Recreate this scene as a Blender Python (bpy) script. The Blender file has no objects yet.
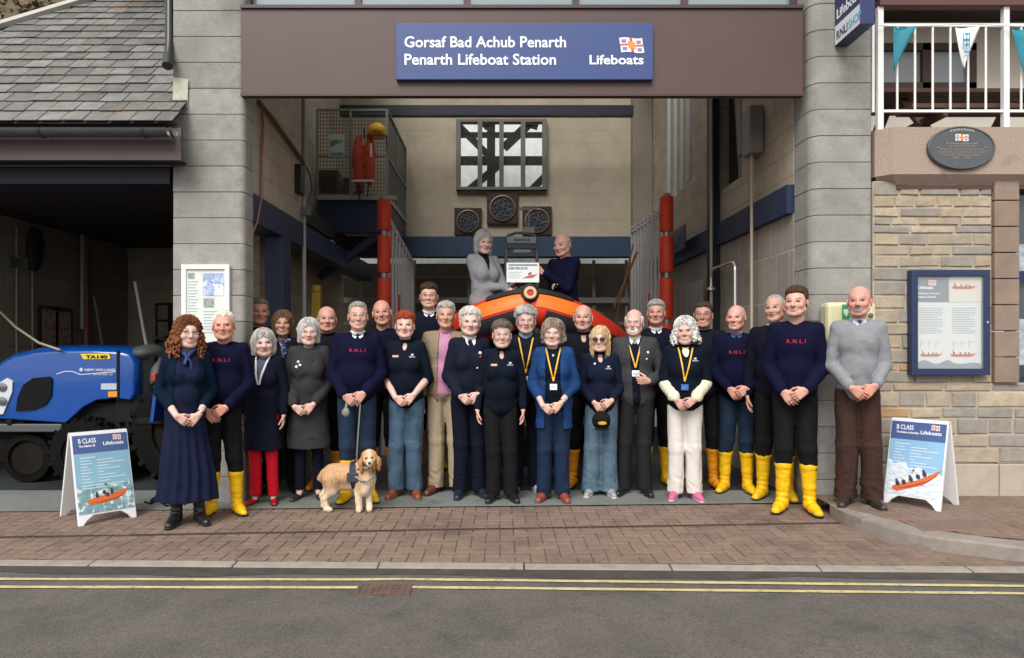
import bpy, bmesh, math, random
import numpy as np
from mathutils import Vector, Matrix, Euler
random.seed(7)
rng = np.random.default_rng(11)
S = bpy.context.scene
COL = S.collection
F = 700.0; CZ = 1.38; VX = 500.0; HY = 345.0
def P(px, py, Y): return Vector(((px-VX)*Y/F, Y, CZ-(py-HY)*Y/F))
def G(px, py, z=0.0):
    Y = (CZ-z)*F/(py-HY); return Vector(((px-VX)*Y/F, Y, z))
def X_(px, Y): return (px-VX)*Y/F
def Z_(py, Y): return CZ-(py-HY)*Y/F

# ---------------------------------------------------------------- materials
MATS = {}
def mat(name, col=(.5,.5,.5), rough=.6, metal=0.0, var=0.0, vscale=6.0, bump=0.0, bscale=60.0, island=0.0,
        attr=False, emit=0.0, coat=0.0, sheen=0.0, trans=0.0, alpha=1.0, stain=None, spec=None, stretch=None, bdist=.002, island_cols=None):
    if name in MATS: return MATS[name]
    m = bpy.data.materials.new(name); m.use_nodes = True; MATS[name] = m
    nt = m.node_tree; N = nt.nodes; L = nt.links
    b = N['Principled BSDF']
    b.inputs['Roughness'].default_value = rough; b.inputs['Metallic'].default_value = metal
    if spec is not None: b.inputs['Specular IOR Level'].default_value = spec
    b.inputs['Coat Weight'].default_value = coat
    b.inputs['Sheen Weight'].default_value = sheen
    b.inputs['Transmission Weight'].default_value = trans
    b.inputs['Alpha'].default_value = alpha
    tc = N.new('ShaderNodeTexCoord'); co = tc.outputs['Object']
    if stretch:
        mp = N.new('ShaderNodeMapping'); mp.inputs['Scale'].default_value = stretch
        L.new(co, mp.inputs['Vector']); co = mp.outputs['Vector']
    rgb = N.new('ShaderNodeRGB'); rgb.outputs[0].default_value = (*col, 1); cur = rgb.outputs[0]
    if attr:
        a = N.new('ShaderNodeAttribute'); a.attribute_name = 'Col'; cur = a.outputs['Color']
    if island_cols:
        g = N.new('ShaderNodeNewGeometry'); r = N.new('ShaderNodeValToRGB'); r.color_ramp.interpolation = 'CONSTANT'
        el = r.color_ramp.elements
        for i,(p,c) in enumerate(island_cols):
            e = el[i] if i < 2 else el.new(p)
            e.position = p; e.color = (*c,1)
        L.new(g.outputs['Random Per Island'], r.inputs['Fac']); cur = r.outputs['Color']
    def scale_by(cur, fac_socket, lo, hi):
        mr = N.new('ShaderNodeMapRange'); mr.inputs['To Min'].default_value = lo; mr.inputs['To Max'].default_value = hi
        L.new(fac_socket, mr.inputs['Value'])
        mx = N.new('ShaderNodeVectorMath'); mx.operation = 'SCALE'
        L.new(cur, mx.inputs[0]); L.new(mr.outputs[0], mx.inputs['Scale']); return mx.outputs[0]
    if island:
        g = N.new('ShaderNodeNewGeometry')
        wn = N.new('ShaderNodeTexWhiteNoise'); wn.noise_dimensions = '1D'
        L.new(g.outputs['Random Per Island'], wn.inputs['W'])
        cur = scale_by(cur, wn.outputs['Value'], 1-island, 1+island)
    if var:
        n = N.new('ShaderNodeTexNoise'); n.inputs['Scale'].default_value = vscale; n.inputs['Detail'].default_value = 6
        n.inputs['Roughness'].default_value = .65
        L.new(co, n.inputs['Vector'])
        mr = N.new('ShaderNodeMapRange'); mr.inputs['From Min'].default_value=.3; mr.inputs['From Max'].default_value=.7
        L.new(n.outputs['Fac'], mr.inputs['Value'])
        cur = scale_by(cur, mr.outputs[0], 1-var, 1+var)
    if stain:
        scol, ssc, slo, shi = stain
        n = N.new('ShaderNodeTexNoise'); n.inputs['Scale'].default_value = ssc; n.inputs['Detail'].default_value = 8
        n.inputs['Roughness'].default_value=.7
        L.new(tc.outputs['Object'], n.inputs['Vector'])
        mr = N.new('ShaderNodeMapRange'); mr.inputs['From Min'].default_value=slo; mr.inputs['From Max'].default_value=shi
        L.new(n.outputs['Fac'], mr.inputs['Value'])
        mx = N.new('ShaderNodeMix'); mx.data_type='RGBA'; L.new(mr.outputs[0], mx.inputs[0]); L.new(cur, mx.inputs[6]); mx.inputs[7].default_value=(*scol,1)
        cur = mx.outputs[2]
    L.new(cur, b.inputs['Base Color'])
    if emit:
        L.new(cur, b.inputs['Emission Color']); b.inputs['Emission Strength'].default_value = emit
    if bump:
        n = N.new('ShaderNodeTexNoise'); n.inputs['Scale'].default_value = bscale; n.inputs['Detail'].default_value = 5
        L.new(co, n.inputs['Vector'])
        bp = N.new('ShaderNodeBump'); bp.inputs['Strength'].default_value = bump; bp.inputs['Distance'].default_value = bdist
        L.new(n.outputs['Fac'], bp.inputs['Height']); L.new(bp.outputs[0], b.inputs['Normal'])
    return m
def plain(col, rough=.6, **k):
    key = 'paint_%02d_%02d_%02d_%02d' % (*[int(c*99) for c in col], int(rough*99)) + ''.join(sorted(k))
    return mat(key, col, rough, **k)
def block_mat(name, col, mortar, bw, bh, msize=.006, var=.12, bump=.5, axis='XZ', stain=None, offset=.5, rough=.85, blotch=None):
    """masonry drawn by a brick texture in object space"""
    if name in MATS: return MATS[name]
    m = bpy.data.materials.new(name); m.use_nodes = True; MATS[name] = m
    nt = m.node_tree; N = nt.nodes; L = nt.links; b = N['Principled BSDF']; b.inputs['Roughness'].default_value = rough
    tc = N.new('ShaderNodeTexCoord'); sp = N.new('ShaderNodeSeparateXYZ'); cb = N.new('ShaderNodeCombineXYZ')
    L.new(tc.outputs['Object'], sp.inputs[0])
    L.new(sp.outputs[axis[0]], cb.inputs[0]); L.new(sp.outputs[axis[1]], cb.inputs[1])
    br = N.new('ShaderNodeTexBrick'); L.new(cb.outputs[0], br.inputs['Vector'])
    br.inputs['Scale'].default_value = 1; br.inputs['Brick Width'].default_value = bw; br.inputs['Row Height'].default_value = bh
    br.inputs['Mortar Size'].default_value = msize; br.inputs['Mortar Smooth'].default_value = .3; br.offset = offset
    c1 = tuple(c*(1-var) for c in col); c2 = tuple(c*(1+var) for c in col)
    br.inputs['Color1'].default_value = (*c1,1); br.inputs['Color2'].default_value = (*c2,1); br.inputs['Mortar'].default_value = (*mortar,1)
    n = N.new('ShaderNodeTexNoise'); n.inputs['Scale'].default_value = 2.2; n.inputs['Detail'].default_value = 8; n.inputs['Roughness'].default_value=.7
    L.new(tc.outputs['Object'], n.inputs['Vector'])
    mr = N.new('ShaderNodeMapRange'); mr.inputs['From Min'].default_value=.3; mr.inputs['From Max'].default_value=.7
    mr.inputs['To Min'].default_value=.82; mr.inputs['To Max'].default_value=1.12; L.new(n.outputs['Fac'], mr.inputs['Value'])
    sc = N.new('ShaderNodeVectorMath'); sc.operation='SCALE'; L.new(br.outputs['Color'], sc.inputs[0]); L.new(mr.outputs[0], sc.inputs['Scale'])
    L.new(sc.outputs[0], b.inputs['Base Color'])
    n2 = N.new('ShaderNodeTexNoise'); n2.inputs['Scale'].default_value = 90; L.new(tc.outputs['Object'], n2.inputs['Vector'])
    ma = N.new('ShaderNodeMath'); ma.operation='MULTIPLY_ADD'; L.new(br.outputs['Fac'], ma.inputs[0]); ma.inputs[1].default_value=-2.0; L.new(n2.outputs['Fac'], ma.inputs[2])
    bp = N.new('ShaderNodeBump'); bp.inputs['Strength'].default_value=bump; bp.inputs['Distance'].default_value=.004
    L.new(ma.outputs[0], bp.inputs['Height']); L.new(bp.outputs[0], b.inputs['Normal'])
    return m

# ---------------------------------------------------------------- objects
def setp(o, label=None, cat=None, group=None, kind=None):
    if label: o['label'] = label
    if cat: o['category'] = cat
    if group: o['group'] = group
    if kind: o['kind'] = kind
    return o
def empty(name, loc, label=None, cat=None, group=None, rz=0):
    o = bpy.data.objects.new(name, None); COL.objects.link(o); o.location = loc; o.rotation_euler = (0,0,rz)
    o.empty_display_size = .1
    return setp(o, label, cat, group)
def mesh_obj(name, verts, faces, mats, parent=None, midx=None, smooth=False, cols=None):
    me = bpy.data.meshes.new(name)
    if isinstance(faces, np.ndarray):
        nv = len(verts); nf = len(faces)
        me.vertices.add(nv); me.vertices.foreach_set('co', np.asarray(verts, dtype=np.float32).ravel())
        me.loops.add(nf*4); me.loops.foreach_set('vertex_index', faces.astype(np.int32).ravel())
        me.polygons.add(nf); me.polygons.foreach_set('loop_start', np.arange(0, nf*4, 4, dtype=np.int32))
        me.polygons.foreach_set('loop_total', np.full(nf, 4, dtype=np.int32))
        me.update(calc_edges=True)
    else:
        me.from_pydata([tuple(v) for v in verts], [], faces); me.update()
    if not isinstance(mats, (list, tuple)): mats = [mats]
    for m in mats: me.materials.append(m)
    if midx is not None: me.polygons.foreach_set('material_index', np.asarray(midx, dtype=np.int32))
    if smooth: me.polygons.foreach_set('use_smooth', np.ones(len(me.polygons), dtype=bool))
    if cols is not None:
        a = me.color_attributes.new('Col', 'FLOAT_COLOR', 'POINT')
        a.data.foreach_set('color', np.concatenate([cols, np.ones((len(cols),1))], 1).astype(np.float32).ravel())
    o = bpy.data.objects.new(name, me); COL.objects.link(o)
    if parent: o.parent = parent
    return o
def frame(d, up=(0,0,1)):
    d = Vector(d).normalized(); u = Vector(up)
    if abs(d.dot(u)) > .98: u = Vector((1,0,0))
    a = u.cross(d).normalized(); b = d.cross(a).normalized(); return a, b, d
class MB:
    def __init__(s): s.v = []; s.f = []; s.m = []; s.sm = []
    def add(s, vs, fs, m=0, sm=False):
        o = len(s.v); s.v += [Vector(v) for v in vs]
        for f in fs: s.f.append([o+i for i in f]); s.m.append(m); s.sm.append(sm)
        return s
    def box(s, x0,x1,y0,y1,z0,z1, m=0, bev=0.0, M=None):
        if bev <= 0:
            vs = [(x,y,z) for x in (x0,x1) for y in (y0,y1) for z in (z0,z1)]
            fs = [(0,1,3,2),(4,6,7,5),(0,4,5,1),(2,3,7,6),(0,2,6,4),(1,5,7,3)]
        else:
            bm = bmesh.new(); bmesh.ops.create_cube(bm, size=1)
            for v in bm.verts: v.co = Vector(((x0+x1)/2+v.co.x*(x1-x0),(y0+y1)/2+v.co.y*(y1-y0),(z0+z1)/2+v.co.z*(z1-z0)))
            bmesh.ops.bevel(bm, geom=bm.edges[:], offset=bev, segments=2, affect='EDGES', profile=.5)
            bm.verts.index_update(); vs = [v.co.copy() for v in bm.verts]; fs = [[v.index for v in f.verts] for f in bm.faces]; bm.free()
        if M is not None: vs = [M @ Vector(v) for v in vs]
        return s.add(vs, fs, m)
    def beam(s, a, b, w, h, m=0, up=(0,0,1)):
        a = Vector(a); b = Vector(b); x, y, d = frame(b-a, up)
        vs = [p + x*(w/2*i) + y*(h/2*j) for p in (a,b) for i,j in ((-1,-1),(1,-1),(1,1),(-1,1))]
        return s.add(vs, [(3,2,1,0),(4,5,6,7),(0,1,5,4),(1,2,6,5),(2,3,7,6),(3,0,4,7)], m)
    def tube(s, pts, r, n=8, m=0, caps=True, sy=1.0):
        pts = [Vector(p) for p in pts]; k = len(pts)
        rs = r if isinstance(r, (list,tuple)) else [r]*k
        vs = []; pa = None
        for i,p in enumerate(pts):
            d = (pts[min(i+1,k-1)]-pts[max(i-1,0)])
            if d.length < 1e-9: d = Vector((0,0,1))
            d.normalize()
            if pa is None: a, b, _ = frame(d)
            else:
                a = pa - d*pa.dot(d)
                a = a.normalized() if a.length > 1e-6 else frame(d)[0]
                b = d.cross(a)
            pa = a
            for j in range(n):
                t = 2*math.pi*j/n; vs.append(p + a*math.cos(t)*rs[i] + b*math.sin(t)*rs[i]*sy)
        fs = [(i*n+j, i*n+(j+1)%n, (i+1)*n+(j+1)%n, (i+1)*n+j) for i in range(k-1) for j in range(n)]
        if caps: fs += [tuple(reversed(range(n))), tuple((k-1)*n+j for j in range(n))]
        return s.add(vs, fs, m, True)
    def lathe(s, prof, c=(0,0,0), axis=(0,0,1), n=24, m=0, closed=False):
        a, b, d = frame(axis); c = Vector(c)
        vs = [c + d*z + (a*math.cos(2*math.pi*j/n)+b*math.sin(2*math.pi*j/n))*r for r,z in prof for j in range(n)]
        k = len(prof); kk = k if closed else k-1
        fs = [(i*n+j, i*n+(j+1)%n, ((i+1)%k)*n+(j+1)%n, ((i+1)%k)*n+j) for i in range(kk) for j in range(n)]
        if not closed: fs += [tuple(reversed(range(n))), tuple((k-1)*n+j for j in range(n))]
        return s.add(vs, fs, m, True)
    def prism(s, poly, y0, y1, m=0, M=None):
        """polygon in XZ (ccw seen from the front, -Y), extruded y0..y1"""
        n = len(poly); vs = [(x,y0,z) for x,z in poly]+[(x,y1,z) for x,z in poly]
        if M is not None: vs = [M @ Vector(v) for v in vs]
        fs = [tuple(range(n)), tuple(reversed(range(n,2*n)))]+[(i,i+n,(i+1)%n+n,(i+1)%n) for i in range(n)]
        return s.add(vs, fs, m)
    def slab(s, poly, z0, z1, m=0):
        n = len(poly); vs = [(x,y,z0) for x,y in poly]+[(x,y,z1) for x,y in poly]
        fs = [tuple(reversed(range(n))), tuple(range(n,2*n))]+[(i,(i+1)%n,(i+1)%n+n,i+n) for i in range(n)]
        return s.add(vs, fs, m)
    def build(s, name, mats, parent=None, label=None, cat=None, group=None, kind=None, bevel=0, fix=True):
        o = mesh_obj(name, s.v, s.f, mats, parent, s.m)
        o.data.polygons.foreach_set('use_smooth', np.array(s.sm, dtype=bool))
        if fix:
            bm = bmesh.new(); bm.from_mesh(o.data); bmesh.ops.recalc_face_normals(bm, faces=bm.faces[:]); bm.to_mesh(o.data); bm.free()
        if any(s.sm) and not all(s.sm) or any(s.sm): 
            try: o.data.set_sharp_from_angle(angle=math.radians(40))
            except Exception: pass
        if bevel:
            md = o.modifiers.new('bev','BEVEL'); md.width = bevel; md.segments = 2; md.limit_method='ANGLE'; md.angle_limit=math.radians(35)
        return setp(o, label, cat, group, kind)
def text_obj(name, txt, size, loc, rot=(math.pi/2,0,0), m=None, parent=None, align='LEFT', depth=.002, sx=1.0, bold=0.0, space=1.0, M=None, shear=0):
    c = bpy.data.curves.new('t','FONT'); c.body = txt; c.size = size; c.extrude = depth; c.align_x = align; c.offset = bold; c.space_character = space
    c.resolution_u = 3; c.shear = shear
    t = bpy.data.objects.new('t', c); COL.objects.link(t)
    bpy.context.view_layer.update()
    me = bpy.data.meshes.new_from_object(t.evaluated_get(bpy.context.evaluated_depsgraph_get()))
    bpy.data.objects.remove(t); bpy.data.curves.remove(c)
    me.name = name; me.materials.clear(); me.materials.append(m)
    T = M if M is not None else Matrix.Translation(loc) @ Euler(rot).to_matrix().to_4x4()
    me.transform(T @ Matrix.Diagonal((sx,1,1,1)))
    o = bpy.data.objects.new(name, me); COL.objects.link(o)
    if parent: o.parent = parent
    return o

# ---------------------------------------------------------------- signed distance modelling (numpy)
def A(*v): return np.array(v, dtype=np.float32)
class Cap:
    def __init__(s,a,b,ra,rb=None,sc=(1,1,1),k=None):
        s.a=np.array(a,float); s.b=np.array(b,float); s.ra=ra; s.rb=ra if rb is None else rb; s.sc=np.array(sc,float); s.k=k
        r=max(s.ra,s.rb); s.lo=np.minimum(s.a,s.b)-r*s.sc; s.hi=np.maximum(s.a,s.b)+r*s.sc
    def d(s,x,y,z):
        a=s.a/s.sc; ba=s.b/s.sc-a; q=float(ba@ba)+1e-12
        x=x/s.sc[0]-a[0]; y=y/s.sc[1]-a[1]; z=z/s.sc[2]-a[2]
        t=np.clip((x*ba[0]+y*ba[1]+z*ba[2])/q,0,1)
        return (np.sqrt((x-t*ba[0])**2+(y-t*ba[1])**2+(z-t*ba[2])**2)-(s.ra+(s.rb-s.ra)*t))*float(s.sc.min())
    def grow(s,t): return Cap(s.a,s.b,s.ra+t,s.rb+t,s.sc,s.k)
class Ell:
    def __init__(s,c,r,R=None,k=None):
        s.c=np.array(c,float); s.r=np.array(r,float); s.R=R; s.k=k
        m=s.r.max() if R is not None else s.r; s.lo=s.c-m; s.hi=s.c+m
    def d(s,x,y,z):
        x=x-s.c[0]; y=y-s.c[1]; z=z-s.c[2]
        if s.R is not None:
            R=s.R; x,y,z=(R[0][0]*x+R[1][0]*y+R[2][0]*z, R[0][1]*x+R[1][1]*y+R[2][1]*z, R[0][2]*x+R[1][2]*y+R[2][2]*z)
        rx,ry,rz=s.r
        k0=np.sqrt((x/rx)**2+(y/ry)**2+(z/rz)**2); k1=np.sqrt((x/rx**2)**2+(y/ry**2)**2+(z/rz**2)**2)+1e-9
        return k0*(k0-1)/k1
    def grow(s,t): return Ell(s.c,s.r+t,s.R,s.k)
class Field:
    def __init__(s,prims,h,t=0.0,k=.025,pad=.03,lo=None,hi=None):
        if t: prims=[p.grow(t) for p in prims]
        s.lo=np.min([p.lo for p in prims],0)-pad if lo is None else np.array(lo,float)
        s.hi=np.max([p.hi for p in prims],0)+pad if hi is None else np.array(hi,float)
        s.h=h; s.n=(np.ceil((s.hi-s.lo)/h)).astype(int)+1
        s.x,s.y,s.z=[(s.lo[i]+h*np.arange(s.n[i])).astype(np.float32) for i in range(3)]
        s.D=np.full(s.n,1.0,np.float32)
        for p in prims: s.u(p,k)
    def sl(s,p,pad):
        a=np.maximum(((p.lo-pad-s.lo)/s.h).astype(int),0); b=np.minimum(((p.hi+pad-s.lo)/s.h).astype(int)+2,s.n)
        return None if (b<=a).any() else tuple(slice(a[i],b[i]) for i in range(3))
    def ev(s,p,q): return p.d(s.x[q[0]][:,None,None],s.y[q[1]][None,:,None],s.z[q[2]][None,None,:])
    def u(s,p,k=.02):
        if p.k is not None: k=p.k
        q=s.sl(p,k+.03)
        if q is None: return
        e=s.ev(p,q); D=s.D[q]; h=np.clip(.5+.5*(e-D)/k,0,1); s.D[q]=e*(1-h)+D*h-k*h*(1-h)
    def sub(s,p,k=.01):
        if p.k is not None: k=p.k
        q=s.sl(p,k+.03)
        if q is None: return
        e=-s.ev(p,q); D=s.D[q]; h=np.clip(.5-.5*(e-D)/k,0,1); s.D[q]=e*(1-h)+D*h+k*h*(1-h)
    def cut(s,fn): s.D=np.maximum(s.D,fn(s.x[:,None,None],s.y[None,:,None],s.z[None,None,:])).astype(np.float32)
    def add(s,fn): s.D=(s.D+fn(s.x[:,None,None],s.y[None,:,None],s.z[None,None,:])).astype(np.float32)
    def front(s,x,z):
        i=int(round((x-s.lo[0])/s.h)); k=int(round((z-s.lo[2])/s.h))
        if not(0<=i<s.n[0] and 0<=k<s.n[2]): return 0
        w=np.where(s.D[i,:,k]<0)[0]
        if not len(w): return 0
        j=w[0]; 
        if j==0: return float(s.y[0])
        a,b=s.D[i,j-1,k],s.D[i,j,k]; return float(s.y[j-1]+s.h*a/(a-b))
    def mesh(s):
        D=s.D; D[0]=D[-1]=1; D[:,0]=D[:,-1]=1; D[:,:,0]=D[:,:,-1]=1
        I=D<0; nx,ny,nz=D.shape
        cs=[(i,j,k) for i in (0,1) for j in (0,1) for k in (0,1)]
        cnt=np.zeros((nx-1,ny-1,nz-1),np.int8)
        for i,j,k in cs: cnt+=I[i:nx-1+i,j:ny-1+j,k:nz-1+k]
        act=(cnt>0)&(cnt<8); idx=np.argwhere(act); vid=np.full(act.shape,-1,np.int32); vid[act]=np.arange(len(idx))
        vals=np.stack([D[idx[:,0]+i,idx[:,1]+j,idx[:,2]+k] for i,j,k in cs],1)
        acc=np.zeros((len(idx),3)); n=np.zeros(len(idx))
        for a in range(8):
            for b in range(a+1,8):
                ca,cb=np.array(cs[a]),np.array(cs[b])
                if abs(ca-cb).sum()!=1: continue
                da,db=vals[:,a],vals[:,b]; m=(da<0)!=(db<0); t=np.where(m,da/np.where(m,da-db,1),0)
                acc+=m[:,None]*(ca+t[:,None]*(cb-ca)); n+=m
        V=(idx+acc/np.maximum(n,1)[:,None])*s.h+s.lo
        fs=[]
        for ax in range(3):
            u,w=(ax+1)%3,(ax+2)%3
            s0=[slice(None)]*3; s1=[slice(None)]*3; s0[ax]=slice(0,-1); s1[ax]=slice(1,None)
            m=I[tuple(s0)]!=I[tuple(s1)]
            p=np.argwhere(m)
            p=p[(p[:,u]>=1)&(p[:,w]>=1)&(p[:,u]<D.shape[u]-1)&(p[:,w]<D.shape[w]-1)]
            inside=I[p[:,0],p[:,1],p[:,2]]
            def c(du,dw):
                q=p.copy(); q[:,u]-=du; q[:,w]-=dw; return vid[q[:,0],q[:,1],q[:,2]]
            quad=np.stack([c(1,1),c(0,1),c(0,0),c(1,0)],1)
            quad[~inside]=quad[~inside][:,::-1]
            fs.append(quad)
        return V,np.concatenate(fs)
def wob(x,y,z,f,seed):
    r=np.random.default_rng(seed); o=0
    for i in range(4):
        a=r.normal(size=3); a/=np.linalg.norm(a); b=r.normal(size=3); b/=np.linalg.norm(b); p=r.uniform(0,6.28,2)
        ff=f*(.7+.25*i)
        o=o+np.sin(ff*(a[0]*x+a[1]*y+a[2]*z)+p[0])*np.sin(ff*(b[0]*x+b[1]*y+b[2]*z)+p[1])
    return o/2.2
def sdf_obj(name, fld, m, parent=None, cols=None, **kw):
    V,Fc=fld.mesh(); return mesh_obj(name,V,Fc,m,parent,smooth=True,cols=cols)
def merge(parts):
    """[(V,F,col rows)] -> one"""
    V=[];Fs=[];Cs=[];o=0
    for v,f,c in parts: V.append(v);Fs.append(f+o);Cs.append(c);o+=len(v)
    return np.concatenate(V),np.concatenate(Fs),np.concatenate(Cs)
# ================================================================ CAMERA, LIGHT
cam=bpy.data.cameras.new('camera'); co=bpy.data.objects.new('camera',cam); COL.objects.link(co)
co.location=(0,0,CZ); co.rotation_euler=(math.pi/2,0,0); cam.sensor_width=36; cam.lens=36*F/1024
cam.shift_x=(512-VX)/1024; cam.shift_y=(HY-329)/1024; cam.clip_end=600; cam.clip_start=.05
S.camera=co
w=bpy.data.worlds.new('World'); S.world=w; w.use_nodes=True; nt=w.node_tree; bg=nt.nodes['Background']
sky=nt.nodes.new('ShaderNodeTexSky'); sky.sky_type='NISHITA'; sky.sun_disc=False
EL=math.radians(46); AZ=math.radians(195)   # sun behind the camera, a little to the left
sky.sun_elevation=EL; sky.sun_rotation=AZ; sky.dust_density=5; sky.air_density=1.0; sky.ozone_density=.3
mx=nt.nodes.new('ShaderNodeMix'); mx.data_type='RGBA'; mx.inputs[0].default_value=.72
hs=nt.nodes.new('ShaderNodeHueSaturation'); hs.inputs['Saturation'].default_value=.15
nt.links.new(sky.outputs[0],hs.inputs['Color']); nt.links.new(hs.outputs[0],mx.inputs[6]); mx.inputs[7].default_value=(8.6,8.4,8.1,1)
nt.links.new(mx.outputs[2],bg.inputs[0]); bg.inputs[1].default_value=.088
sl=bpy.data.lights.new('sun','SUN'); sl.energy=1.7; sl.angle=math.radians(32); sl.color=(1,.965,.92)
so=bpy.data.objects.new('sun',sl); COL.objects.link(so)
d=Vector((-.35,-1.0,0)).normalized()*math.cos(EL)+Vector((0,0,math.sin(EL)))   # towards the sun
so.rotation_euler=d.to_track_quat('Z','Y').to_euler(); so.location=(0,-5,12)
sky.sun_rotation=math.atan2(d.x,d.y)
S.view_settings.view_transform='Standard'; S.view_settings.look='None'; S.view_settings.gamma=1; S.view_settings.exposure=0.80
# ================================================================ SETTING
FY=6.25     # plane of the pillars and the big opening
def st(o): return setp(o,kind='structure')
# ---- ground, road, kerbs, paving
ASPH=mat('asphalt',(.098,.087,.079),.9,var=.20,vscale=2.4,bump=.9,bscale=150,stain=((.050,.047,.045),1.4,.54,.70),bdist=.006)
def asph_fine():
    m=ASPH; N=m.node_tree.nodes; L=m.node_tree.links; b=N['Principled BSDF']
    src=b.inputs['Base Color'].links[0].from_socket
    n=N.new('ShaderNodeTexVoronoi'); n.inputs['Scale'].default_value=130; tc=[x for x in N if x.type=='TEX_COORD'][0]; L.new(tc.outputs['Object'],n.inputs['Vector'])
    mr=N.new('ShaderNodeMapRange'); mr.inputs['To Min'].default_value=.65; mr.inputs['To Max'].default_value=1.4; L.new(n.outputs['Color'],mr.inputs['Value'])
    v=N.new('ShaderNodeVectorMath'); v.operation='SCALE'; L.new(src,v.inputs[0]); L.new(mr.outputs[0],v.inputs['Scale']); L.new(v.outputs[0],b.inputs['Base Color'])
asph_fine()
k0=G(-300,564.5,-.02); k1=G(1400,577,-.02)       # foot of the kerb, kerb line nearly parallel to the front
def kline(x): return k0.y+(k1.y-k0.y)*(x-k0.x)/(k1.x-k0.x)
st(mesh_obj('ground',[(-150,-150,-.06),(150,-150,-.06),(150,150,-.06),(-150,150,-.06)],[(0,1,2,3)],mat('earth',(.10,.09,.07),.95,var=.2)))
m=MB(); m.add([(-30,-12,-.016),(30,-12,-.016),(30,kline(30),-.016),(-30,kline(-30),-.016)],[(0,1,2,3)]); st(m.build('road',ASPH,fix=False))
# kerb stones laid flush with the paving
KERB=mat('kerb_concrete',(.27,.24,.205),.85,var=.18,vscale=9,bump=.4,bscale=120,island=.08,stain=((.10,.09,.08),5,.60,.75))
m=MB(); dx=k1-k0; ang=math.atan2(dx.y,dx.x); u=Vector((math.cos(ang),math.sin(ang),0)); nn=Vector((-u.y,u.x,0))
x=-9.0
while x<9:
    a=Vector((x+.004,kline(x+.004),0)); b=Vector((x+.911,kline(x+.911),0))
    z=random.uniform(-.002,.002); q=[a,b,b+nn*.085,a+nn*.085]
    m.add([(p.x,p.y,-.10) for p in q]+[(p.x,p.y,-.006+z) for p in q[:2]]+[(p.x,p.y,.003+z) for p in q[2:]],[(3,2,1,0),(4,5,6,7),(0,1,5,4),(1,2,6,5),(2,3,7,6),(3,0,4,7)]); x+=.915
st(m.build('kerb',KERB,bevel=.006))
m=MB(); n=40
vs=[]
for i in range(n+1):
    x=-9+18*i/n; vs+=[(x,kline(x)-.135-.03*math.sin(x*2.3)-.02*math.sin(x*6.1),-.0135),(x,kline(x)-.001,-.0135)]
m.add(vs,[(2*i,2*i+2,2*i+3,2*i+1) for i in range(n)]); st(m.build('road_channel',mat('channel_tar',(.050,.044,.040),.92,var=.35,vscale=7,bump=.8,bscale=120),fix=False))
# double yellow lines, slightly wandering
YL=mat('road_paint',(.50,.43,.21),.8,var=.18,vscale=9,bump=.5,bscale=150,stain=((.15,.135,.11),24,.54,.70))
for name,off in (('outer_yellow_line',(581.0,588.0)),('inner_yellow_line',(589.0,595.5))):
    m=MB(); pts=[]; W=.0195
    for i in range(49):
        px=-260+i*33; py=off[0]+(1 if px<380 else (-.2))*math.sin(px/210.0)*.5+max(0,px-380)/645*(off[1]-off[0])
        p=G(px,py,-.024); pts.append(p)
    vs=[(p.x,p.y+s_*W+.002*math.sin(i*1.7+s_),-.0110) for i,p in enumerate(pts) for s_ in (-1,1)]
    m.add(vs,[(2*i,2*i+2,2*i+3,2*i+1) for i in range(len(pts)-1)]); st(m.build(name,YL,fix=False))
# rusty ironwork in the road
RUST=mat('rusty_iron',(.15,.092,.072),.8,metal=.3,var=.25,vscale=30,bump=.6,bscale=90,stain=((.08,.07,.065),18,.5,.6))
c=G(385,593,-.03); m=MB(); m.box(c.x-.165,c.x+.15,c.y-.09,c.y+.09,-.035,-.0100,0)
for i in range(9): m.box(c.x-.16+i*.036,c.x-.14+i*.036,c.y-.085,c.y+.085,-.0102,-.0075)
m.build('road_drain_cover',RUST,label='rusty rectangular iron cover sunk in the road over the yellow lines',cat='drain cover')
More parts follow.
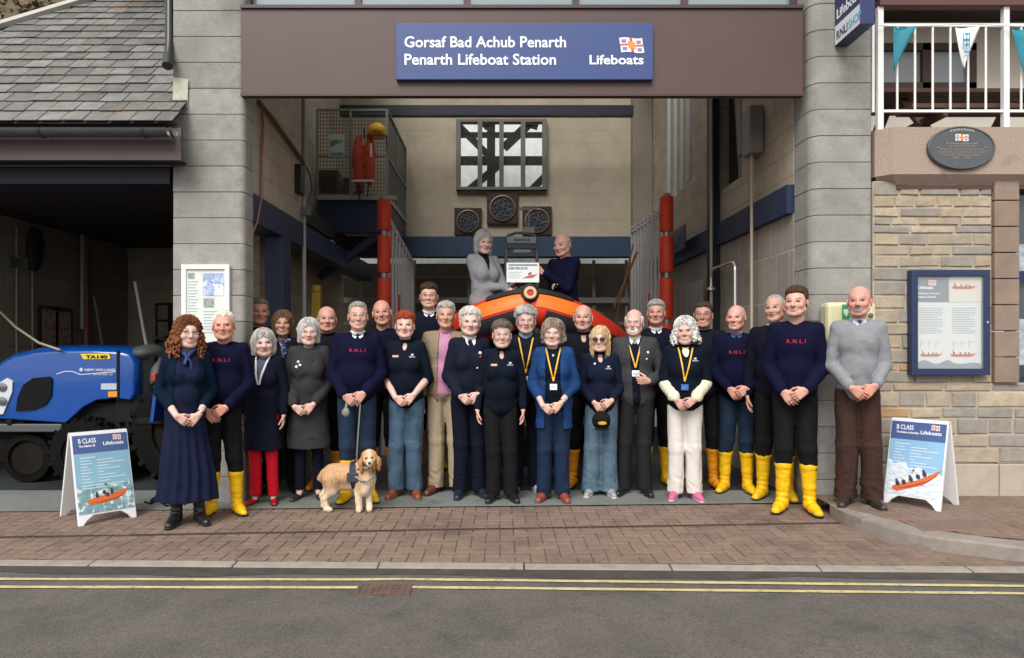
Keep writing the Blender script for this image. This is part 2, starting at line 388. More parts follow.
# brick paving: herringbone blocks cut along drain, kerb and threshold
BR=mat('paving_brick',(.190,.132,.102),.9,var=.20,vscale=26,bump=.7,bscale=120,island=.11,stain=((.095,.070,.058),1.3,.48,.70))
BED=mat('paving_joint',(.10,.07,.055),.95,var=.3,vscale=20)
def herring(poly,z,name,mt,rot=0.0,org=(0,0)):
    xs=[p[0] for p in poly]; ys=[p[1] for p in poly]; g=.0022; a=.1; m=MB()
    n=int((max(max(xs)-min(xs),max(ys)-min(ys))+1.2)/a)
    cx=(min(xs)+max(xs))/2; cy=(min(ys)+max(ys))/2; R_=Matrix.Rotation(rot,4,'Z')
    hw=int((max(xs)-min(xs))/2/a)+4; hh=int((max(ys)-min(ys))/2/a)+4
    for j in range(-hh-2,hh+2):
        for i in range(-hw-4,hw+4):
            t=(i-j)%4
            if t==0: b=(i,j,2,1)
            elif t==3: b=(i,j,1,2)
            else: continue
            x0,y0,w_,h_=b[0]*a,b[1]*a,b[2]*a,b[3]*a
            zz=z+random.uniform(-.0012,.0012); e=.005
            o=[(x0+g,y0+g),(x0+w_-g,y0+g),(x0+w_-g,y0+h_-g),(x0+g,y0+h_-g)]; ii=[(x0+g+e,y0+g+e),(x0+w_-g-e,y0+g+e),(x0+w_-g-e,y0+h_-g-e),(x0+g+e,y0+h_-g-e)]
            vs=[(cx+x,cy+y,zz-.02) for x,y in o]+[(cx+x,cy+y,zz-.004) for x,y in o]+[(cx+x,cy+y,zz) for x,y in ii]
            m.add(vs,[(8,9,10,11)]+[(k,(k+1)%4,(k+1)%4+4,k+4) for k in range(4)]+[(k+4,(k+1)%4+4,(k+1)%4+8,k+8) for k in range(4)])
    bm=bmesh.new(); vv=[bm.verts.new(v) for v in m.v]
    for f in m.f: bm.faces.new([vv[i] for i in f])
    for i in range(len(poly)):
        p=Vector((*poly[i],0)); q=Vector((*poly[(i+1)%len(poly)],0)); e=q-p; no=Vector((e.y,-e.x,0))
        bmesh.ops.bisect_plane(bm,geom=bm.verts[:]+bm.edges[:]+bm.faces[:],plane_co=p,plane_no=no,clear_outer=True)
    me=bpy.data.meshes.new(name); bm.to_mesh(me); bm.free(); me.materials.append(mt); o=bpy.data.objects.new(name,me); COL.objects.link(o); return st(o)
def yk(x): return kline(x)+.088
dr0=G(-150,541); dr1=G(858,523.5)
def ydr(x): return dr0.y+(dr1.y-dr0.y)*(x-dr0.x)/(dr1.x-dr0.x)
th0=G(-100,513.0); th1=G(828,502.0); 
def yth(x): return min(th0.y+(th1.y-th0.y)*(x-th0.x)/(th1.x-th0.x),6.12)
XR=dr1.x
bed=MB(); bed.add([(-9,yk(-9)-.02,-.008),(9,yk(9)-.02,-.008),(9,6.3,-.008),(-9,6.3,-.008)],[(0,1,2,3)]); st(bed.build('paving_bed',BED,fix=False))
herring([(-6,yk(-6)),(6,yk(6)),(6,ydr(6)),(-6,ydr(-6))],.0,'front_paving',BR)
herring([(-6,ydr(-6)+.052),(3.4,ydr(3.4)+.052),(3.4,yth(3.4)),(-6,yth(-6))],.0,'rear_paving',BR,org=(.05,.05))
m=MB(); n=60
m2=MB()
for i in range(n):
    xa=-6+i*(XR+6)/n; xb=-6+(i+1)*(XR+6)/n-.004
    for o0,o1,z in ((.004,.016,.002),(.036,.048,.002)):
        m.add([(xa,ydr(xa)+o0,z),(xb,ydr(xb)+o0,z),(xb,ydr(xb)+o1,z),(xa,ydr(xa)+o1,z)],[(0,1,2,3)])
    for k in range(3):
        x_=xa+(xb-xa)*k/3; m.box(x_,x_+.014,ydr(x_)+.016,ydr(x_)+.036,-.004,.001)
m.build('drain_channel',mat('drain_iron',(.10,.06,.05),.8,var=.2,bump=.3),label='narrow slotted drain channel running along the brick forecourt',cat='drain',fix=False)
# garage floor slab
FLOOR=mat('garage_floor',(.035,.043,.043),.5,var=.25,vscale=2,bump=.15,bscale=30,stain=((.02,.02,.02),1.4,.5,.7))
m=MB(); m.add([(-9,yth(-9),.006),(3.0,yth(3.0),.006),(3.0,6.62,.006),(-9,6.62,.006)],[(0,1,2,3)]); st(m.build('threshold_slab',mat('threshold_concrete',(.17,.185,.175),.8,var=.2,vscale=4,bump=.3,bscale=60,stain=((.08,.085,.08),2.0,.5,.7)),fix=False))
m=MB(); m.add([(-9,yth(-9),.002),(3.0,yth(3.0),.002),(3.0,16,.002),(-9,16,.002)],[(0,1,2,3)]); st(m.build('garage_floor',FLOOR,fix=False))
# raised pavement on the right with a curved kerb
inner=[(828,503),(838,505.5),(852,510),(868,513.5),(895,520.5),(929,529),(975,535.5),(1024,541),(1150,549),(1500,560)]
outer=[(829,504),(836,508.5),(846,513.5),(862,519),(888,526.5),(929,535.5),(975,541),(1024,546.5),(1150,555),(1500,567)]
I=[G(a,b,.10) for a,b in inner]; O=[G(a,b,.095) for a,b in outer]
def lerp_pts(p,n=5):
    out=[]
    for i in range(len(p)-1):
        p0=p[max(i-1,0)];p1=p[i];p2=p[i+1];p3=p[min(i+2,len(p)-1)]
        for k in range(n):
            t=k/n; out.append(.5*((2*p1)+(p2-p0)*t+(2*p0-5*p1+4*p2-p3)*t*t+(3*p1-p0-3*p2+p3)*t**3))
    return out+[p[-1]]
I=lerp_pts(I);O=lerp_pts(O)
m=MB(); k=len(I)
vs=[(p.x,p.y,.100) for p in I]+[(p.x,p.y,.097) for p in O]+[(p.x,p.y-.012,.080) for p in O]+[(p.x,p.y-.016,-.03) for p in O]
fs=[(r*k+i,(r+1)*k+i,(r+1)*k+i+1,r*k+i+1) for r in range(3) for i in range(k-1)]
m.add(vs,fs); st(m.build('curved_kerb',mat('kerb_stone',(.24,.21,.185),.85,var=.22,vscale=7,bump=.5,bscale=90,stain=((.09,.085,.06),4,.55,.7)),fix=False))
m=MB(); top=[(p.x,p.y,.096) for p in I]; m.add(top+[(13,I[-1].y,.096),(13,7,.096),(I[0].x,7,.096)],[tuple(range(len(top)+3))]); o=st(m.build('right_pavement_bed',BED,fix=False))
# right pavement bricks: polygon is concave-free enough in convex pieces
def clipx(x0,x1):
    P_=[p for p in I if x0<=p.x<=x1]; return P_
cuts=[I[0].x]+[I[i].x for i in (10,20,30,40,len(I)-1)]
xs=[p.x for p in I]; ys=[p.y for p in I]
def yi(x): return float(np.interp(x,xs,ys))
for a,b in zip(cuts,cuts[1:]):
    if a>7.5: continue
    b=min(b,8); herring([(a,yi(a)+.003),(b,yi(b)+.003),(b,6.02),(a,6.02)],.100,'raised_paving',BR)
c=G(957,525,.1); m=MB(); m.box(c.x-.33,c.x+.33,c.y-.16,c.y+.16,.09,.1035,0); m.box(c.x-.29,c.x+.29,c.y-.125,c.y+.125,.1,.1065,1)
m.build('inspection_cover',[mat('cover_frame',(.22,.13,.095),.8,var=.2,bump=.4),mat('cover_fill',(.17,.12,.10),.9,var=.25,vscale=30,bump=.5)],label='brick filled inspection cover in the raised pavement on the right',cat='manhole cover')

# ---- pillars of grey blocks
BLK_L=mat('pillar_block',(.285,.278,.260),.9,var=.20,vscale=8,bump=.9,bscale=85,island=.10,stain=((.15,.14,.13),2.0,.52,.74),bdist=.007)
def pillar(name,x0,x1,y0,y1,z1,label,rl,rr,split=None,z0=0.0):
    rt=empty(name,((x0+x1)/2,(y0+y1)/2,0),label,'pillar'); ox,oy=(x0+x1)/2,(y0+y1)/2
    m=MB(); z=z0; row=0
    def outline(e):
        pts=[]
        def corner(cx,cy,r,a0,a1):
            if r<.01: pts.append((cx,cy)); return
            for q in range(6):
                a=a0+(a1-a0)*q/5; pts.append((cx+math.cos(a)*r,cy+math.sin(a)*r))
        corner(x0+e+rl if rl>.01 else x0+e,y0+e+rl if rl>.01 else y0+e,rl,math.pi,1.5*math.pi)
        corner(x1-e-rr if rr>.01 else x1-e,y0+e+rr if rr>.01 else y0+e,rr,1.5*math.pi,2*math.pi)
        pts.append((x1-e,y1)); pts.append((x0+e,y1)); return [(a-ox,b-oy) for a,b in pts]
    while z<z1:
        h=.2265; e=random.uniform(0,.002); o=outline(e)
        m.slab(o,z+.0035,min(z+h-.0035,z1)); z+=h; row+=1
    m.build('blocks',BLK_L,rt,bevel=.003)
    j=MB(); j.slab(outline(.004),z0,z1); j.build('mortar',mat('mortar_dark',(.11,.09,.08),.95,var=.2),rt); return rt
PL=pillar('block_pillar',X_(173,6.12),X_(244.5,6.12),6.12,6.34,7.4,'grey concrete block pillar between the tractor bay and the main opening',.0,.05)
PR=pillar('block_pillar',2.665,X_(872,5.99),5.99,6.34,7.4,'grey concrete block pillar on the right of the main opening',.10,.02)

# ---- fascia over the main opening
MAR=mat('maroon_paint',(.078,.044,.041),.5,var=.07,vscale=2.5,bump=.05,bscale=8)
MARD=mat('maroon_dark',(.055,.030,.030),.5)
fx0,fx1=X_(241,6.08),X_(803,6.08); zb,zt=Z_(95,6.08),Z_(9,6.08)
f=empty('main_fascia',((fx0+fx1)/2,6.1,zb),'wide maroon metal fascia spanning the opening between both pillars','fascia'); cx=(fx0+fx1)/2
m=MB(); m.box(fx0-cx,fx1-cx,-.02,.03,.012,zt-zb); m.build('panel',MAR,f)
m=MB(); m.box(fx0-cx,fx1-cx,-.035,.035,-.012,.010); m.box(fx0-cx,fx1-cx,-.04,.30,zt-zb+.002,zt-zb+.03); m.build('trim',MARD,f)
# window strip above
rt=empty('upper_window',(cx,6.3,zt+.03),'strip of windows above the maroon fascia, cut by the top edge','window')
m=MB(); 
for k in range(6): x=fx0-cx+(fx1-fx0)*k/5; m.box(x-.03,x+.03,-.03,.03,.0,1.3)
m.box(fx0-cx,fx1-cx,-.03,.03,0,.05); m.box(fx0-cx,fx1-cx,-.03,.03,1.3,1.36); m.build('frame',MARD,rt)
m=MB(); m.box(fx0-cx,fx1-cx,-.003,.003,.05,1.3); m.build('pane',mat('dark_glass',(.25,.30,.33),.08,spec=.8,metal=.3),rt)
wl=MB(); wl.box(fx0,fx1,6.12,6.34,zt+1.4,7.4); wl.build('upper_wall',BLK_L,label='block wall above the strip of windows, out of the picture',cat='wall')
# sign
SB=mat('sign_blue',(.030,.062,.205),.42,var=.03); SW=plain((.84,.85,.88),.5)
sx0,sx1,sz0,sz1=X_(396,6.03),X_(653,6.03),Z_(79.5,6.03),Z_(23,6.03)
sg=empty('station_sign',((sx0+sx1)/2,6.06,sz0),'wide blue station sign with white bilingual lettering on the maroon fascia','sign'); W=(sx1-sx0)/2; Hh=sz1-sz0
m=MB(); m.box(-W,W,-.03,.018,0,Hh,0,.004); m.build('board',SB,sg)
def fit_text(name,txt,x0,x1,z,size,y,mt,parent,bold=.001,depth=.0015):
    o=text_obj(name,txt,size,(0,0,0),m=mt,parent=parent,depth=depth,bold=bold,M=Matrix.Identity(4))
    n=len(o.data.vertices); V=np.empty(n*3,np.float32); o.data.vertices.foreach_get('co',V); V=V.reshape(-1,3)
    a,b=V[:,0].min(),V[:,0].max(); Q=np.zeros_like(V); Q[:,0]=x0+(V[:,0]-a)/(b-a)*(x1-x0); Q[:,1]=y-V[:,2]; Q[:,2]=z+V[:,1]
    o.data.vertices.foreach_set('co',Q.ravel()); o.data.update(); return o
def sx(px): return X_(px,6.03)-(sx0+sx1)/2
def sz(py): return Z_(py,6.03)-sz0
fit_text('lettering','Gorsaf Bad Achub Penarth',sx(404.5),sx(566),sz(47.2),.132,-.0315,SW,sg,.0022)
fit_text('lettering','Penarth Lifeboat Station',sx(404.5),sx(556),sz(64.6),.132,-.0315,SW,sg,.0022)
fit_text('lettering','Lifeboats',sx(589.5),sx(643.5),sz(64.2),.112,-.0315,SW,sg,.0022)
def flag(parent,x0,x1,z0,z1,y,skew=.0,name='flag_emblem',dirx=Vector((1,0,0)),M=None):
    """white waving flag, red cross lines and a small orange crown-and-anchor mark"""
    q=MB(); w=x1-x0; h=z1-z0
    def band(u0,u1,v0,v1,off,mi):
        n=6; vs=[]
        for k in range(n+1):
            u=u0+(u1-u0)*k/n; zz=math.sin(u*6.0)*h*.05
            for v in (v0,v1): 
                for yy in (y-off,y): vs.append((x0+w*u+w*skew*(1-v),yy,z0+h*v+zz))
        for k in range(n):
            b=k*4; q.add([vs[b],vs[b+2],vs[b+6],vs[b+4]],[(0,1,2,3)][::1],mi)
    band(0,1,0,1,.001,0); band(0,1,.44,.56,.0018,1); band(.44,.56,0,1,.0019,1); band(.34,.66,.25,.75,.0025,2)
    for (a,b_) in ((.08,.62),(.72,.62),(.08,.1),(.72,.1)): band(a,a+.2,b_,b_+.24,.0016,3)
    if M is not None: q.v=[M@v for v in q.v]
    return q.build(name,[plain((.80,.78,.76),.6),plain((.60,.07,.05),.6),plain((.75,.28,.06),.6),plain((.20,.22,.45),.6)],parent,fix=False)
flag(sg,sx(619),sx(642),sz(52.5),sz(38),-.0315,skew=.10)
# hanging projecting sign on the right pillar
hx=2.86; y0,y1=5.56,5.985; hz0,hz1=3.93,4.62
hg=empty('projecting_sign',(hx+.06,y1,hz0),'dark blue and white box sign sticking out from the right pillar','sign')
m=MB(); m.box(-.058,.058,y0-y1,0,0,hz1-hz0,0,.004); m.build('box',mat('sign_navy',(.020,.030,.115),.4),hg)
m=MB(); m.box(-.060,-.0585,y0-y1+.01,-.01,.006,.165); m.build('white_panel',plain((.75,.77,.80),.5),hg)
RM=Matrix.Translation((-.0600,0,0))@Matrix(((0,0,-1,0),(-1,0,0,0),(0,1,0,0),(0,0,0,1)))
def side_text(txt,ya,yb,z,size,mt,xo):
    o=text_obj('lettering',txt,size,(0,0,0),m=mt,parent=hg,depth=.001,bold=.0015,M=Matrix.Identity(4))
    V=np.empty(len(o.data.vertices)*3,np.float32); o.data.vertices.foreach_get('co',V); V=V.reshape(-1,3); a,b=V[:,0].min(),V[:,0].max(); Q=np.zeros_like(V)
    Q[:,0]=-xo-V[:,2]; Q[:,1]=ya+(V[:,0]-a)/(b-a)*(yb-ya); Q[:,2]=z+V[:,1]; o.data.vertices.foreach_set('co',Q.ravel()); o.data.update()
side_text('Lifeboats',-.04,-.44,.215,.115,SW,.0592); side_text('RNLI',-.04,-.225,.04,.10,plain((.02,.03,.10),.5),.0612); side_text('SHOP',-.245,-.44,.04,.10,plain((.08,.45,.60),.5),.0612)
flag(hg,0,.16,.34,.45,0,M=Matrix.Translation((-.0585,-.28,0))@Matrix(((0,1,0,0),(-1,0,0,0),(0,0,1,0),(0,0,0,1))))
# poster case on left pillar
px0,px1,pz0,pz1=X_(181,6.08),X_(229,6.08),Z_(352,6.08),Z_(264.5,6.08)
pc=empty('poster_case',((px0+px1)/2,6.117,pz0),'white framed poster case with blue pictures on the left block pillar','notice board'); w=(px1-px0)/2; h=pz1-pz0
m=MB(); 
for a in ((-w,w,-.035,0,0,.04),(-w,w,-.035,0,h-.04,h),(-w,-w+.04,-.035,0,.04,h-.04),(w-.04,w,-.035,0,.04,h-.04)): m.box(*a)
m.build('frame',plain((.78,.79,.78),.4),pc,bevel=.003)
m=MB(); m.box(-w+.04,w-.04,-.018,-.004,.04,h-.04); ps=m.build('poster',mat('poster_paper',(.66,.70,.68),.6,var=.06,vscale=20),pc)
m=MB(); m.box(-.025,w-.05,-.021,-.0185,h-.27,h-.075); m.build('picture',mat('poster_picture',(.30,.40,.62),.6,var=.5,vscale=16,stain=((.75,.75,.78),10,.5,.56)),ps)
m=MB(); m.box(-w+.055,-w+.11,-.021,-.0185,h-.12,h-.07); m.box(-.02,.07,-.021,-.0185,h-.37,h-.29); m.build('picture',mat('poster_grey',(.28,.32,.30),.6,var=.5,vscale=40),ps)
m=MB()
for k in range(15): m.box(-w+.055,-w+.14-.012*(k%3),-.0205,-.0185,h-.15-k*.026,h-.142-k*.026)
for k in range(8): m.box(-.02,w-.06-.02*(k%2),-.0205,-.0185,h-.41-k*.026,h-.402-k*.026)
m.build('printed_text',plain((.42,.50,.46),.7),ps)

# ---- left bay: slate roof, gutter, fascia
LXW=-9.0; LX1=X_(176,5.9)
ey,ez=5.84,Z_(122,5.84); pitch=math.radians(44); dS=Vector((0,math.cos(pitch),math.sin(pitch)))
def ray_roof(px,py):
    D=Vector(((px-VX)/F,1,-(py-HY)/F)); n=dS.cross(Vector((1,0,0))); o=Vector((0,0,CZ)); e=Vector((0,ey,ez))
    t=(e-o).dot(n)/D.dot(n); return o+D*t
SL=mat('slate',(.142,.140,.132),.72,var=.28,vscale=9,bump=.5,bscale=50,island=.30,stain=((.17,.105,.065),2.2,.55,.72),bdist=.004)
rf=empty('slate_roof',(-4,ey,ez),'grey slate roof with a pale edge over the tractor bay on the left','roof')
hipA=ray_roof(-400,172); hipB=ray_roof(0,28); hipC=ray_roof(95,-1); hipD=ray_roof(176,-34)
m=MB(); ga=.182; sw_=.205; NR=int(4.2/ga); up=dS.cross(Vector((1,0,0)))*-1
if up.z<0: up=-up
def vcoord(p): return (p-Vector((0,ey,ez))).dot(dS)
hl=[(p.x,vcoord(p)) for p in (hipA,hipB,hipC,hipD)]
def vmax(x): return float(np.interp(x,[h_[0] for h_ in hl],[h_[1] for h_ in hl]))
base=Vector((0,ey,ez)); O_=Vector((-4,ey,ez))
for r in range(NR):
    x=LXW+(r%2)*sw_/2+random.uniform(-.02,.02)
    while x<LX1:
        w_=sw_*random.choice((1,1,1,.92,1.06)); xa,xb=x+.0045,min(x+w_-.0045,LX1)
        if xb-xa>.03 and r*ga<min(vmax(xa),vmax(xb))+.06:
            j=random.uniform(-.008,.008); lift=random.uniform(0,.006)
            v0=r*ga+j; v1=min((r+1)*ga+.05,max(vmax((xa+xb)/2),v0+.05))
            p=[base+Vector((xa,0,0))+dS*v0+up*(.016+lift),base+Vector((xb,0,0))+dS*v0+up*(.016+lift),base+Vector((xb,0,0))+dS*v1+up*.002,base+Vector((xa,0,0))+dS*v1+up*.002]
            p=[q-O_ for q in p]; t=[q-up*.008 for q in p]
            m.add(p+t,[(0,1,2,3),(7,6,5,4),(0,4,5,1),(1,5,6,2),(3,7,4,0)])
        x+=w_
m.build('slates',SL,rf,fix=True)
m=MB(); q=[base+Vector((LXW,0,0)),base+Vector((LX1,0,0)),base+Vector((LX1,0,0))+dS*hl[3][1]]+[p-up*0 for p in (hipC,hipB,hipA)]
q=[v-O_-up*.012 for v in q]; m.add(q,[tuple(range(len(q)))]); m.build('underlay',plain((.05,.05,.05),.9),rf)
m=MB(); 
for a,b in ((hipA,hipB),(hipB,hipC),(hipC,hipD)):
    m.beam(a-O_+up*.03,b-O_+up*.03,.10,.05,up=tuple(up))
m.build('ridge',mat('ridge_lead',(.42,.40,.38),.6,var=.12,bump=.2),rf)
# gutter
gt=empty('gutter',(-4,5.78,Z_(137,5.78)),'dark grey half round gutter along the foot of the slate roof','gutter')
m=MB(); R_=.062
prof=[(math.cos(a)*R_,math.sin(a)*R_) for a in [math.pi+math.pi*k/10 for k in range(11)]]; prof+=[(math.cos(a)*(R_-.006),math.sin(a)*(R_-.006)) for a in [2*math.pi-math.pi*k/10 for k in range(11)]]
gx0,gx1=LXW+4,LX1+4-.0; n=len(prof)
vs=[(x,p[0],p[1]+.06) for x in (gx0,gx1) for p in prof]; m.add(vs,[(i,(i+1)%n,(i+1)%n+n,i+n) for i in range(n)]+[tuple(range(n)),tuple(reversed(range(n,2*n)))],0,True)
m.build('channel',mat('gutter_pvc',(.055,.060,.066),.35,var=.08),gt)
m=MB()
for px in (40,143,172):
    x=X_(px,5.75)+4; pr=[(math.cos(a)*(R_+.006),math.sin(a)*(R_+.006)) for a in [math.pi+math.pi*k/10 for k in range(11)]]+[(math.cos(a)*(R_+.001),math.sin(a)*(R_+.001)) for a in [2*math.pi-math.pi*k/10 for k in range(11)]]
    vs=[(xx,p[0],p[1]+.06) for xx in (x-.012,x+.012) for p in pr]; m.add(vs,[(i,(i+1)%n,(i+1)%n+n,i+n) for i in range(n)]+[tuple(range(n)),tuple(reversed(range(n,2*n)))])
m.build('bracket',plain((.03,.033,.036),.4),gt)
fb=empty('bay_fascia',(-4,5.9,Z_(160,5.88)),'brown painted fascia board below the gutter of the left bay','fascia')
m=MB(); m.box(gx0,X_(181,5.88)+4,-.02,.02,0,Z_(138,5.88)-Z_(160,5.88)+.085); m.box(gx0,X_(178,5.9)+4,.025,.05,.1,ez-Z_(160,5.88)+.02); m.build('board',mat('fascia_brown',(.075,.055,.052),.6,var=.1,vscale=3),fb)
m=MB(); m.box(gx0,X_(178,5.95)+4,.02,.36,.02,.035); m.build('soffit',plain((.02,.018,.018),.8),fb)
# flashing patches and black downpipe by the pillar
m=MB(); m.add([(-.07,-.004,-.15),(.06,-.004,-.13),(.07,-.012,.11),(-.06,-.012,.13)],[(0,1,2,3)]); m.add([(-.13,-.09,-.30),(-.03,-.10,-.33),(.0,-.05,-.17),(-.10,-.04,-.17)],[(0,1,2,3)])
o=m.build('lead_flashing',mat('flashing',(.42,.45,.38),.6,var=.2,vscale=14,stain=((.5,.5,.25),20,.5,.6)),label='pale weathered flashing patch where the slate roof meets the pillar',cat='flashing',fix=False); o.location=(X_(180,6.10),6.112,Z_(92,6.1))
o.modifiers.new('sol','SOLIDIFY').thickness=.004
m=MB(); p=[P(170,-60,6.2),P(169.5,40,6.13),P(168.5,58,6.06),P(167.5,66,6.0)]; p=[v-P(170,60,6.1) for v in p]; m.tube(p,.036,10); m.tube([p[-2]+Vector((0,0,.02)),p[-1]],.046,10)
o=m.build('downpipe',plain((.015,.016,.018),.35),label='black rainwater downpipe above the slate roof beside the left pillar',cat='pipe'); o.location=P(170,60,6.1)
# hillside behind the roof
hm=MB(); r=random.Random(3)
vs=[];nx,ny=40,14
for j in range(ny):
    for i in range(nx):
        x=-35+i*.75; y=11.5+j*.8; z=4.2+(j*.9)+.5*math.sin(x*.7+j)+r.uniform(-.2,.2); vs.append((x,y,z))
hm.add(vs,[(j*nx+i,j*nx+i+1,(j+1)*nx+i+1,(j+1)*nx+i) for j in range(ny-1) for i in range(nx-1)])
st(hm.build('hillside',mat('hillside_earth',(.16,.11,.07),.95,var=.4,vscale=2.5,stain=((.06,.075,.03),1.2,.5,.6)),fix=False))
lf=MB(); 
for i in range(9000):
    x=r.uniform(-20,-6.5); y=r.uniform(11.3,18); z=4.2+((y-11.5)/.8*.9)+r.uniform(.0,.45); a=r.uniform(0,6.28); s_=r.uniform(.04,.10); t=r.uniform(-.8,.8)
    u_=Vector((math.cos(a),math.sin(a),t)).normalized()*s_; v_=Vector((-math.sin(a),math.cos(a)*.3,r.uniform(.2,1))).normalized()*s_
    c_=Vector((x,y,z)); lf.add([c_-u_,c_+v_,c_+u_,c_-v_*.6],[(0,1,2,3)])
o=lf.build('hillside_scrub',mat('scrub_leaf',(.075,.070,.030),.8,island=.5),kind='stuff',label='brown and green scrub on the hillside above the slate roof',cat='scrub',fix=False)
# ================================================================ INTERIOR
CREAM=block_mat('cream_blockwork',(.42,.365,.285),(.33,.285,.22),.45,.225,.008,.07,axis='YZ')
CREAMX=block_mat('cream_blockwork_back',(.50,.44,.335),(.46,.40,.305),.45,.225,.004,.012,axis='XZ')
GREYW=block_mat('grey_blockwork',(.31,.285,.25),(.42,.39,.35),.30,.45,.010,.10,axis='YZ',offset=.5)
DBLUE=mat('steel_blue',(.012,.028,.075),.45,var=.1,vscale=3)
DK=mat('dark_void',(.018,.016,.015),.9,var=.3)
RX=2.665; LX=-2.27; BY=12.4
# right inner wall
o=empty('right_bay_wall',(RX+.1,9.3,0),'blockwork side wall on the right inside the boat hall','wall')
m=MB(); ZB0,ZB1=Z_(213,6.35),Z_(184,6.35)
# tall dark window slot between px 716 and 742
yA,yB=RX*700/242,RX*700/219; z_s=Z_(192,yB)
m.box(-.1,.1,6.36-9.3,yA-9.3,ZB1,6.6); m.box(-.1,.1,yA-9.3,yB-9.3,ZB1,z_s); m.box(-.1,.1,yB-9.3,12.5-9.3,ZB1,6.6); m.box(-.1,.1,yA-9.3,yB-9.3,5.6,6.6)
m.build('upper_wall',CREAM,o)
m=MB(); m.box(-.1,.1,6.36-9.3,12.5-9.3,0,ZB0); m.build('lower_wall',GREYW,o)
m=MB(); m.box(-.16,.1,6.36-9.3,12.5-9.3,ZB0+.002,ZB1-.002); m.build('blue_band',DBLUE,o)
m=MB(); m.box(.02,.05,yA-9.3,yB-9.3,z_s,5.6); m.build('pane',plain((.02,.02,.022),.3),o)
m=MB(); 
for k in range(8):
    a=k/8; m.tube([(-.0,yA-9.3+.25+.06*math.sin(k*2.1),z_s+.06+a*0),( -.03,yA-9.3+.18+.05*k*.5,z_s+1.0),(-.0,yA-9.3+.12+.04*k,z_s+1.9)],.035,6)
m.build('curtain',mat('pale_sheet',(.22,.22,.23),.8,var=.2),o)
m=MB(); m.box(-.105,-.09,-.2,.3,1,1.2)
# steel column and pipes on right wall
cy=RX*700/217.5-.02; m=MB(); m.box(-.10,0,-.09,.09,0,6.5); o=m.build('steel_column',plain((.012,.014,.022),.5),label='dark steel column against the right inner wall of the hall',cat='column'); o.location=(RX-.01,cy,0)
m=MB(); m.tube([(0,0,.3),(0,0,6.3)],.018,8); o=m.build('wall_pipe',plain((.40,.38,.34),.4),label='thin pale vertical pipe beside the dark steel column',cat='pipe'); o.location=(RX-.14,cy-.19,0)
yy=(RX-.05)*700/252; c=Vector((RX-.09,yy,Z_(137,yy))); o=empty('junction_box',c,'grey electrical box high on the right inner wall with a conduit below','box')
m=MB(); m.box(-.06,.08,-.22,.02,-.22,.26,0,.012); m.build('housing',plain((.22,.22,.21),.5),o); m=MB(); m.box(-.05,.08,.05,.19,-.16,.22,0,.01); m.build('cover',plain((.16,.16,.15),.5),o)
m=MB(); m.tube([(0,-.10,-.22),(0,-.10,-2.9)],.016,8); m.build('conduit',plain((.42,.36,.26),.5),o)
# shower arm pipe
m=MB(); ys=(RX-.14)*700/236; zt_=Z_(261,ys); pts=[(RX-.15,ys,.4),(RX-.15,ys,zt_-.10)]+[(RX-.15,ys+.10-.10*math.cos(a),zt_-.10+.10*math.sin(a)) for a in (.4,.8,1.2,1.57)]+[(RX-.15,ys+.75,zt_)]+[(RX-.15,ys+.75+.1*math.sin(a),zt_-.1+.1*math.cos(a)) for a in (.4,.8,1.2,1.57)]+[(RX-.15,ys+.85,zt_-.2)]
c=Vector(pts[0]); pts=[Vector(p)-c for p in pts]; m.tube(pts,.016,8); m.lathe([(.02,0),(.05,-.03),(.05,-.045)],pts[-1],(0,0,1),14)
o=m.build('shower_pipe',plain((.62,.62,.60),.3,metal=.6),label='bent metal shower pipe standing off the right inner wall',cat='pipe'); o.location=c
# four fluorescent tubes/grey pipes high right
o=empty('pipe_rack',(RX-.15,10.5,4.0),'four pale vertical tubes fixed high on the right inner wall','pipes')
for k,(px,b_) in enumerate(((669.5,210),(676,197),(682.5,190),(689,180))):
    yk_=(RX-.15)*700/(px-500); m=MB(); m.tube([(0,yk_-10.5,Z_(b_,yk_)-4),(0,yk_-10.5,Z_(104+k*-1,yk_)-4+.3)],.034,8); m.build('tube',plain((.48,.50,.50),.35),o)
# wall sign dark
yn=RX*700/186; m=MB(); m.box(-.008,.008,-.62,.62,-.16,.16); o=m.build('wall_sign',plain((.03,.035,.05),.4),label='long dark name board on the blue band of the right inner wall',cat='sign'); o.location=(RX-.175,yn,Z_(272,yn)+.42)
t=text_obj('lettering','LIFEBOAT',.2,(0,0,0),m=plain((.10,.11,.14),.5),parent=o,depth=.002,M=Matrix.Translation((-.010,.5,-.08))@Matrix(((0,0,-1,0),(-1,0,0,0),(0,1,0,0),(0,0,0,1))))
# pale louvre
for px in (697,706,714):
    pass
m=MB(); yl=RX*700/205
for k in range(4): m.box(-.01,.01,-.30+k*.2,-.18+k*.2,-.3,.3)
o=m.build('louvre_panel',plain((.34,.36,.36),.4),label='grey louvre panel low on the right inner wall behind the back row',cat='louvre'); o.location=(RX-.12,yl,Z_(305,yl))
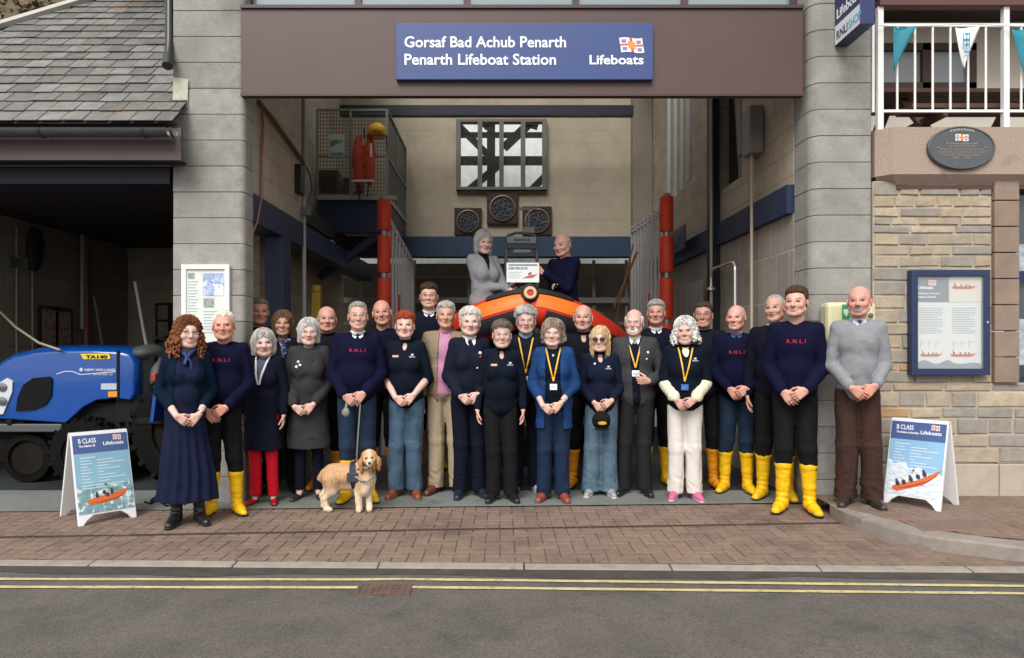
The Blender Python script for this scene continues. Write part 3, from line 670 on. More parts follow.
# back wall
wx0,wx1,wz0,wz1=X_(457,BY),X_(546,BY),Z_(191,BY),Z_(121,BY)
zL=Z_(257,BY); zU=Z_(237,BY)
o=empty('back_wall',(0,BY+.1,0),'cream blockwork wall at the back of the boat hall above a blue beam','wall')
m=MB(); m.box(-4.5,wx0,-.1,.1,zU,6.6); m.box(wx1,4,-.1,.1,zU,6.6); m.box(wx0,wx1,-.1,.1,zU,wz0); m.box(wx0,wx1,-.1,.1,wz1,6.6); m.build('upper_wall',CREAMX,o)
m=MB(); m.box(-3.5,RX-.01,-.18,.1,zL,zU-.002); m.build('blue_beam',mat('blue_beam',(.030,.060,.115),.5,var=.1),o)
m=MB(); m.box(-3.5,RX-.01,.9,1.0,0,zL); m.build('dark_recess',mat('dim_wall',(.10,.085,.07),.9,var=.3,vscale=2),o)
m=MB(); 
for z_,h_ in ((2.15,.10),(1.75,.05),(2.6,.05)): m.box(-3.2,RX-.1,.3,.36,z_,z_+h_)
for x in (-2.6,-1.6,-.6,.9,1.7,2.3): m.box(x,x+.05,.35,.42,0,zL)
m.build('racking',mat('rack_grey',(.16,.15,.13),.6),o)
# lighter piers at the right end of the back wall
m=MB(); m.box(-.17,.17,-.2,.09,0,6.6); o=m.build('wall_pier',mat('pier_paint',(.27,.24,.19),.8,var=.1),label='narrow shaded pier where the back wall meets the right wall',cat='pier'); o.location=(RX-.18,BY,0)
# back window
o=empty('back_window',((wx0+wx1)/2,BY,wz0),'tall four light window in the back wall showing diagonal braces outside','window'); w=(wx1-wx0)/2; h=wz1-wz0
PF=plain((.17,.16,.15),.6); m=MB()
m.box(-w,w,-.12,.0,0,.05); m.box(-w,w,-.12,0,h-.05,h)
for k in range(5): x=-w+.03+(2*w-.06)*k/4; m.box(x-.04,x+.04,-.121,.001,.0,h)
m.build('frame',PF,o)
m=MB(); m.box(-w,w,-.05,-.04,.03,h-.03); m.build('pane',mat('window_glass',(.3,.32,.33),.02,alpha=.08,spec=.5),o)
# bracing structure outside
o=empty('braced_frame',((wx0+wx1)/2,BY+1.2,wz0-.5),'dark diagonal timber braces seen through the back window','frame')
m=MB(); B=[((-.2,0,-.5),(-.2,0,2.4),.16),((-1.2,0,.85),(1.3,0,.85),.16),((-1.2,.0,1.9),(-.2,0,.9),.12),((1.2,0,2.2),(.05,0,1.1),.16),((-1.1,0,-.1),(.0,0,.8),.13),((.9,0,.6),(-.2,0,-.5),.13),((-1.2,0,1.35),(1.3,0,1.35),.09),((.9,0,-.4),(1.2,0,2.2),.10),((-.9,0,2.2),(-.25,0,1.5),.14),((-1.2,0,2.05),(1.3,0,2.05),.2),((-.95,0,2.3),(-.95,0,1.45),.25),((.55,0,1.5),(.75,0,2.2),.3)]
for a,b,wd in B: m.beam((a[0],a[1],a[2]+.5),(b[0],b[1],b[2]+.5),wd,.10,up=(0,1,0))
m.build('braces',plain((.006,.007,.008),.9),o)
m=MB(); m.box(-3,3,.0,.1,-2.5,3); o=m.build('sky_panel',mat('sky_panel_pale',(.72,.76,.75),.9,var=.15),label='pale panel added beyond the back window in place of sky',cat='wall'); o.location=((wx0+wx1)/2,BY+2.6,4.2)  # pale panel added outside, gives the bright sky patches behind the braces
# three round crests
for i,(px,py,sz_,lab) in enumerate(((468,221.5,27,'left'),(502.5,208.5,31,'middle'),(537,221,29,'right'))):
    c=P(px,py,BY-.055); s_=sz_*BY/700/2
    o=empty('crest_board',c,{'left':'dark square board with a round crest, lower left of the three','middle':'dark square board with a round crest, highest of the three under the window','right':'dark square board with a round crest, lower right of the three'}[lab],'crest','round crests on the back wall')
    m=MB(); m.box(-s_,s_,-.02,.05,-s_,s_,0,.008); m.build('board',mat('crest_board_wood',(.030,.020,.018),.5),o)
    m=MB(); m.lathe([(s_*.84,0),(s_*.84,.03),(s_*.76,.035),(s_*.74,0)],(0,-.02,0),(0,-1,0),28,closed=True); m.build('ring',mat('crest_gold',(.26,.17,.09),.5,metal=.3,var=.3,vscale=40),o)
    m=MB(); m.lathe([(s_*.72,0),(s_*.72,.012),(.001,.014)],(0,-.02,0),(0,-1,0),24); m.build('disc',mat('crest_dark',(.018,.022,.035),.6,stain=((.16,.19,.24),38,.56,.58)),o)
    m=MB(); r=random.Random(i)
    for k in range(14):
        a=k*2.4; rr=s_*.62*math.sqrt((k+.5)/14); m.lathe([(s_*.07,0),(s_*.05,.02),(.001,.024)],(math.cos(a)*rr,-.034,math.sin(a)*rr),(0,-1,0),8)
    m.build('carving',mat('crest_blue',(.07,.09,.13),.5,var=.5,vscale=30),o)
# left inner wall: upper part, sloping blue beam, recess
yEnd=2.27*700/197
o=empty('left_bay_wall',(LX-.1,7.4,2.77),'cream block wall above a blue beam on the left inside the boat hall','wall')
m=MB(); m.box(-.1,.1,6.36-7.4,yEnd-7.4,.002,3.8); m.build('blocks',CREAM,o)
m=MB(); m.box(-.14,.12,6.36-7.4,BY-7.4,-.26,0); m.build('blue_beam',DBLUE,o)
m=MB(); m.box(-.6,-.4,yEnd-7.4,BY-7.4,-2.77,3.8); m.box(-.4,-.1,yEnd-7.4-.2,yEnd-7.4,0.002,3.8); m.build('recessed_wall',CREAM,o)
o=empty('blue_column',(LX-.06,7.35,0),'dark blue steel column under the beam behind the back row on the left','column'); m=MB(); m.box(-.10,.10,-.12,.12,0,2.5); m.build('shaft',mat('column_blue',(.020,.032,.065),.5,var=.08),o)
m=MB(); m.box(-.14,.14,-.16,.16,0,.02); m.build('base_plate',DBLUE,o)
# cables and switch on the left wall
def wall_tube(name,pts,r,mt,label,cat,off=.02):
    pts=[Vector(((LX+off),(LX+off)*700/(px-500),0)) + Vector((0,0,Z_(py,(LX+off)*700/(px-500)))) for px,py in pts]
    c=pts[0].copy(); m=MB(); m.tube([p-c for p in pts],r,6); o=m.build(name,mt,label=label,cat=cat); o.location=c; return o
wall_tube('wall_conduit',[(304,96),(304,200),(304.5,320),(305,345)],.022,plain((.35,.35,.33),.5),'grey conduit running down the end of the left inner wall','conduit')
wall_tube('red_hose',[(262,112),(263,125),(261.5,160),(261,198),(257,222),(249.5,240)],.012,plain((.30,.10,.10),.6),'thin red and grey hose hanging on the left inner wall','hose')
wall_tube('cable_bundle',[(259,102),(270,115),(283,133),(293,147),(303,161),(305,172)],.022,plain((.16,.11,.08),.8),'brown cable bundle sagging across the left inner wall','cable')
wall_tube('looped_cable',[(302,158),(310,175),(312,190),(308,203)],.008,plain((.03,.03,.03),.6),'thin black cable looping below the switch box','cable')
c=P(297,179,LX*700/-203); m=MB(); m.box(-.05,.03,-.09,.09,-.17,.15,0,.01); o=m.build('switch_box',plain((.012,.012,.013),.4),label='black switch box on the left inner wall where cables meet',cat='switch box'); o.location=(LX+.04,LX*700/-203,c.z)
c=P(306,214,8.15); m=MB(); m.box(-.05,.05,-.04,.04,-.05,.05,0,.006); m.box(-.02,.02,-.05,-.04,-.02,.02); o=m.build('socket_box',plain((.14,.20,.17),.5),label='small green grey socket box on the left conduit',cat='socket'); o.location=(X_(306,8.0),8.0,c.z)
# mezzanine with mesh cage
MY=10.2; mx0,mx1=-2.66,X_(387,MY); mzt=Z_(198,MY)
o=empty('mezzanine',((mx0+mx1)/2,MY,mzt),'blue steel mezzanine platform with a wire mesh cage at the back left','mezzanine'); cx=(mx0+mx1)/2; hw=(mx1-mx0)/2
m=MB(); m.box(-hw,hw+.02,0,BY-MY-.12,-.03,.02); m.box(-hw,hw+.14,-.03,.03,-.03,.03); m.build('deck',plain((.35,.36,.36),.5),o)
m=MB(); m.box(-hw,hw-.12,.02,.14,-.50,-.032); m.box(hw-.12,hw,.02,BY-MY-.12,-.32,-.032); m.beam((-hw,.10,-1.15),(hw-.1,.10,-.5),.10,.10,up=(0,1,0)); m.build('beam',DBLUE,o)
zc=Z_(110,MY)-mzt
m=MB()
for x in (-hw,-.02,hw): m.beam((x,0,0),(x,0,zc),.035,.035)
for y in (1.0,2.0): m.beam((hw,y,0),(hw,y,zc),.035,.035)
for z_ in (zc,zc*.47,.04): m.beam((-hw,0,z_),(hw,0,z_),.03,.03); m.beam((hw,0,z_),(hw,2.05,z_),.03,.03)
m.build('cage_frame',plain((.25,.27,.26),.5,metal=.3),o)
m=MB()
for k in range(22): x=-hw+2*hw*k/22; m.beam((x,0,0),(x,0,zc),.006,.006)
for k in range(24): z_=zc*k/24; m.beam((-hw,0,z_),(hw,0,z_),.006,.006); m.beam((hw,0,z_),(hw,2.0,z_),.006,.006)
for k in range(30): y=2.0*k/30; m.beam((hw,y,0),(hw,y,zc),.006,.006)
m.build('mesh_panel',plain((.10,.11,.11),.5,metal=.4),o)
# things on the mezzanine
def noti(name,px,py,w_,h_,Y,col,label,cat,depth=.02,extra=None):
    o=empty(name,P(px,py,Y),label,cat); m=MB(); m.box(-w_/2,w_/2,-depth,0,-h_/2,h_/2); m.build('sheet',plain(col,.6),o)
    if extra: extra(o,w_,h_,depth)
    return o
def pic(o,w_,h_,d_):
    m=MB(); m.box(-w_*.42,w_*.42,-d_-.003,-d_-.001,-h_*.05,h_*.25); m.build('picture',mat('small_picture',(.10,.30,.33),.6,var=.6,vscale=12,stain=((.6,.62,.6),9,.5,.55)),o)
    m=MB(); m.box(-w_*.42,w_*.42,-d_-.003,-d_-.001,-h_*.45,-h_*.30); m.build('strip',plain((.10,.32,.40),.6),o)
noti('notice_sheet',337,146,.22,.33,MY-.05,(.55,.58,.56),'white notice with a green blue picture behind the cage mesh','notice',extra=pic)
o=empty('cardboard_box',P(328,183,MY+.3),'brown box on the mezzanine shelf behind the mesh','box'); m=MB(); m.box(-.15,.15,0,.3,-.20,.20,0,.01); m.build('carton',mat('carton',(.12,.075,.05),.8,var=.2),o); m=MB(); m.box(-.10,.10,-.004,0,-.12,.12); m.build('label_panel',plain((.06,.04,.035),.7),o)
o=empty('storage_crate',P(352,187,MY+.35),'small reddish crate with a white tag beside the brown box','crate'); m=MB(); m.box(-.14,.14,0,.25,-.14,.14,0,.01); m.build('crate',plain((.16,.06,.045),.7),o); m=MB(); m.box(-.04,.06,-.006,-.001,-.08,.08); m.build('tag',plain((.5,.5,.48),.7),o)
# life jacket
o=empty('life_jacket',P(364,162,MY-.10),'orange red life jacket hanging on the front of the cage','life jacket')
OR=mat('jacket_orange',(.46,.055,.022),.75,var=.15,vscale=14,bump=.4,bscale=40)
f_=Field([Ell((-.085,0,.02),(.085,.07,.38)),Ell((.085,0,.02),(.085,.07,.38)),Ell((0,.0,.30),(.12,.06,.12))],.016,k=.03)
f_.sub(Ell((0,-.02,.33),(.05,.12,.09)),k=.02); f_.add(lambda x,y,z:.012*wob(x,y,z,22,5)); V,Fc=f_.mesh(); mesh_obj('vest',V,Fc,OR,o,smooth=True)
m=MB(); m.box(-.16,.16,-.075,-.05,-.30,-.27); m.box(.10,.13,-.075,-.06,.05,.25); m.build('reflective_strip',plain((.65,.65,.62),.4),o)
m=MB(); m.tube([(0,0,.35),(.0,.02,.50)],.012,6); m.build('strap',plain((.03,.03,.03),.8),o)
for a_,b_2 in (((-.06,0,-.34),(-.07,0,-.55)),((.06,0,-.34),(.05,0,-.50))): m=MB(); m.tube([a_,b_2],.012,6); m.build('strap',plain((.03,.03,.03),.8),o)
# yellow helmet
o=empty('helmet',P(377,131,MY-.12),'yellow safety helmet hanging beside the orange life jacket','helmet')
f_=Field([Ell((0,0,0),(.13,.14,.115))],.012); f_.cut(lambda x,y,z:-z-.06+.5*y*0+0*x); f_.sub(Ell((0,-.05,-.08),(.09,.10,.07)),k=.01); V,Fc=f_.mesh(); mesh_obj('shell',V,Fc,plain((.72,.42,.02),.4),o,smooth=True)
m=MB(); m.lathe([(.125,0),(.150,-.006),(.150,-.012),(.125,-.010)],(0,0,-.06),(0,0,1),20,closed=True); m.build('brim',plain((.60,.34,.02),.4),o)
# hall roof: ceiling, beams
m=MB(); m.box(-4.4,RX+.2,6.4,7.4,6.6,6.7); m.box(-4.4,RX+.2,11.9,BY+.2,6.6,6.7); m.box(-4.4,-2.2,7.4,11.9,6.6,6.7); m.box(2.2,RX+.2,7.4,11.9,6.6,6.7); st(m.build('ceiling',plain((.30,.29,.27),.9)))
o=empty('fill_rooflight',(0,9.65,6.68),'unseen glazed opening added above the picture to brighten the hall','fill_rooflight'); m=MB()  # unseen opening added in the ceiling to let more daylight into the hall
for k in range(6): m.box(-2.2,2.2,-2.25+k*.9-.03,-2.25+k*.9+.03,-.05,.05)
m.build('glazing_bar',plain((.4,.4,.4),.5),o); m=MB(); m.box(-2.2,2.2,-2.25,2.25,-.004,.004); m.build('pane',mat('roof_glass',(.9,.9,.9),.1,alpha=.12),o)
m=MB(); m.box(-2.6,RX-.5,-.07,.07,-.07,.09); o=m.build('ceiling_beam',mat('beam_dark',(.016,.022,.038),.5),label='dark steel beam crossing the hall high in front of the back wall',cat='beam'); o.location=(0,11.4,Z_(112,11.4))
# drive-out wall between bays behind left pillar & outer walls of tractor bay
o=empty('tractor_bay_wall',(-5.95,8.7,.004),'dim blockwork side wall of the tractor bay','wall')
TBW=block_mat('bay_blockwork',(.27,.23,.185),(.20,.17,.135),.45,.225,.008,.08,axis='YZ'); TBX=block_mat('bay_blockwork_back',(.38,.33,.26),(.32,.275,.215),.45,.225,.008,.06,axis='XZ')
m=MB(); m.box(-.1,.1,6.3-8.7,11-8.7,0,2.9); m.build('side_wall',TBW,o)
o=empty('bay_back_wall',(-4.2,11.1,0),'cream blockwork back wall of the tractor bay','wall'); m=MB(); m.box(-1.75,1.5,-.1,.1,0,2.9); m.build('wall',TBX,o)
m=MB(); m.box(-1.0,-.35,-.14,-.10,0,2.0); m.build('door',plain((.015,.013,.012),.8),o)
# ceiling of bay
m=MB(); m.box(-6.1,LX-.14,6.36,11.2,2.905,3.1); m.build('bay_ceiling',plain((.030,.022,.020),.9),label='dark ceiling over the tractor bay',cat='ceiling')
o=empty('roller_door_housing',(-4.5,6.15,Z_(185,6.15)),'dark blue roller shutter housing above the tractor bay','shutter'); m=MB(); m.box(-4,X_(172,6.15)+4.5,-.05,.3,.0,.14); m.build('housing',plain((.008,.010,.022),.6),o)
m=MB(); m.box(-4,X_(174,6.12)+4.5,-.075,-.055,.145,.16); m.build('track',plain((.20,.18,.17),.4,metal=.4),o)
m=MB(); m.box(-4,X_(172,6.15)+4.5,-.02,.2,.16,.32); m.build('header',plain((.016,.014,.016),.8),o)
# wall right part of the tractor bay behind pillar (left wall blocks view)
# details on the tractor bay walls
def on_side(px,py): 
    Y=-5.84*700/(px-500); return Vector((-5.84,Y,Z_(py,Y)))
def side_box(name,px,py,dy,dz,col,label,cat,inner=None,th=.03):
    o=empty(name,on_side(px,py),label,cat); m=MB(); m.box(0,th,-dy/2,dy/2,-dz/2,dz/2); m.build('plate',plain(col,.5),o)
    if inner: m=MB(); m.box(th,th+.004,-dy*.38,dy*.38,-dz*.42,dz*.42); m.build('print',inner,o)
    return o
GP=mat('safety_poster',(.30,.25,.22),.6,var=.4,vscale=20,stain=((.35,.05,.04),14,.54,.57))
side_box('safety_poster',48,330,.42,.62,(.04,.03,.03),'framed safety poster above the tractor bonnet, left one of two','poster',GP)
side_box('safety_poster',61,331,.42,.62,(.04,.03,.03),'framed safety poster above the tractor bonnet, right one of two','poster',GP)
side_box('light_switch',10,262,.16,.12,(.10,.14,.12),'small green grey switch box on a conduit, leftmost in the tractor bay','switch',th=.05)
side_box('fuse_box',28,264,.16,.14,(.10,.13,.11),'small green grey switch box under the black coats in the tractor bay','switch',th=.05)
m=MB(); m.tube([(0,0,0),(0,0,1.6)],.014,6); o=m.build('conduit',plain((.26,.24,.20),.6),label='pale conduit down the side wall left of the posters in the tractor bay',cat='conduit'); c=on_side(14,345); o.location=(c.x+.03,c.y,1.2)
m=MB(); m.tube([(0,0,0),(0,0,1.5)],.014,6); o=m.build('conduit',plain((.26,.24,.20),.6),label='pale conduit below the black coats in the tractor bay',cat='conduit'); c=on_side(30,345); o.location=(c.x+.03,c.y,1.1)
c=on_side(28,250); f_=Field([Ell((0,0,0),(.07,.12,.28)),Ell((0,.06,.10),(.06,.08,.16))],.02,k=.04); f_.add(lambda x,y,z:.015*wob(x,y,z,20,3)); V,Fc=f_.mesh(); o=mesh_obj('hanging_coat',V,Fc,plain((.01,.01,.012),.8),smooth=True); o.location=c+Vector((.08,0,0)); setp(o,'black coat hanging high on the side wall of the tractor bay','coat')
m=MB(); m.tube([(0,0,0),(0,0,2.9)],.05,8); o=m.build('soil_pipe',plain((.16,.045,.03),.5),label='brown red pipe floor to ceiling in the tractor bay',cat='pipe'); c=on_side(82,300); o.location=(c.x+.06,c.y,0)
m=MB(); m.tube([(0,0,0),(0,0,1.3)],.03,8); o=m.build('soil_pipe',plain((.32,.28,.24),.5),label='pale short pipe beside the brown red one in the tractor bay',cat='pipe'); c=on_side(78,300); o.location=(c.x+.06,c.y,1.6)
o=empty('exit_sign',P(108,292.5,10.85),'small green emergency exit sign in the tractor bay','sign'); m=MB(); m.box(-.14,.14,-.03,.03,-.09,.09); m.build('box',plain((.25,.40,.32),.5),o)
m=MB(); m.box(-.12,.12,-.034,-.031,-.07,.07); m.build('face',mat('exit_green',(.10,.42,.24),.5,emit=.5),o)
m=MB(); m.box(-.02,.02,-.037,-.0345,-.03,.03); m.prism([(.03,-.02),(.09,-.02),(.09,.02),(.03,.02)],-.037,-.0345); m.beam((-.03,-.036,-.05),(.01,-.036,-.02),.014,.003,up=(0,1,0)); m.beam((.0,-.036,.03),(-.0,-.036,.05),.02,.003,up=(0,1,0)); m.build('running_figure',mat('exit_white',(.7,.8,.72),.5,emit=.5),o)
# clothes/pipe rail at back of the bay
m=MB()
for z_ in (1.75,2.0): m.tube([(-.9,0,z_),(1.2,0,z_)],.02,6)
for x in (-.9,-.5,-.1,.3,.7,1.2): m.tube([(x,0,0),(x,0,2.0)],.018,6)
m.tube([(-.75,-.1,.8),(-.7,-.1,1.5),(-.5,-.1,1.75),(-.3,-.1,1.5)],.03,6)
o=m.build('steel_rack',plain((.02,.017,.016),.5),label='dark steel rack against the back wall of the tractor bay',cat='rack'); o.location=(-4.3,10.6,0)
# second bay things seen beneath the beam at left: dark cabinet, yellow item
o=empty('equipment_trolley',(-3.1,8.9,0),'dark equipment trolley under the blue beam behind the back row','trolley')
m=MB(); m.box(-.35,.35,-.2,.2,.3,1.9); m.build('cabinet',plain((.03,.028,.026),.7),o); m=MB(); m.box(-.40,.40,-.25,.25,.22,.30); m.build('shelf',plain((.10,.10,.10),.5),o)
for x in (-.3,.3): m=MB(); m.lathe([(.10,-.02),(.11,0),(.10,.02)],(x,-.15,.11),(1,0,0),14); m.build('wheel',plain((.02,.02,.02),.7),o)
m=MB(); m.beam((0,0,0),(.02,0,.65),.10,.05,up=(0,1,0)); m.lathe([(.05,0),(.06,.04),(.05,.08)],(0.02,0,.65),(0,0,1),12); o=m.build('rescue_bag',plain((.45,.30,.02),.6),label='yellow rescue bag hanging beside the blue column',cat='bag'); o.location=P(315,345,8.6)
o=empty('bay_lamp',P(322,243,9.6),'small white lamp fixed under the mezzanine','lamp'); m=MB(); m.box(-.16,.16,-.1,.1,-.03,.03,0,.01); m.build('housing',plain((.45,.47,.47),.4),o); m=MB(); m.box(-.06,.06,-.06,.06,-.16,-.03); m.build('gear',plain((.14,.15,.15),.5),o)
# ================================================================ RIGHT BUILDING
SY=5.98
wx0=X_(872,SY)+.0; zc0=.10
o=empty('stone_wall',(4.2,SY,0),'coursed rubble wall of tan and grey stones with a smooth plinth','wall')
STC=[(0,(.35,.295,.225)),(.22,(.37,.30,.215)),(.40,(.28,.25,.215)),(.60,(.40,.335,.25)),(.72,(.265,.245,.22)),(.93,(.42,.27,.14))]
STONE=mat('rubble_stone',(.3,.3,.3),.9,island_cols=STC,island=.06,var=.20,vscale=9,bump=.7,bscale=45,bdist=.006)
mz0=Z_(463,SY); mz1=Z_(181,SY); x1w=X_(992,SY)
def stones(m,x0,x1,z0,z1,seed,big=1.0):
    r=random.Random(seed); z=z0
    while z<z1-.02:
        h=min(r.choice((.07,.085,.10,.12))*big,z1-z)
        if z1-(z+h)<.05: h=z1-z
        x=x0
        while x<x1-.01:
            w=min(r.uniform(.14,.42)*big,x1-x)
            if x1-(x+w)<.09: w=x1-x
            e=.006; d=r.uniform(-.008,-.001); a,b,c_,d_=x+e,x+w-e,z+e,z+h-e
            j=lambda s_: r.uniform(-s_,s_)
            o_=[(a+j(.005),c_+j(.004)),(b+j(.005),c_+j(.004)),(b+j(.005),d_+j(.004)),(a+j(.005),d_+j(.004))]
            vs=[(p[0],.03,p[1]) for p in o_]+[(p[0],d+.012,p[1]) for p in o_]
            s_=.009; ii=[(o_[0][0]+s_,o_[0][1]+s_*.8),(o_[1][0]-s_,o_[1][1]+s_*.8),(o_[2][0]-s_,o_[2][1]-s_*.8),(o_[3][0]+s_,o_[3][1]-s_*.8)]
            cx_=(ii[0][0]+ii[1][0])/2; vs+=[(p[0],d+j(.004),p[1]) for p in ii]
            m.add(vs,[(8,9,10,11)]+[(k,(k+1)%4,(k+1)%4+4,k+4) for k in range(4)]+[(k+4,(k+1)%4+4,(k+1)%4+8,k+8) for k in range(4)])
            x+=w
        z+=h
zq=Z_(383,SY)
m=MB(); stones(m,wx0-4.2+.012,x1w-4.2,zq,mz1,5); stones(m,wx0-4.2+.012,5.2,mz0,zq,9,1.12); stones(m,X_(1017,SY)-4.2+1.02,5.2,zq,mz1,15); m.build('rubble_stones',STONE,o)
m=MB(); m.box(wx0-4.19,5.2,.008,.5,mz0,zq); m.box(wx0-4.19,x1w-4.2,.008,.5,zq,mz1); m.box(X_(1017,SY)-4.2+1.01,5.2,.008,.5,zq,mz1); m.build('mortar',mat('lime_mortar',(.39,.34,.27),.95,var=.18,vscale=12,bump=.6,bscale=80),o)
m=MB(); x=wx0-4.19
for k in range(6): m.box(x,x+1.05,-.035,.4,.09,mz0-.006,0,.006); x+=1.058
m.build('plinth',mat('plinth_stone',(.40,.345,.285),.85,var=.14,vscale=5,bump=.5,bscale=70,stain=((.20,.17,.14),2.5,.56,.7)),o)
# sandstone quoins
m=MB(); z=zq
while z<mz1-.01: h=min(.222,mz1-z); m.box(x1w-4.2+.004,X_(1017,SY)-4.2,-.03,.22,z+.004,z+h-.004,0,.006); z+=.222
m.build('quoins',mat('sandstone',(.25,.185,.145),.9,var=.14,vscale=7,bump=.6,bscale=80,island=.08,stain=((.15,.12,.10),3,.58,.7)),o)
# side window at the right edge
o=empty('shop_window',(X_(1017,SY)+.5,SY+.12,zq+.0),'blue framed shop window with leaflets at the right edge','window'); 
m=MB(); h=mz1-zq
for a in ((-.5,-.45,0,h),(.45,.5,0,h),(-.45,.45,0,.05),(-.45,.45,h-.06,h),(-.45,.45,h*.50,h*.56)): m.box(a[0],a[1],-.04,.04,a[2],a[3])
m.build('frame',mat('frame_navy',(.012,.022,.075),.4),o)
m=MB(); m.box(-.45,.45,-.004,.004,.05,h-.06); m.build('pane',mat('shop_glass',(.05,.06,.07),.05,spec=.8),o)
m=MB(); m.box(-.44,-.2,-.010,-.006,.15,.55); m.box(-.44,-.15,-.010,-.006,.85,1.2); m.build('leaflet',mat('leaflet',(.35,.42,.48),.6,var=.4,vscale=14),o)
# balcony slab
BZ1=Z_(127,5.9); BZ0=Z_(183,5.9); bx0=X_(881,5.9)
o=empty('balcony',(bx0,5.9,BZ0),'pinkish exposed aggregate concrete balcony edge over the stone wall','balcony')
AGG=mat('aggregate',(.36,.275,.225),.95,var=.22,vscale=70,bump=.9,bscale=110,stain=((.22,.17,.14),3,.58,.75),bdist=.006)
m=MB(); hgt=BZ1-BZ0; b_=.075
# profile in (y,z), chamfered left return
pr=[(0,b_),(0,hgt),(1.9,hgt),(1.9,0),(b_+.0,0)]
L_=3.4
vs=[(0+(.10 if z>=b_ else .10+b_),y,z) for y,z in pr]+[(L_,y,z) for y,z in pr]
m.add(vs,[(0,1,2,3,4),(9,8,7,6,5)]+[(i,i+5,(i+1)%5+5,(i+1)%5) for i in range(5)])
m.add([(.10,0,b_),(.10,0,hgt),(.0,.10,hgt),(.0,.10,b_),(.10+b_,b_,0),(b_,.10+b_,0),(0,1.9,hgt),(0,1.9,b_)],[(0,3,2,1),(0,4,5,3),(3,7,6,2)])
m.build('slab',AGG,o)
m=MB(); m.box(.02,L_,.10,1.9,hgt+.002,hgt+.02); m.build('deck',plain((.20,.17,.15),.9),o)
m=MB(); m.box(.17,L_,.07,1.9,-.035,-.002); m.build('underside_trim',plain((.09,.055,.045),.8),o)
# railing
RW=plain((.78,.78,.77),.35); ry=.10
rl=empty('balcony_railing',(bx0,5.9+ry,BZ1+.02),'white steel balcony railing with a maroon handrail','railing')
Yr=5.9+ry; zr=lambda py: Z_(py,Yr)-(BZ1+.02); xr=lambda px: X_(px,Yr)-bx0
m=MB(); m.box(xr(877),4.0,-.05,.05,zr(7.5),zr(0)); m.build('handrail',mat('handrail_maroon',(.10,.04,.038),.5),rl)
for px in (879.5,1005,1131): m=MB(); m.box(xr(px)-.024,xr(px)+.024,-.024,.024,-.02,zr(7.6)); m.build('post',RW,rl,bevel=.003)
m=MB(); m.box(xr(882),xr(1160),-.012,.012,zr(27),zr(24)); m.box(xr(882),xr(1160),-.012,.012,zr(112.5),zr(110)); m.build('rail',RW,rl)
for k in range(1,15):
    px=879.5+17.7*k
    if abs(px-1005)<5: continue
    m=MB(); m.tube([(xr(px),0,zr(111)),(xr(px),0,zr(25.5))],.0095,8); m.build('baluster',RW,rl)
m=MB(); m.box(xr(873.5)-.01,xr(873.5)+.01,.0,.02,zr(112),zr(20)); m.box(-.01,.01,.2,1.7,zr(27),zr(24)); m.box(-.01,.01,.2,1.7,zr(112.5),zr(110)); 
for k in range(9): m.tube([(0,.25+k*.17,zr(111)),(0,.25+k*.17,zr(25.5))],.0095,6)
m.build('side_rail',RW,rl)
# bunting
TEAL=mat('bunting_teal',(.010,.20,.27),.7,var=.1); WB=plain((.78,.79,.80),.7)
def flagtri(pts,mt,label,emb=False):
    Y=Yr-.06; P3=[P(*p,Y) for p in pts]; c=P3[0].copy(); o=empty('bunting_flag',c,label,'flag','pennants strung along the balcony rail')
    n=7; m=MB()
    top0,top1,tip=[p-c for p in P3]; vs=[]
    for j in range(n+1):
        v=j/n
        for i in range(n+1):
            u=i/n; a=top0.lerp(tip,v); b=top1.lerp(tip,v); q=a.lerp(b,u); q.y+=.018*math.sin(5*u+2*v)*(1-v*.4); vs.append(q)
    fs=[(j*(n+1)+i,(j+1)*(n+1)+i,(j+1)*(n+1)+i+1,j*(n+1)+i+1) for j in range(n) for i in range(n)]
    m.add(vs,fs,0,True); f=m.build('cloth',mt,o,fix=False); f.modifiers.new('s','SOLIDIFY').thickness=.002
    if emb:
        m=MB(); w=(top1-top0).length
        for (a,b,cc,dd) in ((.30,.68,.24,.27),(.30,.34,.15,.40),(.40,.62,.15,.18),(.64,.68,.15,.40),(.42,.6,.32,.345),(.36,.64,.42,.45),(.48,.52,.18,.40)):
            m.box(top0.x+w*a*.75,top0.x+w*b*.75,-.035,-.032,-dd*.55+.02,-cc*.55+.02)
        m.build('emblem',plain((.04,.33,.50),.6),o)
    return o
flagtri([(894,27),(915.5,27),(894.5,70)],TEAL,'teal pennant on the balcony rail next to the left white post')
flagtri([(955.5,27.5),(978.5,27.5),(964,68)],WB,'white pennant with a blue emblem hanging on the balcony rail',True)
flagtri([(1012,29),(1036,29),(1026,76)],TEAL,'teal pennant on the balcony rail at the right edge of the picture')
m=MB(); c=P(877,25,Yr-.06); m.tube([P(px,25.2+(1.2*math.sin((px-877)/60*3.1)),Yr-.06)-c for px in range(877,1090,12)],.004,6); o=m.build('bunting_string',plain((.7,.7,.68),.7),label='white string of the bunting along the balcony rail',cat='string'); o.location=c
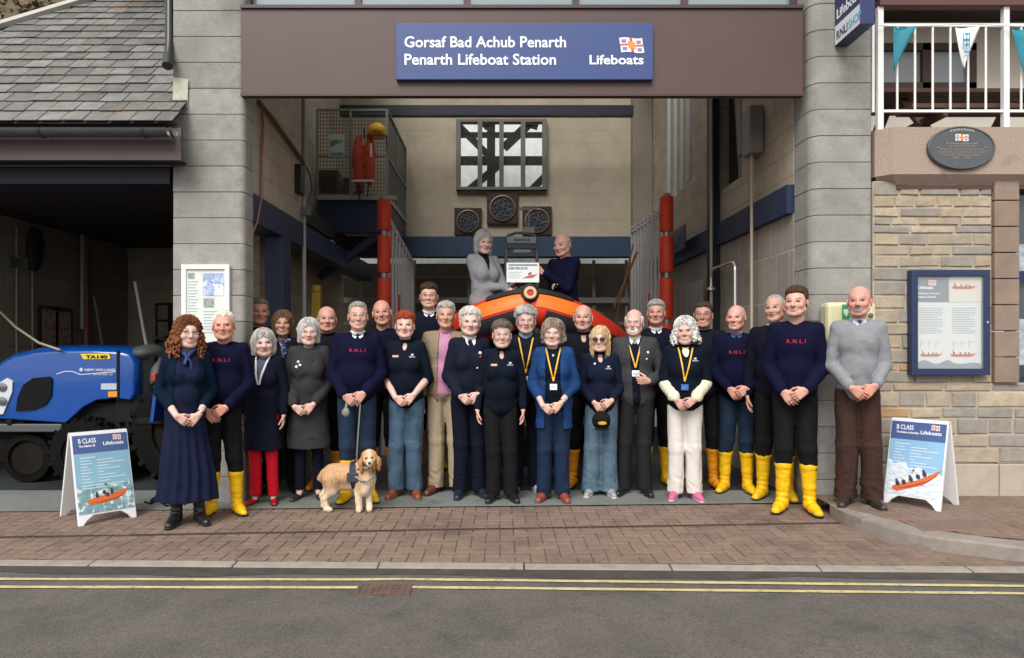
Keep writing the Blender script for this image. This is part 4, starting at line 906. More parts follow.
# wall behind balcony with brown windows
BWY=8.0
o=empty('cafe_wall',(5.5,BWY,3.3),'cream rendered wall behind the balcony under a dark eave','wall')
CR=mat('cream_render',(.62,.58,.50),.8,var=.05,vscale=2); zz=lambda py: Z_(py,BWY)-3.3; xx=lambda px:X_(px,BWY)-5.5
m=MB(); m.box(xx(850),xx(872),0,.2,-.6,3); m.box(xx(872),xx(975),0,.2,zz(44),3); m.box(xx(975),4,0,.2,-.6,3); m.box(xx(872),xx(975),0,.2,-.6,zz(92)); m.build('render',CR,o)
m=MB(); m.box(-2.5,4,-.9,.0,zz(22),zz(22)+.02); m.box(-2.5,4,-.92,-.88,zz(22)-.0,zz(22)+.3); m.build('eave',plain((.04,.022,.02),.7),o)
o=empty('brown_window',(X_(923,BWY),BWY,Z_(92,BWY)),'brown framed pair of windows behind the balcony railing','window'); hw=X_(975,BWY)-X_(923,BWY); hh=Z_(44,BWY)-Z_(92,BWY)
m=MB()
for a in ((-hw,-hw+.06,0,hh),(hw-.09,hw,0,hh),(-.02,.09,.0,hh),(-hw,hw,0,.10),(-hw,hw,hh-.08,hh)): m.box(a[0],a[1],-.03,.08,a[2],a[3])
m.build('frame',mat('frame_brown',(.065,.030,.026),.5),o)
m=MB(); m.box(-hw+.05,hw-.05,.02,.03,.05,hh-.05); m.build('pane',mat('window_blind_glass',(.33,.36,.39),.12,var=.05,spec=.6),o)
# picnic table on balcony
o=empty('picnic_table',(X_(950,6.9),6.9,BZ1+.02),'brown wooden picnic table with benches behind the balcony railing','picnic table')
WD=mat('brown_wood',(.085,.035,.024),.6,var=.25,vscale=20,stretch=(1,6,6)); bt=BZ1+.02; zt2=Z_(101,6.9)-bt
m=MB()
for k in range(5): m.box(-.85,.95,-.35+k*.14,-.23+k*.14,zt2-.04,zt2)
m.build('table_top',WD,o,bevel=.004)
for s_ in (-1,1):
    m=MB(); y=s_*.68
    for k in range(2): m.box(-.85,.95,y-.13+k*.14,y-.01+k*.14,zt2-.34,zt2-.30)
    m.build('bench',WD,o,bevel=.004)
for x in (-.55,.65):
    for s_ in (-1,1): m=MB(); m.beam((x,s_*.15,zt2-.05),(x,s_*.62,0),.09,.04); m.build('leg',WD,o)
    m=MB(); m.beam((x,-.8,zt2-.37),(x,.8,zt2-.37),.04,.08); m.build('crossbar',WD,o)
# oval plaque
c=P(960,148.5,5.895); o=empty('oval_plaque',c,'grey oval plaque with raised lettering on the balcony edge','plaque')
PLQ=mat('plaque_grey',(.095,.105,.115),.45,metal=.3,var=.1)
a_,b_2=.285,.182; m=MB(); n=40
def ellring(m,s0,y0,s1,y1): 
    vs=[(math.cos(t)*a_*s,y,math.sin(t)*b_2*s) for s,y in ((s0,y0),(s1,y1)) for t in [2*math.pi*k/n for k in range(n)]]
    m.add(vs,[(i,(i+1)%n,(i+1)%n+n,i+n) for i in range(n)])
ellring(m,1,0,1,-.022); ellring(m,1,-.022,.97,-.03); ellring(m,.97,-.03,.93,-.030); ellring(m,.93,-.03,.92,-.024)
m.add([(math.cos(t)*a_*.92,-.024,math.sin(t)*b_2*.92) for t in [2*math.pi*k/n for k in range(n)]],[tuple(range(n))]); m.build('plate',PLQ,o)
G2=plain((.27,.26,.25),.5); GO=plain((.27,.20,.14),.5)
for z_,w_,t_ in ((.030,.13,'In memory of the crew'),(.008,.11,'of the Penarth'),(-.018,.18,'lifeboat station and those'),(-.042,.20,'who have served since the year'),(-.066,.16,'Penarth Lifeboat Station'),(-.090,.075,'1861 - 1995')):
    fit_text('lettering','' or t_,-w_,w_ if t_ else w_,z_,.022,-.0245,GO if z_<.01 else G2,o,.0003,.001)
flag(o,-.055,.055,.058,.112,-.0245,name='flag_emblem')
m=MB()
for k in range(9):
    t=math.pi/2+(4-k)*.10; m.box(math.cos(t)*a_*.84-.009,math.cos(t)*a_*.84+.009,-.027,-.0245,math.sin(t)*b_2*.84-.010,math.sin(t)*b_2*.84+.010)
m.build('raised_letters',G2,o)
for x in (-.20,.20): m=MB(); m.lathe([(.008,0),(.006,.006),(.001,.007)],(x,-.024,0),(0,-1,0),8); m.build('screw',G2,o)
# notice board
x0,x1,z0,z1=X_(910,5.93),X_(988.5,5.93),Z_(375,5.93),Z_(270,5.93)
o=empty('notice_board',((x0+x1)/2,5.955,z0),'navy framed notice board about lifeboats on the stone wall','notice board'); w=(x1-x0)/2; h=z1-z0
FN=mat('board_navy',(.016,.030,.085),.4,var=.06); m=MB(); t_=.055
for a in ((-w,w,0,t_),(-w,w,h-t_,h),(-w,-w+t_,t_,h-t_),(w-t_,w,t_,h-t_)): m.box(a[0],a[1],-.05,.02,a[2],a[3])
m.build('frame',FN,o,bevel=.004)
m=MB(); m.box(-w+t_,w-t_,-.015,0,t_,h-t_); m.build('back_sheet',mat('board_paper',(.56,.60,.60),.5,var=.04),o)
iw=w-t_; m=MB(); m.box(-iw,-.0,-.018,-.0155,h-t_-.215,h-t_); hd=m.build('header',plain((.12,.16,.20),.5),o)
flag(hd,-iw*.62,-iw*.62+.065,h-t_-.075,h-t_-.030,-.0185)
fit_text('lettering','Lifeboats',-iw+.02,-iw+.145,h-t_-.105,.036,-.0185,SW,hd,.0005,.001)
fit_text('lettering','Welcome to Penarth',-iw+.02,-iw+.20,h-t_-.15,.022,-.0185,SW,hd,.0002,.001); fit_text('lettering','Lifeboat Station',-iw+.02,-iw+.17,h-t_-.18,.022,-.0185,SW,hd,.0002,.001)
def boat_pic(parent,x,z,w_,name='boat_picture',y=-.0185,tilt=0,col=(.50,.10,.06),sail=False):
    m=MB(); s_=w_
    pts=[(-.5,.02),(-.44,-.07),(.30,-.07),(.52,.06),(.30,.035),(-.5,.03)]
    T=Matrix.Translation((x,0,z))@Matrix.Rotation(tilt,4,'Y')
    m.prism([(a*s_,b*s_) for a,b in pts],y-.002,y,0,T); m.prism([(a*s_,b*s_) for a,b in ((-.46,-.03),(.36,-.03),(.40,-.01),(-.47,-.01))],y-.003,y-.0021,1,T)
    for a in (-.35,-.12,.08,.22): m.prism([((a-.03)*s_,.03*s_),((a+.03)*s_,.03*s_),((a+.02)*s_,.11*s_),((a-.02)*s_,.11*s_)],y-.0025,y-.0002,1,T)
    m.prism([(-.40*s_,.05*s_),(-.38*s_,.05*s_),(-.38*s_,.2*s_),(-.40*s_,.2*s_)],y-.0025,y-.0002,1,T)
    return m.build(name,[plain(col,.6),plain((.10,.05,.05),.6)],parent)
m=MB(); m.box(.004,iw,-.018,-.0155,h-t_-.215,h-t_); pp=m.build('picture_panel',plain((.58,.55,.50),.5),o); boat_pic(pp,.13,h-t_-.09,.21)
m=MB()
for cx_ in (-iw+.03,.03):
    for k in range(12): m.box(cx_,cx_+.20-(.05 if k%5==4 else .01*(k%2)),-.0175,-.0155,h-t_-.27-k*.019,h-t_-.264-k*.019)
    for k in range(3): m.box(cx_+.01+k*.065,cx_+.05+k*.065,-.0175,-.0155,h-t_-.56,h-t_-.557); m.box(cx_+.01+k*.065,cx_+.013+k*.065,-.0175,-.0155,h-t_-.60,h-t_-.54)
m.build('printed_text',plain((.33,.38,.42),.7),o)
bp_=boat_pic(o,-iw+.13,.17,.19,y=-.0155); boat_pic(o,.125,.17,.22,y=-.0155)
m=MB(); pts=[(-iw,.058),(iw,.058),(iw,.085)]; r=random.Random(2)
for k in range(13): pts.append((iw-2*iw*(k+.5)/13,.10+.018*math.sin(k*1.3)*(1 if k>5 else .3)+(0.01 if k>5 else 0)))
pts.append((-iw,.10)); m.prism(pts,-.0175,-.0156); m.build('skyline_strip',plain((.16,.22,.26),.6),o)
m=MB(); m.lathe([(.011,0),(.011,.006),(.001,.008)],(w-.026,-.05,h*.5),(0,-1,0),10); m.build('lock',plain((.5,.5,.5),.3,metal=.6),o)
m=MB(); m.box(-iw,iw,-.0405,-.038,t_,h-t_); m.build('glass_door',mat('clear_acrylic',(.9,.92,.92),.08,alpha=.10,spec=.6),o)
# defibrillator cabinet
c=P(848,324,5.88); o=empty('defibrillator_cabinet',c,'pale yellow defibrillator cabinet with green sign behind the bearded man','cabinet')
m=MB(); m.box(-.205,.205,-.07,.09,-.18,.18,0,.035); m.build('body',mat('cabinet_cream',(.62,.60,.38),.45,var=.04),o)
m=MB(); m.box(-.085,-.02,-.076,-.071,.04,.16); g=m.build('green_sign',plain((.02,.33,.12),.5),o)
m=MB(); m.prism([(x-.085,z) for x,z in ((.032,.058),(.052,.09),(.052,.115),(.040,.122),(.032,.112),(.024,.122),(.012,.115),(.012,.09))],-.079,-.0765); m.build('heart_mark',plain((.75,.8,.75),.5),g)
m=MB(); m.box(-.19,-.13,-.076,-.071,-.14,-.06); m.build('green_label',plain((.02,.25,.11),.5),o)
m=MB(); m.lathe([(.02,0),(.02,.015),(.012,.02)],(.15,-.07,.07),(0,-1,0),12); m.build('lock',plain((.12,.12,.12),.4),o)
# ================================================================ PEOPLE
NAVY=(.012,.014,.042); BLACK=(.010,.010,.012)
def hand(w,f,n,side,curl=.5,sc=1.0):
    f=Vector(f).normalized(); n=Vector(n); n=(n-f*n.dot(f)).normalized(); t=f.cross(n)*side; w=Vector(w); out=[]
    for i in range(4):
        b=w+(f*(.086-.004*abs(i-1.2))+t*(.029-.019*i))*sc
        out.append(Cap(w+(f*.008+t*(.015-.010*i))*sc,b,.0145*sc,.0115*sc,k=.010))
        L=(.070,.078,.072,.056)[i]*sc; p=b; a=0
        for j,(fr,ca) in enumerate(((.45,.55),(.31,.75),(.24,.5))):
            a+=ca*curl*(1+.12*i); q=p+(f*math.cos(a)+n*math.sin(a)+t*(.06*(1.5-i)))*(L*fr)
            out.append(Cap(p,q,(.0092-.0008*j)*sc,(.0088-.0009*j)*sc,k=.003)); p=q
    p=w+(f*.018+t*.016)*sc; q=p+(f*.030+t*.030+n*.008)*sc; out.append(Cap(p,q,.014*sc,.0115*sc,k=.008))
    r=q+(f*.030+t*.010+n*.012*(1+curl))*sc; out.append(Cap(q,r,.0105*sc,.0095*sc,k=.003))
    u=r+(f*.024-t*.002+n*.010*(1+curl))*sc; out.append(Cap(r,u,.0092*sc,.0078*sc,k=.003))
    return out
def v3(*a): return Vector(a)
GARM=[0]
def fabric(col,kind='cloth'):
    key='%s_%03d_%03d_%03d'%(kind,*[int(c*999) for c in col])
    if kind=='knit': return mat(key,col,.95,var=.07,vscale=14,bump=.7,bscale=210,spec=.08,bdist=.004)
    if kind=='denim': return mat(key,col,.85,var=.38,vscale=7,bump=.4,bscale=260,spec=.2)
    if kind=='tweed': return mat(key,col,.95,var=.28,vscale=150,bump=.5,bscale=180,spec=.12)
    if kind=='rubber': return mat(key,col,.42,var=.12,vscale=9,bump=.35,bscale=26,spec=.4,bdist=.006,stain=((.30,.19,.06),11,.60,.80))
    if kind=='leather': return mat(key,col,.38,var=.22,vscale=18,bump=.3,bscale=90)
    return mat(key,col,.88,var=.08,vscale=11,bump=.5,bscale=150,spec=.10,bdist=.003)
SKIN=mat('skin',(.5,.3,.2),.52,attr=True,var=.07,vscale=70,bump=.12,bscale=200,spec=.35)
def hairmat(col):
    key='hair_%03d_%03d_%03d'%tuple(int(c*999) for c in col)
    return mat(key,col,.62,var=.38,vscale=42,bump=.8,bscale=150,stretch=(1,1,.35),spec=.12,bdist=.004)

class Person:
    def __init__(s, label, px, H, Y, z=0.0, sex='m', fat=.3, yaw=0, pose='clasp', skin=(.56,.31,.22), hy=0, ht=0, hp=0, wide=1.0,
                 wr=None, el=None, hands=None, seed=None, group=None, lean=0):
        s.s=H/1.75; s.H=H; s.fat=fat; s.sex=sex; s.skin=np.array(skin)*np.array([1.0,1.07,1.13]); s.seed=seed or int(px*7)+3
        s.hs=(1/s.s)**.7*1.055; s.wide=wide
        m=sex=='m'; s.m=m
        sw=.166 if m else .146; sw*=wide
        s.sh={i:v3(i*sw,.01,1.410) for i in (-1,1)}
        r=random.Random(s.seed)
        if pose=='clasp':
            dz=r.uniform(-.045,.035); dx=r.uniform(-.028,.028)
            s.el={i:v3(i*(.212+.026*fat)*(1 if m else .93)*wide,.030-.015*fat,1.118) for i in (-1,1)}
            yy=-.175-.07*fat
            s.wr={-1:v3(-.088+dx,yy-.015,.945+dz),1:v3(.092+dx,yy+.012,.955+dz+r.uniform(-.01,.02))}
            s.hn={-1:((.80,-.12,-.58),(.1,1,.1),1,.75),1:((-.72,-.15,-.68),(-.1,1,0),-1,.55)}
            if r.random()<.45:
                s.wr[-1].y,s.wr[1].y=yy+.012,yy-.018; s.hn={-1:((.66,-.12,-.74),(.1,1,.1),1,.55),1:((-.82,-.15,-.50),(-.1,1,0),-1,.8)}
        elif pose=='down':
            s.el={i:v3(i*(.205+.03*fat)*wide,.04,1.125) for i in (-1,1)}
            s.wr={i:v3(i*(.225+.02*fat)*wide,-.03,.885) for i in (-1,1)}
            s.hn={i:((0,-.12,-1),(-i,0,0),-i,.45) for i in (-1,1)}
        else:
            s.el={i:v3(*el[0 if i<0 else 1]) for i in (-1,1)}; s.wr={i:v3(*wr[0 if i<0 else 1]) for i in (-1,1)}
            s.hn={-1:hands[0],1:hands[1]}
        f=fat; b=1.0 if m else .93
        s.torso=[Ell((0,.012,.955),(.160*b*wide+.022*f,.112+.03*f,.13)),
            Ell((0,-.004-.030*f,1.10),(.138*b*wide+.050*f,.100+.062*f,.165)),
            Ell((0,.0,1.285),((.162 if m else .145)*wide+.026*f,.116+.022*f,.165)),
            Cap((-sw+.025,.015,1.395),(sw-.025,.015,1.395),.050,k=.05)]
        for i in (-1,1): s.torso.append(Cap((i*.038,.032,1.446),(i*(sw-.008),.018,1.410),.024,.040,k=.035))
        if not m:
            for i in (-1,1): s.torso.append(Ell((i*.068,-.088-.02*f,1.255-.01*f),(.068+.012*f,.058+.014*f,.066+.01*f),k=.04))
        s.arm=[(s.sh[i],s.el[i],s.wr[i],i) for i in (-1,1)]
        st=.105 if m else .092; s.ft={i:v3(i*st*wide,.02,.0) for i in (-1,1)}
        s.hip={i:v3(i*.088*wide,.012,.90) for i in (-1,1)}; s.kn={i:v3(i*(.094 if m else .086)*wide,-.004,.49) for i in (-1,1)}
        s.an={i:v3(i*st*wide,.025,.085) for i in (-1,1)}
        s.loc=Vector((X_(px,Y),Y,z)); look=-math.degrees(math.atan2(s.loc.x,Y)); yaw+=look*.55; hy+=look*.45; s.yaw=math.radians(yaw); s.lean=lean
        # head frame (head-local -> 1.75 space)
        s.hc=Vector((0,-.012,1.75-.122*s.hs)); s.HM=Matrix.Translation(s.hc)@Euler((math.radians(hp),math.radians(ht),math.radians(hy))).to_matrix().to_4x4()@Matrix.Scale(s.hs,4)
        s.label=label; s.group=group; r=random.Random(s.seed+77); s.sway=r.uniform(-.07,.07); s.fr=r
        s.HM=s.HM@Matrix.Diagonal((r.uniform(.95,1.06)*(1+.03*fat),1,r.uniform(.965,1.03),1))
    def tr(s,V):   # 1.75 space -> object
        V=np.array(V,dtype=float)
        V[:,0]*=1-.065*np.clip((1.50-V[:,2])/.06,0,1)*np.clip((V[:,2]-.0)/.2,0,1)
        z=V[:,2]-.4; V[:,0]+=s.sway*np.clip(z,0,.5)*np.clip(1.6-V[:,2],0,1)
        if s.lean:
            z=V[:,2]-.9; w=np.clip(z/.5,0,1.6); V[:,0]+=s.lean*.25*w*w
        return V*s.s
    def trh(s,V):
        M=np.array(s.HM); return np.asarray(V)@M[:3,:3].T+M[:3,3]
    def piece(s,name,fld,m,parent=None,head=False,cols=None):
        V,Fc=fld.mesh()
        if head: V=s.trh(V)
        return mesh_obj(name,s.tr(V),Fc,m,parent or s.o,smooth=True,cols=cols)
    def mb(s,name,mb,m,parent=None,head=False,**k):
        V=np.array([tuple(v) for v in mb.v]); V=s.trh(V) if head else V
        mb.v=[Vector(v) for v in s.tr(V)]
        return mb.build(name,m,parent or s.o,**k)
    # ---- body with head and hands
    def body(s, smile=.5, teeth=True, brow=(.18,.12,.09), nose=1.0, jaw=1.0, eye=.0050, forearm=True, rosy=.18, lip=(.50,.20,.17), longneck=0):
        sk=s.skin; parts=[]; jaw*=s.fr.uniform(.92,1.10); nose*=s.fr.uniform(.96,1.06); smile*=s.fr.uniform(.75,1.1); nw=s.fr.uniform(.85,1.25); age=s.fr.uniform(.5,1.2)
        pr=[p.grow(-.012) for p in s.torso]
        for a,e,w,i in s.arm:
            pr+=[Cap(a,e,.042,.038,k=.02),Cap(e,e+(w-e)*.35,.038,.037,k=.01),Cap(e+(w-e)*.35,w,.037,.026,k=.01)]
            pr+=[Cap(s.hip[i],s.kn[i],.078,.052,k=.02),Cap(s.kn[i],s.an[i],.050,.036,k=.02),Cap(s.an[i],s.an[i]+v3(0,-.03,-.035),.030,.026,k=.02)]
        pr.append(Cap((0,.028,1.42),(0,.010,1.56),.056 if s.m else .048,.053 if s.m else .045,k=.03))
        f=Field(pr,.0105,k=.02); V,Fc=f.mesh(); parts.append((V,Fc,np.tile(sk,(len(V),1))))
        # hands
        pr=[]
        for i in (-1,1):
            fd,n,sd,cu=s.hn[i]; w=s.wr[i]; pr.append(Cap(w+(s.el[i]-w)*.3,w,.030,.0245,k=.012))
            pr+=hand(w,fd,n,sd,cu,(1.0 if s.m else .93))
        def mk(pr):
            f=Field(pr,.0042,k=.006,pad=.012); V,Fc=f.mesh(); return V,Fc
        lo=[p.hi[0] for p in pr]
        half=len(pr)//2
        for grp in (pr[:half],pr[half:]):
            V,Fc=mk(grp); c=np.tile(sk*np.array([1.0,.93,.90]),(len(V),1)); parts.append((V,Fc,c))
        # head
        J=jaw
        H=[Ell((0,.018,.030),(.074,.092,.083)),Ell((0,-.022,-.018),(.063,.070,.082),k=.03),Ell((0,-.038,-.072),(.043*J,.046,.036),k=.03),
           Ell((0,-.074,-.100),(.019*J,.016,.014),k=.02),
           Cap((-.030,-.080,.016),(.030,-.080,.016),.011,k=.016),
           Ell((.036,-.064,-.028),(.026,.024,.022),k=.018),Ell((-.036,-.064,-.028),(.026,.024,.022),k=.018),
           Cap((.052*J,-.005,-.058),(.030*J,-.062,-.090),.020,.016,k=.025),Cap((-.052*J,-.005,-.058),(-.030*J,-.062,-.090),.020,.016,k=.025),
           Cap((0,.030,-.15),(0,.012,-.05),.054 if s.m else .046,.050 if s.m else .044,k=.02)]
        f=Field(H,.0036,k=.02,pad=.03,lo=(-.10,-.14,-.17),hi=(.10,.13,.13))
        for i in (-1,1):
            f.sub(Ell((i*.032,-.106,.000),(.020,.020,.0125)),k=.012)
        f.u(Cap((0,-.090,.010),(0,-.108*nose,-.026),.0065,.0105*nose,k=.010))
        f.u(Ell((0,-.108*nose,-.032),(.0120*nw,.011,.0095),k=.006))
        for i in (-1,1):
            f.u(Ell((i*.0125*nose,-.098,-.034),(.0078,.009,.0068),k=.005))
            f.u(Ell((i*.079,.012,-.012),(.0085,.018,.031),R=Matrix.Rotation(i*.35,3,'Z'),k=.006))
            f.sub(Ell((i*.090,.006,-.008),(.006,.010,.018)),k=.006)
        sm=smile; mw=.022+.010*sm; zc=-.061
        for (ya,dz,r,c) in ((-.0905,.0055,.0052,1),(-.0890,-.0065,.0058,2)):
            pts=[(-mw,ya+.014,zc+.006*sm),(-mw*.5,ya+.003,zc+dz*.8-.001*sm),(0,ya,zc+dz-.002*sm),(mw*.5,ya+.003,zc+dz*.8-.001*sm),(mw,ya+.014,zc+.006*sm)]
            for a,b in zip(pts,pts[1:]): f.u(Cap(a,b,r,r,k=.004))
        f.sub(Cap((-mw*.8,-.094,zc+.003*sm),(0,-.101,zc-.001),.0026+.0026*sm*teeth,k=.003)); f.sub(Cap((mw*.8,-.094,zc+.003*sm),(0,-.101,zc-.001),.0026+.0026*sm*teeth,k=.003))
        for i in (-1,1):   # smile folds
            f.sub(Cap((i*.020,-.093,-.034),(i*(.034+.004*sm),-.084,-.060),.0022+.0018*sm,k=.006))
        f.add(lambda x,y,z:(-.0005*age*np.sin(z*520+6*np.abs(x)*8))*np.exp(-((z-.048)/.016)**2)*(y<-.02)+.0007*wob(x,y,z,170,s.seed+40)+.0012*wob(x,y,z,60,s.seed+41))
        for i in (-1,1): f.sub(Cap((i*.020,-.094,-.0135),(i*.042,-.087,-.0150),.0016),k=.005)
        V,Fc=f.mesh()
        x,y,z=V[:,0],V[:,1],V[:,2]; c=np.tile(sk,(len(V),1)).astype(float)
        def mixc(w,col): 
            nonlocal c; w=np.clip(w,0,1)[:,None]; c=c*(1-w)+np.array(col)*w
        c=c*(1+.07*wob(x,y,z,75,s.seed+50)+.05*wob(x,y,z,190,s.seed+51))[:,None]
        red=np.exp(-(((np.abs(x)-.040)/.020)**2+((z+.028)/.018)**2+((y+.07)/.04)**2))
        mixc(rosy*1.5*red,sk*np.array([1.12,.68,.66])); mixc(rosy*1.3*np.exp(-((x/.014)**2+((z+.030)/.016)**2+((y+.11)/.02)**2)),sk*np.array([1.1,.7,.66]))
        mixc(rosy*np.exp(-(((np.abs(x)-.08)/.012)**2)),sk*np.array([1.1,.72,.68]))
        zz=zc+.006*sm*(np.abs(x)/mw)**2
        lipw=(np.abs(x)<mw*.98)&(y<-.070)&(np.abs(z-zz)<.0105)
        mixc(lipw*.75,lip)
        inner=(np.abs(x)<mw*.80)&(y<-.070)&(np.abs(z-zz+.0005)<.0026+.0013*sm*teeth)
        mixc(inner*(.9 if teeth else .8),(.62,.58,.50) if teeth else (.10,.03,.03))
        bz=.021+.010*(1-((np.abs(x)-.034)/.026)**2)*.5
        bw=(np.abs(np.abs(x)-.034)<.021)&(y<-.055)&(np.abs(z-bz)<.0042)
        if brow is not None: mixc(bw*.75,brow)
        parts.append((s.trh(V),Fc,c))
        # eyes
        E=Field([Ell((i*.0315,-.0795,.0015),(.0138,.0122,eye)) for i in (-1,1)],.0016,k=.001,pad=.006)
        V,Fc=E.mesh(); x,z=V[:,0],V[:,2]; c=np.tile(np.array((.36,.33,.31)),(len(V),1))
        rr=np.sqrt((np.abs(x)-.0315)**2+(z-.0015)**2); c[rr<.0064]=(.09,.075,.065); c[rr<.0028]=(.01,.01,.01)
        parts.append((s.trh(V),Fc,c))
        L=[Cap((i*.0190,-.0925,.0030+eye*.6),(i*.0315,-.0945,.0045+eye*.95),.0019,.0022) for i in (-1,1)]+[Cap((i*.0315,-.0945,.0045+eye*.95),(i*.0440,-.0855,.0030+eye*.6),.0022,.0019) for i in (-1,1)]
        E=Field(L,.0016,k=.001,pad=.006); V,Fc=E.mesh(); parts.append((s.trh(V),Fc,np.tile(np.array((.05,.03,.025)) if not s.m else np.array(sk)*.35,(len(V),1))))
        V,Fc,Cc=merge(parts)
        s.o=mesh_obj('person',s.tr(V),Fc,SKIN,None,smooth=True,cols=Cc); s.o.location=s.loc; s.o.rotation_euler=(0,0,s.yaw)
        setp(s.o,s.label,'person',s.group or 'people lined up for the group photograph')
        return s
    # ---- hair
    def hair(s, style, col, t=.014, top=None, L=.06, oh=.092, ow=.064, curl=0, cf=60, flare=0, name='hair', part=0, oy=-.118, back=None):
        top=t if top is None else top
        if L>.065: oh+=.021; ow+=.006; t*=.68; top*=.75; flare*=.6
        k=.02
        if style=='ring':
            f=Field([Ell((0,.018,.028),(.074+t,.092+t,.083+t*.3))],.0045,pad=.03)
            f.cut(lambda x,y,z:z-(L if L<.06 else .035)); f.cut(lambda x,y,z:-z-.065-y*.2); f.cut(lambda x,y,z:-.02-y-.0*z)
            f.sub(Ell((0,-.05,.09),(.066,.12,.06)),k=.01)
        elif L<=.065:   # short cut: thickness tapers to nothing at an uneven hairline
            f=Field([Ell((0,.018,.030),(.074,.092,.083)),Ell((0,.045,-.020),(.060,.062,.070),k=.02)],.0042,pad=.04+curl,k=.02)
            op=Ell((part,oy,-.042),(ow,.082,oh)); sd=s.seed
            def th(x,y,z):
                zh=.058+(oh-.092)*1.6-2.2*(np.abs(x)-.022)**2; d=np.maximum(z-zh,y+.030+.25*(z-.02))+.006*wob(x,y,z,80,sd)+.004*wob(x,y,z,170,sd+3)
                low=z+L+.35*np.clip(.02-y,0,1)*0; low=np.where(y<.030,z+.018-.9*np.clip(y+.030,-.05,.06)*0,low)
                low=np.minimum(low,np.where(y<-.030,z-.018,1)); ear=np.sqrt(((np.abs(x)-.085)/.9)**2+(y-.010)**2+((z+.022)/1.35)**2)-.026
                w=np.clip(np.minimum(np.minimum(d,low*1.2),ear)/.020,-.6,1)
                return (t*.75+(top-t*.75)*np.clip((z-.045)/.055,0,1))*w-.0015*(w<0.05)
            f.add(lambda x,y,z:-th(x,y,z))
        else:
            pr=[Ell((0,.020,.034),(.074+t,.092+t,.083+top))]
            for i in (-1,1):
                pr.append(Cap((i*(.058+t*.6),.005,.02),(i*(.058+t*.6+flare),.004,-L),.028+t*.5,.020+t*.2,k=.02))
                pr.append(Cap((i*(.035+t*.6),.06,.02),(i*(.035+t*.6+flare*.5),.06,-L),.034+t*.5,.024+t*.2,k=.02))
            pr.append(Cap((0,.075,.02),(0,.07,-L*(back or 1)),.034+t*.4,.026+t*.2,k=.02))
            f=Field(pr,.0045,pad=.035+curl,k=.02)
            f.sub(Ell((part+s.fr.uniform(-.006,.006),oy,-.042),(ow,.120 if 0 else .084,oh),R=Matrix.Rotation(s.fr.uniform(-.28,.28),3,'Y')),k=.014)
            f.add(lambda x,y,z:.0035*wob(x,y,z*.5,95,s.seed+60))
        if curl: f.add(lambda x,y,z:curl*wob(x,y,z,cf,s.seed)+curl*.5*wob(x,y,z,cf*2.1,s.seed+1))
        f.add(lambda x,y,z:.0022*np.sin(34*np.arctan2(x,y-.035)+22*z+3*np.sin(40*z+s.seed))*np.clip((np.abs(x)+np.abs(y-.035))/.05,0,1)+.0022*wob(x*1.3,y*1.0,z*.45,200,s.seed+2)+.0025*wob(x,y,z,70,s.seed+4))
        o=s.piece(name,f,hairmat(col),head=True)
        if L>.065 or curl>.004: s.strands(o,col,240 if L>.065 else 150,min(L,.2),max(t,top*.8)+.001,oh,ow,part=part,amp=.0025+curl*.6,short=L<=.065,flare=flare)
        return o
    def curls(s,col,n=170,R=.115,L=.16,size=.017,oh=.088,ow=.060,amp=1,name='hair'):
        r=random.Random(s.seed); pr=[Ell((0,.022,.032),(.079,.098,.086))]; oh+=.030; ow+=.006
        for i in range(n):
            th=r.uniform(0,2*math.pi); u=r.uniform(-1,1)
            z=r.uniform(-L,.108); 
            if z>.03: rad=math.sqrt(max(0,1-((z-.03)/.088)**2))*.088
            else: rad=.088+(R-.088)*min(1,(.03-z)/.10)
            rad*=r.uniform(.92,1.10)
            x=math.cos(th)*rad; y=math.sin(th)*rad*1.08+.022
            if y<-.035 and abs(x)<ow+.004 and z<.055: continue
            pr.append(Cap((x,y,z),(x+r.uniform(-1,1)*size*.8,y+r.uniform(-1,1)*size*.8,z-size*r.uniform(.6,1.8)),size*r.uniform(.75,1.15),size*.6,k=.006))
        f=Field(pr,.0048,pad=.02,k=.02)
        f.sub(Ell((0,-.118,-.042),(ow,.078,oh)),k=.006)
        f.add(lambda x,y,z:.0045*amp*wob(x,y,z,130,s.seed)+.003*wob(x,y,z,260,s.seed+5))
        o=s.piece(name,f,hairmat(col),head=True)
        s.strands(o,col,330,L,.010,oh,ow,amp=.0085,freq=r.uniform(150,190),n_pt=26,rad=.0026,flare=(R-.092)*1.0,jit=.012)
        return o
